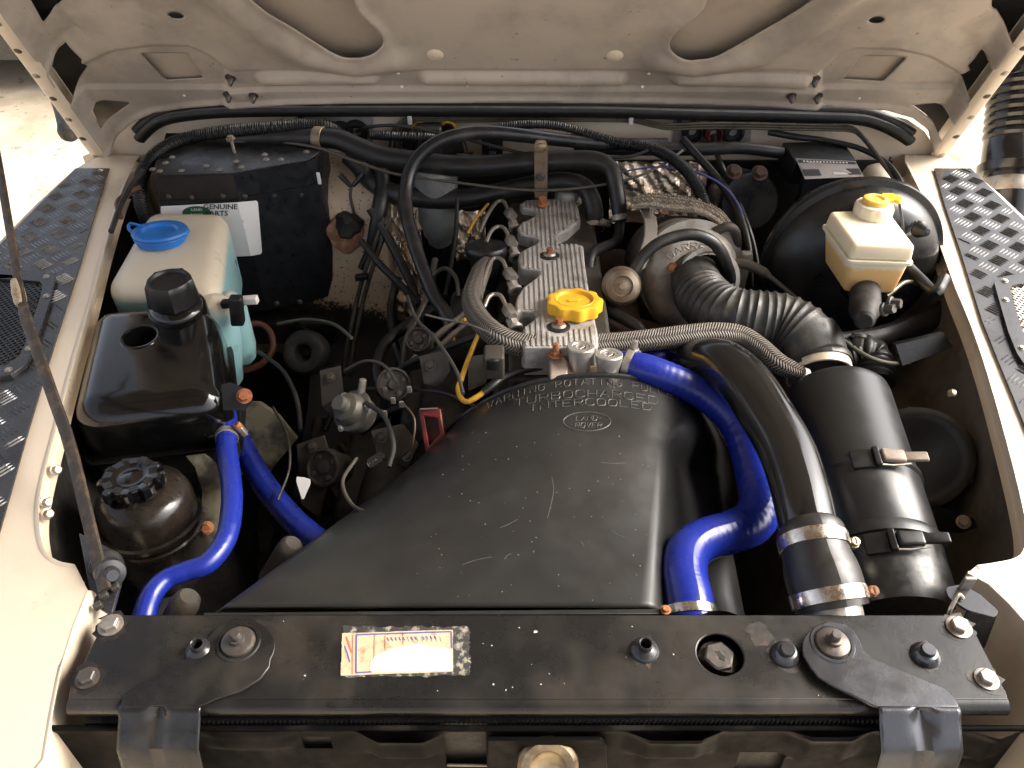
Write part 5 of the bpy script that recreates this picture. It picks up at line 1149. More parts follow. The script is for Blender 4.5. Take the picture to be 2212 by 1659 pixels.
# ================================================================ INTAKE DUCT
def corr(l, L): return 1.0 + (.075 * (1 - abs(((l / .0112) % 1) * 2 - 1)) ** 2.2 if .055 < l < L - .062 else -.0)
hose('intake_duct', [(1500, 588, -.030, 49), (1502, 604, -.029, 52), (1509, 626, -.028, 54), (1530, 655, -.026, 57), (1575, 682, -.022, 60), (1630, 692, -.02, 63), (1685, 702, -.022, 66), (1728, 728, -.028, 69), (1748, 760, -.038, 69), (1760, 792, -.047, 67), (1764, 806, -.05, 66)], M['ducting'], 'grey black ribbed intake duct curving from the turbo to the air filter', 'intake duct', n=26, seg=36, fn=corr)
hose('duct_collar', [(1737, 730, -.032, 72), (1750, 752, -.038, 72), (1760, 780, -.045, 70), (1763, 788, -.047, 74), (1765, 796, -.049, 74)], M['coupling'] if 'coupling' in M else M['rubber'], 'smooth black rubber collar joining the ribbed duct to the air filter', 'duct collar', n=8, seg=36)
band('hose_clamp', ((1767, 803, -.05, 68), (1772, 825, -.055)), .0085, 'wide pale band around the neck of the air filter', 'palealu')
# ================================================================ BRAIDED HOSE
hose('braided_hose', [(1052, 566, -.012, 14), (1042, 582, -.01, 20), (1030, 610, -.008, 22), (1020, 650, -.005, 23), (1036, 690, -.002, 24), (1075, 726, .0, 26), (1120, 744, -.006, 26), (1180, 750, -.014, 26), (1250, 747, -.016, 25), (1330, 742, -.014, 24), (1410, 734, -.008, 24), (1490, 724, -.005, 24), (1550, 720, -.004, 24), (1600, 727, -.010, 24), (1640, 752, -.018, 24), (1680, 785, -.026, 23), (1728, 806, -.034, 17), (1740, 811, -.036, 14)], M['braid'], 'grey braided cloth sleeve hose running across the top of the engine', 'hose', n=14, seg=30)
v, f = lathe([(0, -.002), (.008, -.002), (.0085, .006), (0, .006)], P(1735, 806, -.030), P(1760, 815, -.04) - P(1735, 806, -.030), 16); obj('hose_ferrule', v, f, M['tag'], label='small pale ferrule at the right end of the braided hose', cat='ferrule')
# ================================================================ THERMOSTAT HOUSING
def thermostat():
    t = thing('thermostat_housing', 'clean cast alloy thermostat housing with two round plugs in the centre', 'housing', Z(1260, 800, -.06))
    q = [Z(x, y, -.012) for x, y in ((1186, 772), (1200, 765), (1226, 772), (1240, 785), (1330, 790), (1345, 800), (1340, 845), (1186, 845))]; v, f = slab(q, (0, 0, -.05)); obj('casting', v, f, M['alubright'], t, bevel=.004, bseg=3)
    q = [Z(x, y, -.004) for x, y in ((1187, 775), (1196, 766), (1220, 770), (1228, 782), (1226, 812), (1188, 815))]; v, f = slab(q, (0, 0, -.03)); obj('left_flange', v, f, M['alubright'], t, bevel=.003, bseg=3)
    for x, y, z in ((1255, 748, .020), (1316, 764, .017)):
        c = Z(x, y, z); r = 30 * px(c); ax = (.0, .24, 1)
        v, f = lathe([(0, -.005), (r * .34, -.005), (r * .40, -.0005), (r * .62, -.0008), (r * .66, .0004), (r * .94, .0004), (r, -.001), (r * 1.0, -.006), (r * .62, -.040), (r * .55, -.046)], c, ax, 40); o = obj('round_plug', v, f, M['alu'], t)
        v, f = xf(rbox(r * .9, r * .22, .002, .0006), c + V((0, 0, -.0045)), (.8, .6, 0), (-.6, .8, -.2), (0, .24, 1)); obj('plug_bar', v, f, M['alu'], o)
    for x, y, m in ((1200, 768, 'rust'), (1369, 762, 'zinc')):
        c = Z(x, y, .0); v, f = merge([hexbolt(c, (0, .15, 1), .0075, .007), lathe([(0, .020), (.0042, .019), (.005, .006)], c, (0, .15, 1), 12)]); obj('stud_bolt', v, f, M[m], t)
thermostat()
# ================================================================ ENGINE: rocker cover and head
def ez(x, y):   # the engine's top plane falls a little towards the rear
    d = ray(x, y); o = V((0, 0, CAMZ)); n = V((0, .087, 1)); p0 = V((0, .88, .006)); t = (p0 - o).dot(n) / d.dot(n); return o + d * t
EN = V((0, .20, 1)).normalized()
def engine():
    t = thing('engine', 'dusty grey engine with a long ribbed alloy rocker cover', 'engine', Z(1200, 700, -.4))
    L = [(1122, 441), (1132, 434), (1160, 430), (1215, 429), (1243, 431), (1250, 450), (1254, 475), (1226, 497)] + [(1212, 502), (1205, 512), (1208, 522), (1222, 528), (1245, 526)] + [(1260, 530), (1264, 570), (1272, 625), (1281, 670), (1290, 710), (1293, 738), (1290, 752), (1130, 752), (1127, 728), (1130, 708), (1152, 690), (1158, 684), (1152, 674), (1125, 670), (1115, 674), (1113, 655), (1117, 640), (1128, 622), (1150, 606), (1164, 594), (1167, 586), (1160, 582), (1132, 580), (1123, 578), (1119, 560), (1122, 545), (1140, 535), (1158, 527), (1164, 519), (1156, 512), (1132, 508), (1122, 505), (1118, 492), (1124, 482), (1142, 474), (1157, 465), (1160, 458), (1150, 452), (1128, 450)]
    q = [ez(*p) for p in L]; v, f = slab(q, (0, 0, -.05)); rc = obj('rocker_cover', v, f, M['rocker'], t, bevel=.0035, bseg=3)
    parts = []
    for k in range(13):       # the cast ribs, interrupted where the cover is cut away
        run = []
        for j in range(61):
            y = 434 + (748 - 434) * j / 60; w0 = 1126 + (1132 - 1126) * j / 60; w1 = 1246 + (1288 - 1246) * j / 60; x = w0 + (w1 - w0) * (k + .5) / 13
            ok = inpoly(x - 4, y, L) and inpoly(x + 4, y, L) and not (math.hypot((x - 1240) / 64, (y - 668) / 42) < 1) and not (math.hypot((x - 1187) / 22, (y - 552) / 14) < 1) and not (math.hypot((x - 1207) / 26, (y - 708) / 18) < 1)
            if ok: run.append(ez(x, y) + V((0, 0, .0008)))
            if (not ok or j == 60) and len(run) > 1:
                a, b = run[0], run[-1]; d = (b - a); s = V((d.y, -d.x, 0)).normalized(); parts.append(box_w((a + b) / 2, d / 2, s * .0019, V((0, 0, .0009)))); run = []
            elif not ok: run = []
    v, f = merge(parts); obj('cast_ribs', v, f, M['rocker'], rc, bevel=.0006)
    for x, y in ((1187, 552), (1207, 706)):
        c = ez(x, y); v, f = lathe([(0, .002), (.0125, .002), (.0165, .0012), (.017, -.001)], c, EN, 26); w_ = obj('rubber_washer', v, f, M['grime'], rc)
        v, f = lathe([(0, .0055), (.0085, .005), (.0105, .003), (.011, .0015)], c, EN, 20); obj('cup_washer', v, f, M['zinc'], rc)
        v, f = hexbolt(c + EN * .004, EN, .0058, .009, washer=1.15); obj('cover_nut', v, f, M['rustbolt'], rc)
    # rear filler / breather boss
    c = ez(1226, 424) + V((0, 0, .004)); v, f = lathe([(0, .010), (.018, .010), (.022, .007), (.024, .002), (.024, -.008), (.027, -.010), (.027, -.03)], c, EN, 26); obj('breather_cap', v, f, M['turbo'], t)
    # cylinder head and block below
    v, f = box2((-.005, .86, -.14), (.150, 1.36, -.045)); obj('cylinder_head', v, f, M['cast'], t, bevel=.006)
    v, f = box2((-.03, .84, -.50), (.17, 1.36, -.14)); obj('engine_block', v, f, M['cast'], t, bevel=.008)
    v, f = box2((-.09, .80, -.5), (.25, .86, -.10)); obj('front_cover', v, f, M['cast'], t, bevel=.02, bseg=4)
    v, f = box2((.145, .92, -.16), (.215, 1.28, -.09)); obj('exhaust_manifold', v, f, M['rusty'], t, bevel=.015, bseg=3)
    for k in range(4):
        c = V((.20, .96 + k * .095, -.115)); v, f = lathe([(0, .0), (.026, .0), (.026, .05), (.020, .09)], c, (1, 0, -.35), 20); obj('manifold_branch', v, f, M['rusty'], t)
    # left side: injection pump, brackets and castings in the shadow
    v, f = lathe([(0, .0), (.05, .0), (.062, .012), (.062, .05), (.05, .06), (.046, .14), (.035, .15), (0, .15)], V((-.10, .86, -.20)), (-.05, 1, .06), 36); obj('injection_pump', v, f, M['cast'], t)
    v, f = lathe([(0, .0), (.05, .0), (.055, .01), (.055, .10), (.03, .12), (0, .12)], V((-.20, .80, -.30)), (.1, 1, .0), 36); obj('alternator_body', v, f, M['cast'], t)
    for k, (x, y, z, sx, sy, sz) in enumerate(((-.13, .98, -.30, .10, .14, .12), (-.22, .92, -.40, .14, .2, .10), (-.07, 1.12, -.26, .08, .16, .14), (-.16, 1.18, -.34, .12, .1, .1), (-.05, 1.26, -.2, .05, .08, .1))):
        v, f = xf(rbox(sx, sy, sz, .02, 3), V((x, y, z))); obj('block_casting', v, f, M['cast'], t)
    # injectors with pipes
    for k, (pts, nut, base) in enumerate((([(1036, 508), (1052, 480), (1068, 455), (1078, 447), (1089, 449), (1098, 461)], (1103, 468), (1113, 484)), ([(1050, 528), (1062, 512), (1076, 503), (1090, 507), (1100, 520)], (1105, 528), (1114, 545)), ([(1042, 625), (1052, 596), (1063, 575), (1074, 571), (1086, 577), (1095, 590)], (1103, 600), (1114, 616)), ([(1046, 668), (1056, 656), (1068, 650), (1082, 654), (1094, 668)], (1102, 680), (1114, 698)))):
        P_ = [ez(x, y) + V((0, 0, .012 if 0 < i < len(pts) - 1 else .004)) for i, (x, y) in enumerate(pts)]
        p2 = catmull(P_, 6); v, f, _ = tube_w(p2, [.0034] * len(p2), 12); inj = obj('injector', *(merge([hexbolt(ez(*base) + V((0, 0, -.012)), (ez(*nut) - ez(*base)) + V((0, 0, .01)), .0095, .02, washer=1.2)])), M['alu'], t)
        obj('injector_pipe', v, f, M['pipegrey'], inj)
        n0 = ez(*nut) + V((0, 0, .004)); d = (p2[-1] - n0).normalized(); v, f = lathe([(.004, .016), (.0085, .014), (.0105, .009), (.0105, -.008), (.007, -.012), (0, -.012)], n0, d, 6); obj('union_nut', v, f, M['pipegrey'], inj)
engine()
def oil_cap():
    c = ez(1240, 667) + V((0, 0, .016)); r = 59 * px(c)
    t = thing('oil_filler_cap', 'bright yellow lobed oil filler cap on the rocker cover', 'oil cap', c + EN * -.02)
    def lob(an, j): return 1 + (.055 * math.cos(9 * an + .4) if 1 <= j <= 5 else 0)
    v, f = lathe([(r * .6, -.018), (r * .93, -.018), (r * .98, -.016), (r * 1.0, -.002), (r * .98, .001), (r * .94, .002), (r * .72, .002), (r * .69, .0015), (r * .67, .0005), (r * .655, -.0012), (r * .62, -.0016), (r * .60, -.0016), (0, -.0016)], c, EN, 126, lobe=lob); obj('cap_body', v, f, M['yellow'], t)
    v, f = lathe([(r * .69, .0018), (r * .705, .0028), (r * .725, .0018)], c, EN, 60); obj('inner_ring', v, f, M['yellow'], t)
    u, vv, n = axes(EN, (1, 0, 0)); s = r * .3
    can = [(-.9, -.35), (.55, -.35), (.55, .05), (1.05, .45), (.95, .55), (.45, .22), (-.1, .22), (-.1, .4), (-.35, .4), (-.35, .22), (-.9, .22)]
    q = [c + u * a * s * .8 + vv * b * s + n * .0006 for a, b in can]; w2, f2 = slab(q, n * -.0022); obj('oil_can_symbol', w2, f2, M['yellow'], t)
    v, f = lathe([(r * .62, -.02), (r * .70, -.022), (r * .72, -.045)], c, EN, 40); obj('filler_neck', v, f, M['rocker'], t)
oil_cap()
def vac_cap():
    c = ez(1050, 536) + V((-.0, 0, .004)); r = 46 * px(c)
    t = thing('round_black_cover', 'flat round black plastic cover left of the rocker cover', 'cover', c + V((0, 0, -.04)))
    v, f = lathe([(0, .001), (r * .84, .0), (r * .93, .0015), (r * .99, -.002), (r, -.006), (r * .97, -.016), (r * .8, -.024), (r * .7, -.05)], c, (0, .22, 1), 40); obj('cover_shell', v, f, M['black'], t)
vac_cap()
# ================================================================ TURBO
def turbo():
    t = thing('turbocharger', 'heat stained alloy turbocharger with grey rusty actuator on the right of the engine', 'turbocharger', YP(1500, 620, 1.15))
    c = YP(1502, 598, 1.13); r = 104 * px(c); ax = V((.12, -.86, .50)).normalized(); u, v_, n = axes(ax, (1, 0, 0))
    # volute: a tube of growing radius wound about the inlet axis
    pts, rad = [], []
    for k in range(61):
        a = R(-60 + 330 * k / 60); rr = r * (.62 + .12 * k / 60); pts.append(c + (u * math.cos(a) + v_ * math.sin(a)) * rr); rad.append(r * (.25 + .20 * k / 60))
    vv, f, _ = tube_w(pts, rad, 24); obj('compressor_volute', vv, f, M['turbo'], t); TP = [(vv, f)]
    vv, f = lathe([(r * .50, .062), (r * .58, .060), (r * .60, .050), (r * .57, .030), (r * .70, .016), (r * .80, .0), (r * .86, -.02), (0, -.03)], c, ax, 48); obj('compressor_cover', vv, f, M['turbo'], t); TP.append((vv, f))
    vv, f = lathe([(r * .95, -.012), (r * 1.16, -.012), (r * 1.18, -.02), (r * 1.18, -.034), (r * 1.1, -.04), (r * .9, -.042)], c, ax, 56); obj('back_plate', vv, f, M['turbo'], t)
    vv, f = lathe([(r * .75, -.04), (r * .95, -.045), (r * 1.0, -.06), (r * .98, -.12), (r * .9, -.14), (0, -.14)], c + u * -.012 + v_ * .02, ax, 48); obj('turbine_housing', vv, f, M['darkiron'], t)
    # raised foundry lettering
    bt = bvh_of(*merge(TP)); 
    def fn(x, y):
        an = x / 62.0; return hit(bt, 1500 + (62 + y) * math.sin(an), 594 - (62 + y) * math.cos(an) * .92, .0004)
    vv, f = strokes('GARRETT', 12.5, 14, 5, fn, .0008); obj('foundry_lettering', vv, f, M['strapgrey'], t)
    # actuator can
    ac = YP(1345, 618, 1.06); ar = 41 * px(ac); aax = V((-.05, -.80, .55)).normalized()
    vv, f = lathe([(0, .006), (ar * .18, .006), (ar * .2, .002), (ar * .5, .0), (ar * .55, .004), (ar * .86, .0), (ar * .97, -.008), (ar, -.020), (ar * 1.05, -.022), (ar * 1.06, -.028), (ar * 1.0, -.03), (ar * .95, -.048), (ar * .6, -.056), (0, -.056)], ac, aax, 44); obj('actuator_can', vv, f, M['cannister'], t)
    vv, f, _ = tube_w([ac, ac - aax * .14 + V((.01, 0, .01))], [.004] * 2, 10); obj('actuator_rod', vv, f, M['zinc'], t)
    # curved support strap beside the turbine housing
    sp = [YP(x, y, Y) for x, y, Y in ((1396, 450, 1.24), (1405, 480, 1.20), (1404, 515, 1.16), (1392, 550, 1.13), (1378, 580, 1.11))]; sp = catmull(sp, 6); vs_, fs = [], []
    for i, p in enumerate(sp):
        for a, b in ((-.011, .0), (-.0095, .003), (.0095, .003), (.011, 0), (.009, -.004), (-.009, -.004)): vs_.append(p + V((a, -b, b * .6)))
    for i in range(len(sp) - 1):
        for k in range(6): fs.append((i * 6 + k, i * 6 + (k + 1) % 6, (i + 1) * 6 + (k + 1) % 6, (i + 1) * 6 + k))
    fs += [tuple(range(6)), tuple(range((len(sp) - 1) * 6, len(sp) * 6))]; obj('support_strap', vs_, fs, M['strapgrey'], t)
    # inlet clamp ring
    cc = c + ax * .058; vv, f = lathe([(r * .56, -.006), (r * .64, -.006), (r * .645, .006), (r * .56, .006)], cc, ax, 44); rg = obj('inlet_clamp', vv, f, M['zinc'], t)
    p = YP(1452, 578, 1.09); vv, f = hexbolt(p, (-.3, -.8, .5), .006, .008); obj('clamp_bolt', vv, f, M['rust'], rg)
    vv, f = xf(rbox(.018, .012, .09, .003), YP(1592, 640, 1.14)); obj('bracket_leg', vv, f, M['strapgrey'], t)
    vv, f, _ = tube_w(catmull([YP(x, y, 1.18) for x, y in ((1545, 500), (1570, 490), (1588, 500), (1592, 530), (1588, 560))], 6), [.008] * 25, 12); obj('oil_feed_pipe', vv, f, M['darkiron'], t)
    # woven heat wrap over the turbine
    h = thing('heat_wrap', 'tan woven glass cloth heat wrap lying over the turbo', 'heat wrap', YP(1470, 455, 1.26))
    nu, nv = 46, 12; vs_, fs, uv = [], [], []
    top = catmull([YP(x, y, 1.30) for x, y in ((1366, 440), (1400, 426), (1450, 428), (1510, 440), (1555, 462), (1580, 492))], 12)
    bot = catmull([YP(x, y, 1.215) for x, y in ((1362, 448), (1400, 445), (1450, 452), (1505, 458), (1545, 478), (1572, 508))], 12)
    nu = len(top)
    for i in range(nu):
        for j in range(nv):
            k = j / (nv - 1); p = top[i].lerp(bot[i], k) + V((0, 0, .012 * math.sin(math.pi * k) + .0022 * math.sin(i * 2.1) * math.cos(j * 2.4))); vs_.append(p); uv.append((i / nu, k))
    for i in range(nu - 1):
        for j in range(nv - 1): fs.append((i * nv + j, i * nv + j + 1, (i + 1) * nv + j + 1, (i + 1) * nv + j))
    o = obj('woven_cloth', vs_, fs, M['wrap'], h, uv=uv, recalc=False); md = o.modifiers.new('th', 'SOLIDIFY'); md.thickness = .004
    parts = []
    rnd = random.Random(6)
    for k in range(26):
        a = bot[int(nu * (.80 + .2 * k / 26)) if k < 20 else int(nu * (.02 + .01 * k))]; vv, f, _ = tube_w([a, a + V((rnd.uniform(-.006, .008), rnd.uniform(-.01, 0), -rnd.uniform(.01, .024)))], [.0012, .0007], 5); parts.append((vv, f))
    vv, f = merge(parts); obj('frayed_threads', vv, f, M['wrap'], h, kind='stuff')
    parts = []
    for i in range(0, nu - 1, 1):
        for j in range(0, nv - 1, 2):
            p = vs_[i * nv + j]; q2 = vs_[(i + 1) * nv + j + 1]; a, b = p + V((0, -.0022, .0022)), q2 + V((0, -.0022, .0022)); m_ = (a + b) / 2 + V((0, -.0012, .0014)); vv, f, _ = tube_w([a, m_, b], [.0012, .0019, .0012], 5); parts.append((vv, f))
    vv, f = merge(parts); obj('weave_strands', vv, f, M['wrap'], h, kind='stuff')
turbo()
hose('vacuum_hose', [(1370, 584, 1.05, 13), (1388, 555, 1.06, 13), (1420, 527, 1.07, 13), (1460, 511, 1.08, 13), (1500, 507, 1.085, 13), (1535, 520, 1.085, 13), (1558, 545, 1.085, 13), (1572, 580, 1.085, 13), (1580, 620, 1.09, 13), (1586, 680, 1.10, 13)], M['hose'], 'black rubber hose arched over the front of the turbo', 'hose', n=8)
hose('water_pipe', [(1340, 480, 1.28, 11), (1332, 520, 1.24, 12), (1300, 536, 1.20, 12), (1278, 552, 1.17, 12), (1274, 590, 1.14, 12), (1285, 632, 1.10, 12), (1312, 668, 1.06, 13), (1350, 690, 1.03, 13), (1378, 706, 1.01, 13), (1390, 730, 1.0, 13)], M['hose'], 'dark oily pipe bending down between the rocker cover and the turbo', 'pipe', n=8)
hose('throttle_cable', [(1572, 570, -.02, 9), (1600, 569, -.018, 11), (1630, 578, -.018, 11), (1655, 592, -.02, 10), (1662, 597, -.02, 6), (1700, 628, -.025, 5), (1760, 680, -.03, 5), (1815, 730, -.04, 5), (1870, 768, -.05, 5), (1920, 784, -.06, 5), (1965, 783, -.07, 4)], M['cable'] if 'cable' in M else M['hose'], 'thin grey brown cable running from the turbo to the right wing', 'cable', n=8, seg=10)

# ================================================================ BRAKE SERVO AND RESERVOIR
def servo():
    c = T(1838, 572, 1.345); r = .1475; ax = V((0, -1, .10)).normalized()
    t = thing('brake_servo', 'big glossy black dished brake servo drum on the right of the bulkhead', 'brake servo', c + V((0, 0, -r)))
    v, f = lathe([(0, .074), (.030, .074), (.034, .068), (.036, .056), (.075, .050), (.098, .046), (.118, .036), (.130, .022), (.136, .008), (.1375, .0), (.1475, -.002), (.149, -.006), (.149, -.012), (.146, -.015), (.139, -.016), (.137, -.04), (.120, -.07), (.08, -.085), (0, -.085)], c, ax, 80); obj('servo_drum', v, f, M['servo'], t)
    for k in range(2):
        a = (1.0, 2.4)[k]; p = c + ax * .05 + V((.055 * math.cos(a), 0, .055 * math.sin(a))); v, f = hexbolt(p, ax, .008, .008); obj('mounting_nut', v, f, M['boltdark'], t)
    p = T(1985, 495, 1.24); v, f = lathe([(0, .022), (.006, .021), (.008, .016), (.009, .008), (.013, .003), (.013, 0)], p, (.1, -1, .3), 20); obj('check_valve', v, f, M['black'], t)
    # master cylinder
    m = thing('master_cylinder', 'dark brake master cylinder under the amber fluid reservoir', 'master cylinder', T(1890, 640, 1.15))
    a, b = c + ax * .06 + V((0, 0, .01)), T(1868, 694, 1.12); v, f = lathe([(0, 0), (.022, 0), (.022, (b - a).length - .05), (.016, (b - a).length - .03), (.014, (b - a).length - .004), (.010, (b - a).length), (0, (b - a).length)], a, b - a, 28); obj('cylinder_body', v, f, M['grime'], m)
    for x, y, d in ((1908, 668, (.5, -.6, .5)), (1856, 722, (-.1, -.5, -.6)), (1920, 655, (.6, -.5, .3))):
        v, f = hexbolt(T(x, y, 1.09), d, .007, .016); obj('pipe_union', v, f, M['cast'], m)
servo()
M_ = M
def reservoir():
    zt, zr, zb = .088, .062, .0
    t = thing('brake_reservoir', 'amber and cream brake fluid reservoir with yellow cap in front of the servo', 'fluid reservoir', Z(1885, 560, zb))
    top = [Z(1793, 455, zt), Z(1917, 450, zt), Z(1979, 532, zt), Z(1846, 527, zt)]; c = sum(top, V((0, 0, 0))) / 4
    def lv(z, k): return [V((c.x + (p.x - c.x) * k, c.y + (p.y - c.y) * k, z)) for p in top]
    bx = rbox(.09, .09, .03, .006, 4); v, f = warp(bx, .09, .09, .03, lv(zt, 1), lv(zr, 1.05), 0, 0); obj('upper_half', v, f, M['brakefluid'], t)
    rim = roundpoly(lv(zr, 1.10), .008, 5); v, f = slab(rim, (0, 0, -.005)); obj('seam_rim', v, f, M['brakefluid'], t, bevel=.0015)
    lo = lv(zr - .004, 1.03); bo = lv(zb, .86); bo = [p + V((.004, -.004, 0)) for p in bo]
    bx = rbox(.09, .09, .06, .008, 4); v, f = warp(bx, .09, .09, .06, lo, bo, 0, 0); obj('lower_half', v, f, M['brakefluid'], t)
    nc = Z(1884, 462, zt); r = 40 * px(nc); ax = (0.02, .12, 1)
    def lob(an, j): return 1 + (.018 * math.cos(12 * an) if j in (1, 2, 3) else 0)
    v, f = lathe([(r * .95, -.004), (r, .0), (r, .012), (r * .94, .0165), (r * .75, .0175), (0, .0175)], nc, ax, 72, lobe=lob); obj('neck_collar', v, f, M['milky'], t)
    cc = nc + V(ax).normalized() * .0175; r2 = r * .66
    v, f = lathe([(r2, -.001), (r2 * 1.05, .004), (r2 * 1.0, .0075), (r2 * .92, .0085), (r2 * .62, .0085), (r2 * .56, .007), (r2 * .52, .0055), (r2 * .3, .006), (0, .0075)], cc, ax, 44); cp = obj('filler_cap', v, f, M['yellowpale'], t)
    q = [cc + V((0, 0, .004)) + d for d in (V((.008, .012, 0)), V((.018, .024, 0)), V((.034, .023, 0)), V((.044, .012, 0)), V((.040, .002, -.001)), V((.034, -.002, 0)), V((.030, .004, 0)), V((.02, .0, 0)))]
    v, f = slab(q, (0, 0, -.006)); obj('sensor_connector', v, f, M['yellow'], cp, bevel=.0015)
    for k in range(2):
        p0 = cc + V((.038, .008 + k * .004, .002)); v, f, _ = tube_w(catmull([p0, p0 + V((.006, -.02, -.025)), p0 + V((.012, -.03, -.045)), p0 + V((.03, -.016, -.05)), p0 + V((.045, .0, -.04))], 8), [.0016] * 33, 8); obj('sensor_wire', v, f, M['purple'], cp)
reservoir()
hose('brake_pipe', [(1985, 612, 1.05, 5), (1955, 610, 1.03, 5), (1930, 628, 1.01, 5), (1915, 640, 1.0, 5)], M['pipe'], 'short olive brake pipe looping out under the fluid reservoir', 'brake pipe')
hose('servo_hose', [(2040, 600, 1.0, 12), (2020, 630, .97, 12), (1985, 600, 1.05, 12), (1960, 575, 1.08, 12)], M['hose'], 'black hose curling beside the right end of the fluid reservoir', 'hose')
hose('servo_hose', [(1600, 770, .90, 24), (1700, 760, .95, 24), (1800, 745, 1.0, 25), (1900, 730, 1.03, 25), (1980, 700, 1.06, 25), (2060, 660, 1.09, 25)], M['ducthose'] if 'ducthose' in M else M['hose'], 'dark ribbed hose passing behind the air filter neck', 'hose', n=18, fn=lambda l, L: 1 + .05 * math.sin(l * 700))
# ================================================================ RIGHT REAR: label box, white cap
def label_box():
    t = thing('control_box', 'black box with silver data label near the right end of the bulkhead', 'control box', YP(1770, 400, 1.40))
    a = [YP(x, y, 1.42) for x, y in ((1692, 310), (1800, 302), (1838, 352))]
    q = [YP(1690, 308, 1.44), YP(1820, 303, 1.44), YP(1850, 345, 1.36), YP(1718, 348, 1.36)]; v, f = slab(q, (0, .006, -.05)); obj('box_body', v, f, M['black'], t, bevel=.002)
    q = [YP(x, y, 1.345) for x, y in ((1720, 346), (1851, 348), (1868, 376), (1868, 420), (1740, 420), (1730, 372))]
    A, B, C, D = YP(1719, 342, 1.352), YP(1848, 348, 1.352), YP(1866, 381, 1.325), YP(1739, 387, 1.325)
    v, f = slab([A, B, C, D], (0, .002, -.001)); l = obj('data_label', v, f, M['grey'], t)
    def at(a, b): return (A * (1 - a) + B * a) * (1 - b) + (D * (1 - a) + C * a) * b
    def patch(a0, a1, b0, b1, m): v, f = slab([p + V((0, -.0009, .0009)) for p in (at(a0, b0), at(a1, b0), at(a1, b1), at(a0, b1))], (0, .0004, -.0002)); obj('label_print', v, f, M[m], l, smooth=False)
    patch(.02, .98, .06, .22, 'ink'); patch(.02, .30, .54, .86, 'ink'); patch(.76, .98, .5, .88, 'ink'); patch(.02, .98, .36, .46, 'greyink'); patch(.52, .74, .56, .84, 'tag')
    for k in range(14): patch(.1 + k * .055, .1 + k * .055 + .03, .10, .18, 'tag')
    v, f = slab([D, C, C + V((0, .004, -.06)), D + V((0, .004, -.06))], (0, .02, 0)); obj('box_front', v, f, M['black'], t, bevel=.001)
label_box()
def white_cap():
    c = YP(1900, 372, 1.36); r = 33 * px(c); t = thing('white_cap', 'white domed plastic reservoir cap beside the silver data label', 'cap', c + V((0, 0, -.06)))
    v, f = lathe([(0, .014), (r * .5, .012), (r * .85, .006), (r, -.002), (r * 1.02, -.012), (r * .95, -.014), (r * .9, -.05), (0, -.05)], c, (0, .1, 1), 32); obj('cap_dome', v, f, M['milky'], t)
    v, f, _ = tube_w([c + V((.01, 0, .012)), c + V((.012, .002, .03))], [.002] * 2, 8); obj('vent_spike', v, f, M['black'], t)
white_cap()
def clutch_parts():
    for k, (x, y) in enumerate(((1640, 385), (1610, 378))): pass
    t = thing('clutch_cylinder', 'dark shaded clutch cylinder left of the brake servo', 'cylinder', YP(1610, 440, 1.38))
    v, f = lathe([(0, .06), (.05, .06), (.056, .05), (.056, -.05), (.06, -.055), (.06, -.10), (0, -.10)], YP(1600, 430, 1.39), (0, -.9, .4), 32); obj('cylinder_body', v, f, M['servo'], t)
    for x, y in ((1585, 372), (1640, 375), (1630, 404)):
        v, f = hexbolt(YP(x, y, 1.36), (0, -.6, .8), .011, .012); obj('fixing_nut', v, f, M['rusty'], t)
clutch_parts()
# ================================================================ FUEL FILTER
def fuel_filter():
    t = thing('fuel_filter', 'dull grey green fuel filter canister hanging behind the black hoses', 'fuel filter', YP(945, 520, 1.37))
    c = YP(945, 440, 1.385); u = px(c); r = 46 * u
    v, f = lathe([(0, .045), (r * .9, .045), (r, .042), (r * 1.03, .036), (r * 1.0, .03), (r, -.01), (r * .97, -.014), (0, -.014)], c + V((0, 0, .035)), (0, 0, 1), 44); obj('upper_can', v, f, M['filtergrey'], t)
    v, f = lathe([(0, .05), (r * .92, .05), (r * .94, .0), (r * .86, -.012), (r * .80, -.012), (r * .76, -.03), (r * .60, -.038), (r * .56, -.05), (r * .4, -.056), (0, -.056)], c + V((0, 0, -.035)), (0, 0, 1), 44); obj('lower_bowl', v, f, M['filterteal'], t)
    v, f = lathe([(0, 0), (.008, 0), (.008, -.02), (0, -.02)], c + V((0, 0, -.09)), (0, 0, 1), 12); obj('drain_tap', v, f, M['black'], t)
    q = [YP(x, y, 1.43) for x, y in ((905, 320), (1000, 300), (1010, 345), (1020, 340), (1020, 352), (990, 352), (905, 360))]; v, f = slab(q, (0, .03, 0)); obj('mounting_head', v, f, M['grime'], t, bevel=.003)
    v, f = lathe([(0, .02), (.009, .02), (.010, 0), (.012, -.02)], YP(1010, 345, 1.41), (1, 0, 0), 6); obj('banjo_union', v, f, M['rusty'], t)
fuel_filter()
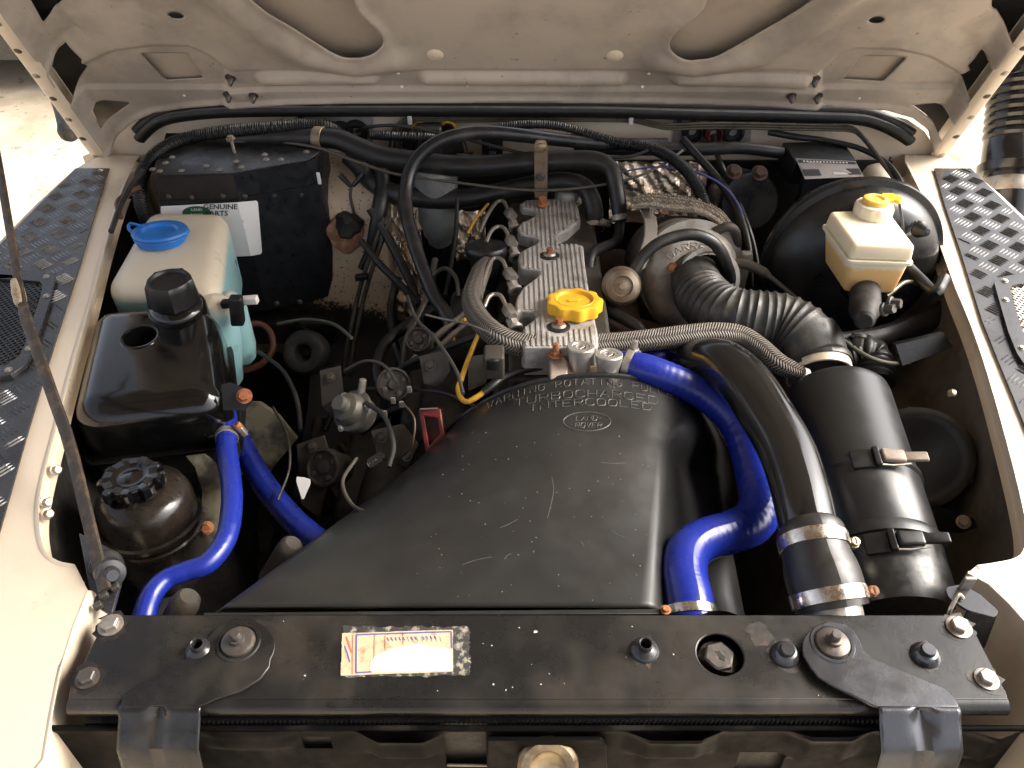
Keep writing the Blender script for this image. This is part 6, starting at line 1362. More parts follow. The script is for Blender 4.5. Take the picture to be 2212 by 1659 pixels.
# ================================================================ BULKHEAD PIPEWORK
def cr(l, L): return 1 + .09 * (1 if (l / .0042) % 1 > .5 else -1)
B = M['hose']
hose('wiring_conduit', [(322, 490, 1.28, 13), (304, 440, 1.285, 14), (303, 395, 1.31, 14), (322, 350, 1.35, 14), (356, 318, 1.38, 13), (410, 297, 1.41, 13), (480, 285, 1.42, 13), (560, 277, 1.42, 13), (640, 271, 1.425, 13), (700, 272, 1.43, 13), (740, 283, 1.45, 12)], M['rubber'], 'black corrugated wiring conduit arching over the heater box', 'conduit', n=40, fn=cr, seg=16)
hose('heater_hose', [(500, 300, 1.43, 17), (600, 297, 1.42, 19), (690, 298, 1.41, 21), (735, 303, 1.40, 22), (780, 322, 1.39, 23), (830, 340, 1.38, 23), (900, 349, 1.37, 23), (980, 358, 1.36, 23), (1060, 357, 1.36, 22), (1140, 350, 1.36, 22), (1220, 346, 1.36, 21), (1285, 348, 1.35, 21), (1318, 365, 1.34, 19), (1330, 400, 1.32, 18), (1336, 440, 1.30, 17), (1340, 478, 1.28, 15)], B, 'thick black heater hose running across the upper bulkhead', 'hose', n=10, seg=20)
hose('heater_hose', [(752, 335, 1.42, 21), (775, 355, 1.41, 22), (798, 385, 1.40, 22), (835, 412, 1.38, 22), (885, 424, 1.365, 22), (950, 430, 1.36, 22), (1020, 426, 1.36, 21), (1080, 414, 1.36, 20), (1150, 400, 1.36, 20), (1215, 392, 1.36, 20), (1258, 402, 1.35, 20), (1277, 430, 1.33, 20), (1284, 465, 1.31, 20), (1284, 492, 1.29, 20)], B, 'second black heater hose sagging below the first one across the bulkhead', 'hose', n=10, seg=20)
band('hose_clamp', ((1284, 490, 1.292, 22), (1284, 520, 1.27)), .005, 'pale clamp on the lower heater hose behind the rocker cover', 'zinc', (1300, 492, 1.28, 'zinc'))
band('hose_clamp', ((1338, 470, 1.285, 17), (1341, 490, 1.275)), .005, 'small clamp on the end of the upper heater hose', 'zinc')
band('hose_clamp', ((690, 298, 1.41, 23), (735, 303, 1.40)), .009, 'tan metal P-clip around the upper heater hose beside the heater box', 'tanmetal')
hose('breather_hose', [(975, 705, 1.02, 15), (960, 672, 1.05, 15), (938, 640, 1.09, 15), (915, 585, 1.14, 15), (896, 530, 1.19, 15), (880, 470, 1.24, 15), (876, 420, 1.28, 15), (886, 370, 1.31, 15), (912, 332, 1.33, 15), (955, 303, 1.345, 15), (1010, 289, 1.36, 15), (1065, 287, 1.37, 15), (1130, 293, 1.385, 15), (1200, 301, 1.40, 14), (1270, 308, 1.41, 14), (1350, 312, 1.42, 14), (1440, 312, 1.43, 14)], M['hosegloss'] if 'hosegloss' in M else B, 'long black hose looping from the bulkhead down the left of the engine', 'hose', n=12, seg=20)
hose('wiring_conduit', [(800, 292, 1.44, 9), (850, 294, 1.43, 10), (930, 297, 1.42, 10), (1000, 300, 1.41, 10)], M['rubber'], 'short corrugated conduit leaving the left grommet plate', 'conduit', n=30, fn=cr, seg=12)
hose('wiring_conduit', [(1058, 278, 1.42, 8), (1110, 271, 1.42, 9), (1170, 269, 1.42, 9), (1225, 276, 1.42, 9), (1280, 293, 1.415, 10), (1335, 309, 1.41, 11), (1390, 318, 1.405, 12), (1430, 330, 1.39, 12), (1465, 352, 1.36, 12), (1495, 385, 1.32, 12), (1514, 420, 1.28, 12), (1522, 445, 1.26, 12)], M['rubber'], 'corrugated conduit curving from the centre of the bulkhead to the turbo', 'conduit', n=40, fn=cr, seg=14)
hose('wiring_loom', [(1240, 318, 1.43, 10), (1330, 322, 1.42, 13), (1420, 322, 1.42, 14), (1520, 322, 1.42, 14), (1600, 320, 1.42, 13), (1690, 330, 1.42, 13)], B, 'dark taped wiring loom lying along the right half of the bulkhead', 'wiring loom', n=8)
hose('wiring_loom', [(1475, 300, 1.43, 8), (1500, 330, 1.40, 9), (1545, 380, 1.36, 9), (1580, 430, 1.32, 9), (1605, 490, 1.27, 9), (1618, 550, 1.23, 8), (1620, 620, 1.2, 8)], B, 'dark loom with a blue wire hanging right of the turbo', 'wiring loom', n=8)
hose('wiring_loom', [(1541, 292, 1.45, 6), (1548, 330, 1.42, 6), (1570, 385, 1.38, 6), (1600, 450, 1.33, 6), (1625, 520, 1.28, 6), (1640, 600, 1.24, 6)], B, 'thin dark loom dropping from the red grommet', 'wiring loom', n=8)
hose('blue_wire', [(1340, 372, 1.37, 2), (1400, 362, 1.37, 2), (1450, 362, 1.36, 2), (1500, 370, 1.35, 2.5), (1560, 400, 1.33, 2.5), (1596, 445, 1.30, 2.5), (1610, 500, 1.26, 2.5), (1614, 560, 1.23, 2.5)], M['bluein'], 'thin blue wire lying along the dark loom beside the turbo', 'wire', n=6, seg=8)
hose('bulkhead_cable', [(490, 307, 1.415, 3.2), (590, 306, 1.41, 3.4), (680, 318, 1.385, 3.6), (740, 338, 1.37, 3.6), (800, 360, 1.36, 3.4), (860, 377, 1.35, 3.4), (940, 388, 1.345, 3.2), (1030, 400, 1.34, 3.2), (1110, 409, 1.33, 3.2), (1190, 411, 1.325, 3.2), (1270, 404, 1.325, 3), (1345, 391, 1.33, 3), (1400, 372, 1.345, 3), (1440, 350, 1.37, 3), (1475, 325, 1.40, 3)], M['cable'], 'thin throttle cable drooping right across the bulkhead hoses', 'cable', n=8, seg=8)
hose('bulkhead_cable', [(770, 284, 1.45, 3.6), (800, 274, 1.43, 3.8), (850, 271, 1.42, 3.8), (900, 278, 1.41, 3.8), (960, 291, 1.40, 3.8), (1010, 301, 1.395, 3.8), (1070, 317, 1.385, 3.6), (1140, 332, 1.375, 3.6), (1220, 338, 1.37, 3.6), (1300, 340, 1.37, 3.6), (1360, 338, 1.375, 3.6), (1400, 325, 1.385, 3.6)], M['rubber'], 'thin black cable arching from the left grommet plate to the loom', 'cable', n=8, seg=8)
for k, (off, lab) in enumerate(((0, 'lowest of the olive brake pipes along the top of the bulkhead'), (5.5, 'middle olive brake pipe along the top of the bulkhead'), (11, 'topmost olive brake pipe along the top of the bulkhead'))):
    s = [(838 + k * 10, 345, 1.455, 3), (843 + k * 10, 310, 1.455, 3), (847 + k * 9, 284 - off, 1.458, 3), (862 + k * 6, 267 - off * .9, 1.46, 3), (900, 262 - off * .8, 1.46, 3), (1000, 262 - off * .7, 1.46, 3), (1150, 260 - off * .7, 1.46, 3), (1300, 261 - off * .7, 1.46, 3), (1365, 263 - off * .7, 1.46, 3), (1410, 273 - off * .8, 1.45, 3), (1450, 279 - off * .9, 1.44, 3), (1520, 277 - off, 1.44, 3), (1600, 277 - off, 1.44, 3), (1690, 279 - off, 1.44, 3), (1790, 281 - off, 1.44, 3), (1838, 283 - off, 1.435, 3.4), (1862, 298 - off * .6, 1.42, 3.6), (1900, 345 - off * .3, 1.35, 4), (1945, 405 + off * .2, 1.27, 4.4), (1985, 462 + off * .4, 1.2, 4.6)]
    hose('brake_pipe', s, M['pipe'], lab, 'brake pipe', n=6, seg=10)
for x, y in ((886, 258), (1362, 258), (1798, 276)):
    v, f = xf(rbox(.008, .008, .022, .001), YP(x, y + 10, 1.452)); obj('pipe_clip', v, f, M['tag'], label={886: 'pale pipe clip above the yellow ringed plate', 1362: 'pale pipe clip near the middle of the brake pipes', 1798: 'pale pipe clip at the right bend of the brake pipes'}[x], cat='clip')
hose('wing_cable', [(1660, 285, 1.45, 7), (1720, 296, 1.44, 7), (1780, 303, 1.43, 6), (1850, 318, 1.40, 6), (1905, 345, 1.35, 6), (1935, 375, 1.30, 6), (1958, 420, 1.24, 7)], M['rubber'], 'black cable crossing the silver data label box towards the right wing', 'cable', n=8, seg=10)
def lifting_eye():
    t = thing('lifting_bracket', 'tan steel strap bracket standing behind the rocker cover', 'bracket', YP(1170, 430, 1.33))
    Y = 1.335; q = roundpoly([YP(1154, 318, Y), YP(1157, 304, Y), YP(1179, 304, Y), YP(1183, 318, Y), YP(1182, 428, Y), YP(1155, 428, Y)], [.008, .012, .012, .008, .002, .002], 5); v, f = slab(q, (0, .004, 0)); obj('strap', v, f, M['tanmetal'], t, bevel=.0008)
    for x, y, r, m in ((1168, 318, .0085, 'brass'), (1168, 381, .006, 'boltdark')):
        v, f = hexbolt(YP(x, y, Y - .0005), (0, -1, .1), r, .006, dome=True); obj('strap_bolt', v, f, M[m], t)
    v, f = hexbolt(YP(1172, 440, 1.32), (0, -.3, 1), .008, .014); obj('foot_bolt', v, f, M['rust'], t)
lifting_eye()
def relay_plate():
    t = thing('fuse_carrier', 'black plate with yellow ringed sockets on the left half of the bulkhead', 'socket plate', YP(920, 330, 1.46))
    q = roundpoly([YP(868, 272, 1.462), YP(880, 262, 1.462), YP(975, 262, 1.462), YP(988, 276, 1.462), YP(985, 330, 1.462), YP(870, 330, 1.462)], .008, 4); v, f = slab(q, (0, .006, 0)); obj('plate', v, f, M['darkiron'], t, bevel=.001)
    for x, y in ((908, 280), (968, 278)):
        c = YP(x, y, 1.461); u = px(c); v, f = lathe([(13 * u, -.001), (14 * u, .004), (17 * u, .0045), (19 * u, .003), (19.5 * u, -.001)], c, (0, -1, 0), 28); obj('yellow_ring', v, f, M['yellowwire'], t)
        v, f = lathe([(0, .012), (10 * u, .012), (12 * u, .009), (13 * u, -.001)], c, (0, -1, 0), 24); obj('socket_plug', v, f, M['black'], t)
    v, f = xf(rbox(.05, .03, .06, .006), YP(930, 335, 1.44)); obj('valve_body', v, f, M['grime'], t)
    for k in range(4):
        hose('socket_wire', [(880 + k * 7, 290 + k, 1.455, 2), (876 + k * 8, 312, 1.45, 2), (872 + k * 6, 335, 1.445, 2), (862 + k * 8, 352, 1.44, 2)], M['purple'], parent=t, n=6, seg=8)
    r = thing('relay', 'small black relay with white print in the middle of the bulkhead', 'relay', YP(1062, 345, 1.45))
    v, f = xf(rbox(.040, .03, .055, .003), YP(1064, 345, 1.455)); obj('relay_case', v, f, M['black'], r)
    for k, s in enumerate(('- + ', '12V')):
        vv, ff = text_mesh(s, .009); vv, ff = [YP(1064, 318 + k * 12, 1.4385) + V((p.x, 0, p.y)) for p in vv], ff; obj('relay_print', vv, ff, M['greyink'], r, smooth=False)
relay_plate()
# ================================================================ LEFT-CENTRE CLUTTER
def brake_pipes_left():
    for k, dx in enumerate((0, 14)):
        hose('fuel_pipe', [(830 + dx, 470, 1.33, 5), (808 + dx, 530, 1.31, 5), (784 + dx, 600, 1.29, 5), (766 + dx, 670, 1.26, 5), (752 + dx, 740, 1.2, 5), (742 + dx, 810, 1.1, 5)], M['pipegrey2'] if 'pipegrey2' in M else M['pipe'], ('left' if k == 0 else 'right') + ' of the two thin metal pipes running down the spattered cream panel', 'pipe', n=6, seg=10)
    v, f = xf(rbox(.026, .012, .012, .003), YP(782, 604, 1.285), (1, 0, .15)); obj('pipe_clip', v, f, M['rubber'], label='black clip holding the two thin pipes on the cream panel', cat='clip')
brake_pipes_left()
L = lambda *a, **k: hose(*a, **k)
L('wiring_loom', [(822, 350, 1.41, 16), (826, 400, 1.38, 17), (820, 450, 1.345, 17), (812, 490, 1.33, 15), (800, 540, 1.32, 12), (780, 580, 1.31, 8)], B, 'thick dark loom hanging down beside the cream footwell panel', 'wiring loom', n=8)
L('wiring_loom', [(800, 450, 1.34, 10), (830, 500, 1.32, 10), (862, 560, 1.28, 10), (890, 620, 1.22, 10), (905, 680, 1.15, 11), (900, 740, 1.05, 11)], B, 'dark hose crossing behind the long breather hose', 'wiring loom', n=8)
L('wiring_loom', [(780, 520, 1.30, 7), (820, 570, 1.27, 8), (870, 620, 1.22, 8), (905, 660, 1.15, 8)], B, 'thin dark loom crossing the right edge of the cream footwell panel', 'wiring loom', n=8)
L('wiring_loom', [(880, 455, 1.34, 4), (888, 500, 1.32, 4), (898, 560, 1.28, 4), (915, 610, 1.22, 4)], M['purple'], 'thin black wire hanging over the foil shield', 'wire', n=8)
L('heater_cable', [(988, 430, 1.33, 4), (985, 500, 1.28, 5), (975, 570, 1.22, 5), (962, 640, 1.15, 5)], M['rubber'], 'thin black upright cable between the fuel filter and the round cover', 'cable', n=8)
L('yellow_wire', [(1058, 718, -.03, 4), (1040, 712, -.03, 4.5), (1028, 735, -.04, 5), (1012, 775, -.05, 5.5), (998, 815, -.06, 6), (990, 838, -.065, 6), (995, 858, -.06, 6), (1008, 868, -.055, 6), (1026, 860, -.05, 6.5), (1048, 845, -.045, 6.5)], M['yellowwire'], 'bright yellow cable hanging in a hook beside the fan cowl', 'wire', n=10, seg=12)
L('black_sleeve', [(1044, 848, -.046, 9), (1065, 832, -.042, 10), (1090, 815, -.04, 9), (1130, 800, -.035, 8), (1185, 790, -.03, 8)], M['rubber'], 'black sleeve carrying the yellow cable towards the alloy housing', 'cable sleeve', n=8)
L('oil_pipe', [(1090, 690, -.03, 6), (1040, 720, -.05, 6), (980, 745, -.07, 7), (920, 768, -.09, 8), (870, 795, -.12, 9), (840, 830, -.16, 9), (828, 880, -.2, 9)], M['rubber'], 'black pipe running from the braided hose down to the left', 'pipe', n=8)
L('fuel_pipe', [(1030, 648, -.04, 6), (1000, 680, -.06, 6), (950, 720, -.08, 7), (900, 770, -.11, 7), (860, 815, -.14, 7)], M['pipegrey'], 'grey steel injection pipe sloping down to the pump', 'pipe', n=8)
L('fuel_pipe', [(1045, 655, -.045, 6), (1015, 692, -.065, 6), (965, 735, -.085, 7), (915, 790, -.115, 7)], M['pipegrey'], 'second grey injection pipe lying below the first', 'pipe', n=8)
L('fuel_pipe', [(940, 560, -.08, 7), (930, 620, -.10, 7), (905, 680, -.12, 7), (880, 730, -.14, 7), (870, 790, -.17, 7)], M['cable'], 'dull pipe behind the breather hose lower end', 'pipe', n=8)
L('dark_hose', [(825, 850, -.16, 12), (815, 800, -.15, 12), (825, 755, -.15, 12), (850, 725, -.15, 12), (900, 690, -.15, 13), (950, 660, -.15, 13)], B, 'dull black hose bending round in front of the cream footwell panel', 'hose', n=8)
L('dark_hose', [(905, 700, -.2, 14), (910, 760, -.22, 14), (930, 820, -.24, 15), (950, 870, -.25, 15), (940, 930, -.28, 15)], B, 'thick dark hose dropping beside the injection pump', 'hose', n=8)
L('dark_hose', [(780, 930, -.25, 12), (820, 900, -.22, 12), (870, 880, -.2, 12), (930, 900, -.22, 12)], B, 'short dark hose beside the grey valve', 'hose', n=8)
L('vacuum_pipe', [(1030, 880, -.06, 3.4), (960, 850, -.09, 3.4), (880, 842, -.12, 3.4), (795, 840, -.15, 3.4)], M['purple'], 'thin glossy black pipe running level to the grey valve', 'pipe', n=8, seg=8)
L('orange_sleeve', [(525, 705, -.16, 7), (560, 700, -.16, 7), (585, 720, -.17, 7), (588, 755, -.19, 7), (565, 785, -.21, 8), (530, 800, -.22, 8), (500, 804, -.22, 8)], M['orange'], 'orange brown cable sleeve looping behind the coolant tank', 'cable sleeve', n=8)
L('red_cable', [(262, 470, 1.10, 5), (252, 440, 1.14, 5), (270, 420, 1.18, 5), (300, 405, 1.22, 5)], M['orange'], 'short red brown cable in the gap left of the heater box', 'cable', n=8)
L('black_cable', [(240, 500, 1.06, 6), (262, 440, 1.14, 6), (285, 400, 1.22, 6), (310, 370, 1.3, 6)], M['rubber'], 'black cable in the gap left of the heater box', 'cable', n=8)
def grey_valve():
    t = thing('vacuum_valve', 'dull grey metal valve capsule in the dark left of the engine', 'valve', T(755, 890, 1.18))
    c = T(757, 885, 1.16); ax = V((-.45, -.35, .82)).normalized()
    v, f = lathe([(0, .030), (.010, .030), (.012, .028), (.012, .016), (.020, .013), (.024, .006), (.025, .0), (.031, -.002), (.032, -.006), (.028, -.009), (.026, -.028), (0, -.03)], c, ax, 40); obj('capsule', v, f, M['valvegrey'], t)
    v, f = lathe([(0, .03), (.005, .029), (.006, .0), (0, 0)], c + V((.012, .02, .005)), (.2, .3, .9), 14); obj('pipe_stub', v, f, M['zinc'], t)
    for k in range(3):
        a = k * 2.1; u, w_, n = axes(ax); v, f = hexbolt(c + (u * math.cos(a) + w_ * math.sin(a)) * .029 - n * .002, n, .004, .005); obj('rim_screw', v, f, M['zinc'], t)
grey_valve()
def red_clip():
    t = thing('red_bracket', 'dark red plastic frame just left of the fan cowl', 'bracket', T(928, 930, 1.12))
    P4 = [T(x, y, 1.13) for x, y in ((903, 884), (952, 882), (962, 950), (920, 985))]
    v, f = slab([P4[0], P4[1], P4[2], P4[3]], (0, .02, -.02), [[P4[0].lerp(P4[2], .22), P4[1].lerp(P4[3], .22), P4[2].lerp(P4[0], .2), P4[3].lerp(P4[1], .2)]]); obj('frame', v, f, M['red'], t, bevel=.002)
    v, f = slab([p + V((0, .012, -.012)) for p in P4], (0, .006, -.006)); obj('inner_block', v, f, M['red'], t, bevel=.002)
    for a, b in ((0, 1), (3, 2)):
        v, f, _ = tube_w([P4[a].lerp(P4[b], .1) + V((0, -.002, .002)), P4[a].lerp(P4[b], .9) + V((0, -.002, .002))], [.0012] * 2, 8); obj('wire_pin', v, f, M['zinc'], t)
red_clip()
def small_bits():
    q = [T(x, y, 1.07) for x, y in ((641, 1030), (658, 1032), (670, 1036), (670, 1046), (656, 1078), (652, 1078), (640, 1040))]; v, f = slab(q, (0, .0012, -.001)); tag_ = obj('paper_tag', v, f, M['tag'], label='small white pointed paper tag in the dark below the grey valve', cat='tag')
    sp = [T(800 + 22 * k / 40 + 9 * math.cos(k * .95), 1000 - 14 * k / 40 + 10 * math.sin(k * .95), 1.17) for k in range(41)]; v, f, _ = tube_w(sp, [.0009] * 41, 7); obj('coil_spring', v, f, M['boltdark'], label='small shiny coil spring in the dark left of the fan cowl', cat='spring')
    # olive chassis turret panel behind the coolant tank
    q = [T(x, y, 1.28) for x, y in ((492, 870), (560, 872), (600, 900), (640, 950), (590, 1010), (560, 1060), (500, 1000))]; v, f = slab(q, (0, .01, -.004)); obj('olive_panel', v, f, M['olive'], label='dirty olive metal panel in the gap right of the coolant tank', cat='panel')
    q = [T(x, y, 1.22) for x, y in ((505, 880), (530, 880), (524, 960), (515, 1040), (500, 1060), (496, 980))]; v, f = slab(q, (0, .004, -.004)); obj('tank_strut', v, f, M['black'], label='black strut hanging from the coolant tank ear between the blue hoses', cat='strut')
    c = T(655, 762, 1.42); v, f = lathe([(.010, -.02), (.016, .002), (.026, .006), (.034, .004), (.040, -.004), (.040, -.03)], c, (-.1, -.75, .65), 32); obj('round_boot', v, f, M['grime'], label='round black rubber boot in the dark under the heater box', cat='boot')
    v, f = xf(rbox(.34, .05, .06, .01), T(560, 730, 1.70)); obj('chassis_ledge', v, f, M['grime'], label='dark ledge of the chassis below the heater box', cat='ledge')
    for x, y, lab in ((620, 1195, 'pale brown pipe end in the dark left of the cowl'), (395, 1312, 'round tan pipe end just behind the crossmember on the left')):
        c = T(x, y, 1.0 if y < 1250 else .9); v, f = lathe([(0, .02), (.010, .02), (.014, .016), (.016, .006), (.016, -.05), (0, -.05)], c, (.5, .2, .8), 24); obj('pipe_end', v, f, M['castlight'], label=lab, cat='pipe end')
    q = [T(x, y, 1.17) for x, y in ((770, 1120), (880, 1030), (900, 1035), (905, 1075), (800, 1150))]; v, f = slab(q, (.0, .02, -.03)); obj('casting_ledge', v, f, M['olive'], label='dusty olive casting ledge along the left edge of the fan cowl', cat='casting')
    # wire with two terminal blades on the upper footwell panel
    t = thing('wire_splice', 'forked wire terminals hanging on the cream panel beside the heater box', 'wire splice', YP(760, 400, 1.36))
    for a, b in (((735, 378), (757, 402)), ((785, 375), (762, 402))):
        v, f, _ = tube_w([YP(*a, 1.375), YP(*b, 1.365)], [.0055, .0042], 10); obj('terminal_boot', v, f, M['black'], t)
    v, f, _ = tube_w(catmull([YP(x, y, 1.365) for x, y in ((759, 402), (757, 425), (762, 450), (768, 480))], 6), [.003] * 19, 8); obj('twin_lead', v, f, M['cable'], t)
    t = thing('rusty_mount', 'rust stained rubber mount on the cream footwell panel', 'mount', YP(750, 500, 1.34))
    v, f = lathe([(0, .016), (.008, .015), (.013, .008), (.020, .002), (.026, -.004), (.026, -.012), (0, -.012)], YP(752, 482, 1.345), (.1, -.6, .8), 24, lobe=lambda a, j: 1 + .12 * math.sin(3 * a + 1) + .07 * math.sin(8 * a)); obj('rubber_boot', v, f, M['grime'], t)
    v, f = lathe([(0, .004), (.026, .003), (.034, .0), (.036, -.006)], YP(745, 508, 1.345), (0, -.95, .3), 18, lobe=lambda a, j: 1 + .08 * math.sin(3 * a) + .05 * math.sin(7 * a)); obj('rust_plate', v, f, M['rusttan'], t)
    t = thing('sensor', 'small grey sensor with black cap left of the alloy housing', 'sensor', T(1068, 820, 1.12))
    v, f = xf(rbox(.028, .03, .04, .004), T(1068, 806, 1.12)); obj('sensor_block', v, f, M['cast'], t)
    c = T(1066, 780, 1.10); v, f = lathe([(0, .012), (.012, .012), (.0145, .009), (.0145, -.006), (.006, -.008), (.006, -.02)], c, (0, .1, 1), 20); obj('sensor_cap', v, f, M['rubber'], t)
    for x, y in ((810, 695),): pass
    for i, (x, y) in enumerate(((885, 848), (868, 880), (832, 900), (850, 872))):
        v, f = xf(rbox(.007, .003, .012, .001), T(x, y, 1.18)); obj('wire_tag', v, f, M['strapgrey'], label=('topmost', 'right hand', 'left hand', 'middle')[i] + ' pale tag among the dark wires left of the fan cowl', cat='tag')
small_bits()
# the darker tangle in the shadow between tank and engine
for pts, r_, m_, lab in (
 ([(860, 600, 1.25), (845, 660, 1.2), (850, 730, 1.12), (870, 800, 1.05), (860, 870, .98)], 9, B, 'dull loom dropping past the right edge of the cream footwell panel'),
 ([(640, 700, 1.3), (690, 735, 1.25), (720, 800, 1.15), (725, 870, 1.05), (700, 930, 1.0)], 7, M['rubber'], 'dark hose in the black gap below the heater box'),
 ([(690, 900, 1.0), (680, 960, .97), (690, 1030, .94), (720, 1090, .92)], 13, M['cast'], 'oily upright tube beside the paper tag'),
 ([(735, 960, 1.0), (770, 1000, .97), (800, 1060, .93), (780, 1120, .9)], 10, M['castlight'] if 'castlight' in M else B, 'brown greasy pipe below the grey valve'),
 ([(860, 930, 1.0), (890, 960, .98), (880, 1010, .96), (845, 1040, .94)], 8, M['rubber'], 'short black hose curling near the coil spring'),
 ([(900, 800, 1.05), (925, 850, 1.02), (915, 900, 1.0), (890, 940, .98)], 7, M['cable'], 'olive wire running down behind the red frame'),
 ([(960, 770, 1.04), (955, 820, 1.02), (965, 870, 1.0)], 12, M['rubber'], 'upright black hose just left of the yellow cable'),
 ([(930, 600, 1.17), (960, 580, 1.17), (985, 600, 1.15), (990, 640, 1.12)], 5, M['cable'], 'small looped wire left of the braided hose'),
 ([(1005, 690, 1.02), (985, 700, 1.03), (978, 725, 1.02), (985, 745, 1.0)], 4, M['yellowwire'], 'tiny yellow lead hooked beside the grey injection pipes'),
 ([(1055, 440, 1.33), (1030, 470, 1.3), (1010, 505, 1.27)], 3, M['yellowwire'], 'tiny yellow lead beside the fuel filter')):
    hose('dark_wire' if m_ is not M['yellowwire'] else 'yellow_wire', [(a, b, c, r_) for a, b, c in pts], m_, lab, 'wire', n=7, seg=10)
# castings, brackets and lines packed into the gap left of the engine
def clutter():
    def plate(name, pts, t0, mat, lab, th=(.0, .003, -.003), bolts=()):
        q = [T(x, y, t0 + dt) for x, y, dt in pts]; v, f = slab(q, th); o = obj(name, v, f, M[mat], label=lab, cat='bracket', bevel=.0012)
        for x, y in bolts:
            v, f = hexbolt(T(x, y, t0 - .003), (-.1, -.5, .85), .006, .006); obj('fixing_bolt', v, f, M['boltdark'], o)
    plate('pump_bracket', [(800, 930, 0), (870, 915, .01), (905, 960, .01), (880, 1010, 0), (815, 990, 0)], 1.20, 'cast', 'oily cast bracket below the grey valve', bolts=((825, 945), (880, 985)))
    plate('steel_bracket', [(690, 800, 0), (735, 790, 0), (742, 850, 0), (722, 905, .02), (695, 880, 0)], 1.27, 'cast', 'flat oily bracket left of the grey valve', bolts=((715, 815),))
    plate('steel_bracket', [(905, 770, 0), (960, 755, 0), (975, 800, 0), (950, 838, .01), (915, 830, 0)], 1.2, 'cast', 'small steel bracket behind the yellow cable hook', bolts=((930, 790),))
    plate('steel_bracket', [(1010, 770, 0), (1050, 765, 0), (1052, 830, 0), (1012, 845, 0)], 1.2, 'valvegrey', 'narrow grey bracket between the yellow cable and the engine front')
    plate('pump_bracket', [(640, 960, 0), (700, 940, 0), (720, 1000, .01), (690, 1120, .02), (650, 1090, 0)], 1.26, 'cast', 'dark steering pump bracket behind the paper tag', bolts=((675, 965),))
    for (x, y, t0, r_, L_, ax, lab) in ((850, 830, 1.22, .026, .06, (.2, -.7, .6), 'round greasy injection pump end left of the yellow cable'), (700, 1010, 1.24, .030, .05, (-.3, -.6, .7), 'round dark pump pulley behind the paper tag'), (905, 735, 1.25, .020, .05, (-.1, -.5, .8), 'small round casting under the breather hose end')):
        c = T(x, y, t0); t = thing('pump_end', lab, 'pump', c)
        v, f = lathe([(0, .004), (r_ * .3, .004), (r_ * .34, .0), (r_ * .8, .0), (r_ * .86, .006), (r_ * .97, .005), (r_, .0), (r_, -.012), (r_ * .82, -.015), (r_ * .8, -L_), (0, -L_)], c, ax, 32); obj('casting', v, f, M['cast'], t)
        u, w_, n = axes(ax)
        for k in range(4): v, f = hexbolt(c + (u * math.cos(k * 1.57 + .5) + w_ * math.sin(k * 1.57 + .5)) * r_ * .62, n, .0035, .004); obj('cover_bolt', v, f, M['boltdark'], t)
    for pts, r_, m_, lab in (
     ([(560, 760, 1.32), (610, 800, 1.28), (640, 860, 1.24), (650, 930, 1.2)], 8, 'hose', 'black hose curving down past the round rubber boot'),
     ([(600, 700, 1.4), (660, 690, 1.38), (720, 700, 1.34), (760, 730, 1.28)], 6, 'cable', 'dull brake pipe along the dark ledge below the heater box'),
     ([(745, 800, 1.22), (790, 780, 1.2), (830, 790, 1.18), (860, 830, 1.15)], 6, 'pipegrey2', 'grey green pipe arching over the valve'),
     ([(880, 640, 1.25), (900, 690, 1.2), (940, 730, 1.15), (985, 800, 1.1), (1000, 850, 1.06)], 6, 'pipegrey2', 'grey green pipe running down beside the yellow cable'),
     ([(920, 680, 1.2), (960, 690, 1.17), (1010, 700, 1.13), (1060, 720, 1.1)], 4, 'pipegrey', 'thin bright fuel line under the braided hose'),
     ([(790, 870, 1.15), (830, 900, 1.12), (850, 960, 1.09), (840, 1010, 1.06)], 9, 'hose', 'black hose hanging from the right of the grey valve'),
     ([(870, 870, 1.12), (895, 905, 1.1), (890, 960, 1.1), (870, 985, 1.14)], 4, 'yellowwire2', 'thin brown lead dropping beside the red frame'),
     ([(770, 990, 1.1), (740, 1040, 1.06), (760, 1090, 1.03), (800, 1110, 1.0)], 7, 'castlight', 'brown pipe curling under the coil spring'),
     ([(590, 880, 1.25), (620, 940, 1.2), (625, 1010, 1.17), (600, 1080, 1.14)], 5, 'pipegrey2', 'slim pipe standing against the olive panel')):
        s = [(x, y, t0) for x, y, t0 in pts]; P3 = catmull([T(*q) for q in s], 8); v, f, uv = tube_w(P3, [r_ * .6 * px(P3[0])] * len(P3), 12); obj('engine_line', v, f, M[m_], uv=uv, label=lab, cat='line', recalc=False)
clutter()
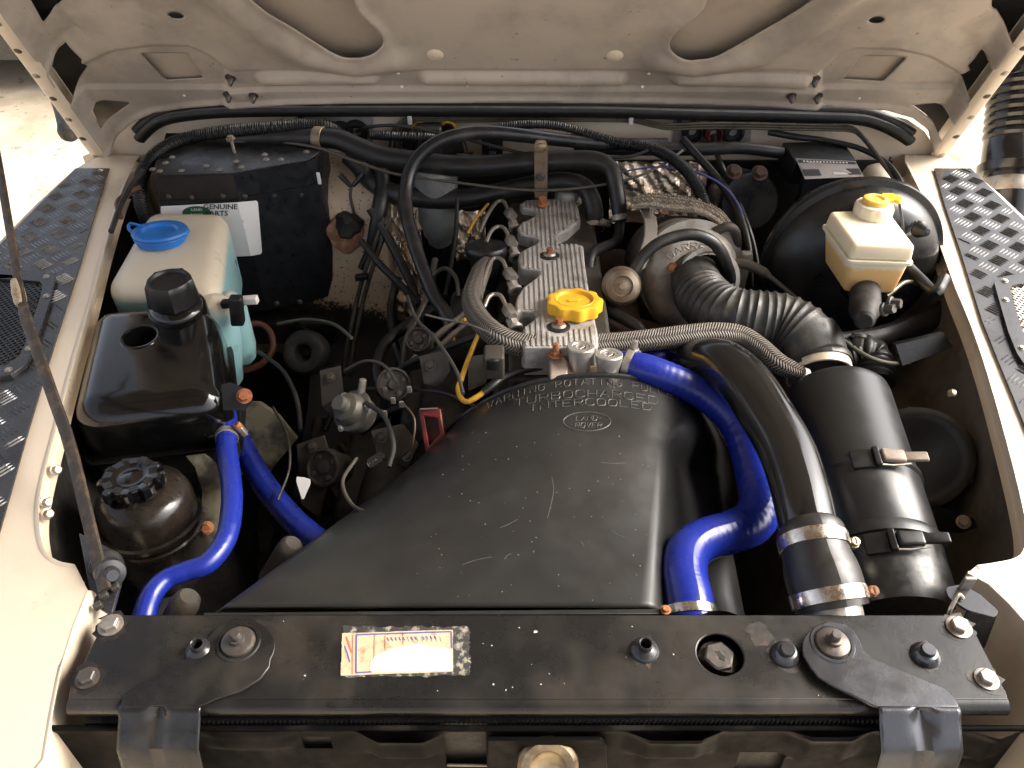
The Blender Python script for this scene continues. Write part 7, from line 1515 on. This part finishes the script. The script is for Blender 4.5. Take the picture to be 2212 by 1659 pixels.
# ================================================================ RIGHT INNER WING: intake dish and bracket
def dish():
    t = thing('intake_dish', 'round black air intake dish on the brown right inner wing', 'intake dish', T(1985, 990, 1.12))
    c = T(1975, 990, 1.13); r = 118 * px(c); ax = V((-.52, -.30, .80)).normalized()
    v, f = lathe([(0, -.010), (r * .30, -.009), (r * .55, -.004), (r * .74, .003), (r * .84, .007), (r * .90, .007), (r * .985, .004), (r, .0), (r, -.010), (0, -.014)], c, ax, 64); obj('dish', v, f, M['dish'], t)
    u, w_, n = axes(ax)
    for k in range(6):
        a = k * math.pi / 3 + .4; v, f = hexbolt(c + (u * math.cos(a) + w_ * math.sin(a)) * r * .94, n, .004, .003, dome=True); obj('dish_screw', v, f, M['brass' if k == 1 else 'boltdark'], t)
    q = [T(x, y, 1.05) for x, y in ((1950, 1092), (2000, 1085), (2105, 1120), (2112, 1140), (2075, 1152), (2000, 1142), (1960, 1150))]; v, f = slab(q, (.0, .003, -.004)); b = obj('filter_bracket', v, f, M['black'], label='black bracket with one pale bolt at the lower right', cat='bracket', bevel=.001)
    v, f = hexbolt(T(2081, 1128, 1.045), (-.3, -.4, .85), .0065, .006); obj('bracket_bolt', v, f, M['zinc'], b)
    b2 = BASE[b.name]
    hose('intake_elbow', [(1830, 770, .98, 40), (1860, 765, .98, 42), (1880, 780, .97, 44), (1885, 830, .93, 44)], M['rubber'], 'black ribbed elbow behind the air filter canister', 'hose', n=20, seg=24, fn=lambda l, L: 1 + .05 * math.sin(l * 620))
    q = [T(x, y, 1.2) for x, y in ((1935, 745), (2040, 720), (2060, 750), (1950, 790))]; v, f = slab(q, (0, .01, -.004)); obj('grey_plate', v, f, M['blackpaint'], label='dark grey plate lying in the shade behind the air filter', cat='plate')
dish()
# ================================================================ BEHIND THE BONNET: snorkel and mirror
def snorkel():
    t = thing('snorkel', 'black ribbed snorkel hose standing outside the right wing', 'snorkel', T(2180, 400, 1.75))
    a, b = T(2185, 360, 1.72), T(2215, 60, 1.72); ax = (b - a).normalized(); L = (b - a).length; u = px(a); r = 60 * u
    prof = [(0, -.12), (r * .88, -.12), (r * .88, -.02), (r * 1.10, -.018), (r * 1.12, .0), (r * 1.0, .004), (r * 1.0, .05)]
    for k in range(7): z = .055 + k * .018; prof += [(r * .95, z), (r * 1.03, z + .006), (r * 1.03, z + .011), (r * .95, z + .017)]
    z = .055 + 7 * .018 + .004; prof += [(r * 1.0, z), (r * 1.0, z + .05), (r * 1.14, z + .055), (r * 1.14, z + .08), (r * .98, z + .085), (r * .98, z + .25), (0, z + .25)]
    v, f = lathe(prof, a, ax, 48); obj('ribbed_tube', v, f, M['pipeblack'], t)
    v, f = lathe([(r * .9, -.06), (r * .92, -.055), (r * .92, -.035), (r * .9, -.03)], a, ax, 40); obj('tube_clamp', v, f, M['zinc'], t)
snorkel()
def mirror():
    t = thing('door_mirror', 'black mirror arm seen behind the left corner of the bonnet', 'mirror', T(135, 285, 1.9))
    a, b = T(108, 190, 1.95), T(150, 288, 1.85); sp = catmull([a, a.lerp(b, .5) + V((.004, 0, 0)), b], 8)
    v, f, _ = tube_w(sp, [.010 + .012 * (i / (len(sp) - 1)) for i in range(len(sp))], 18); obj('mirror_arm', v, f, M['black'], t)
    d = (b - a).normalized(); v, f = lathe([(0, .012), (.016, .010), (.022, .0), (.0235, -.012), (.0225, -.016)], b, d, 20); obj('arm_cap', v, f, M['ducting'], t)
mirror()
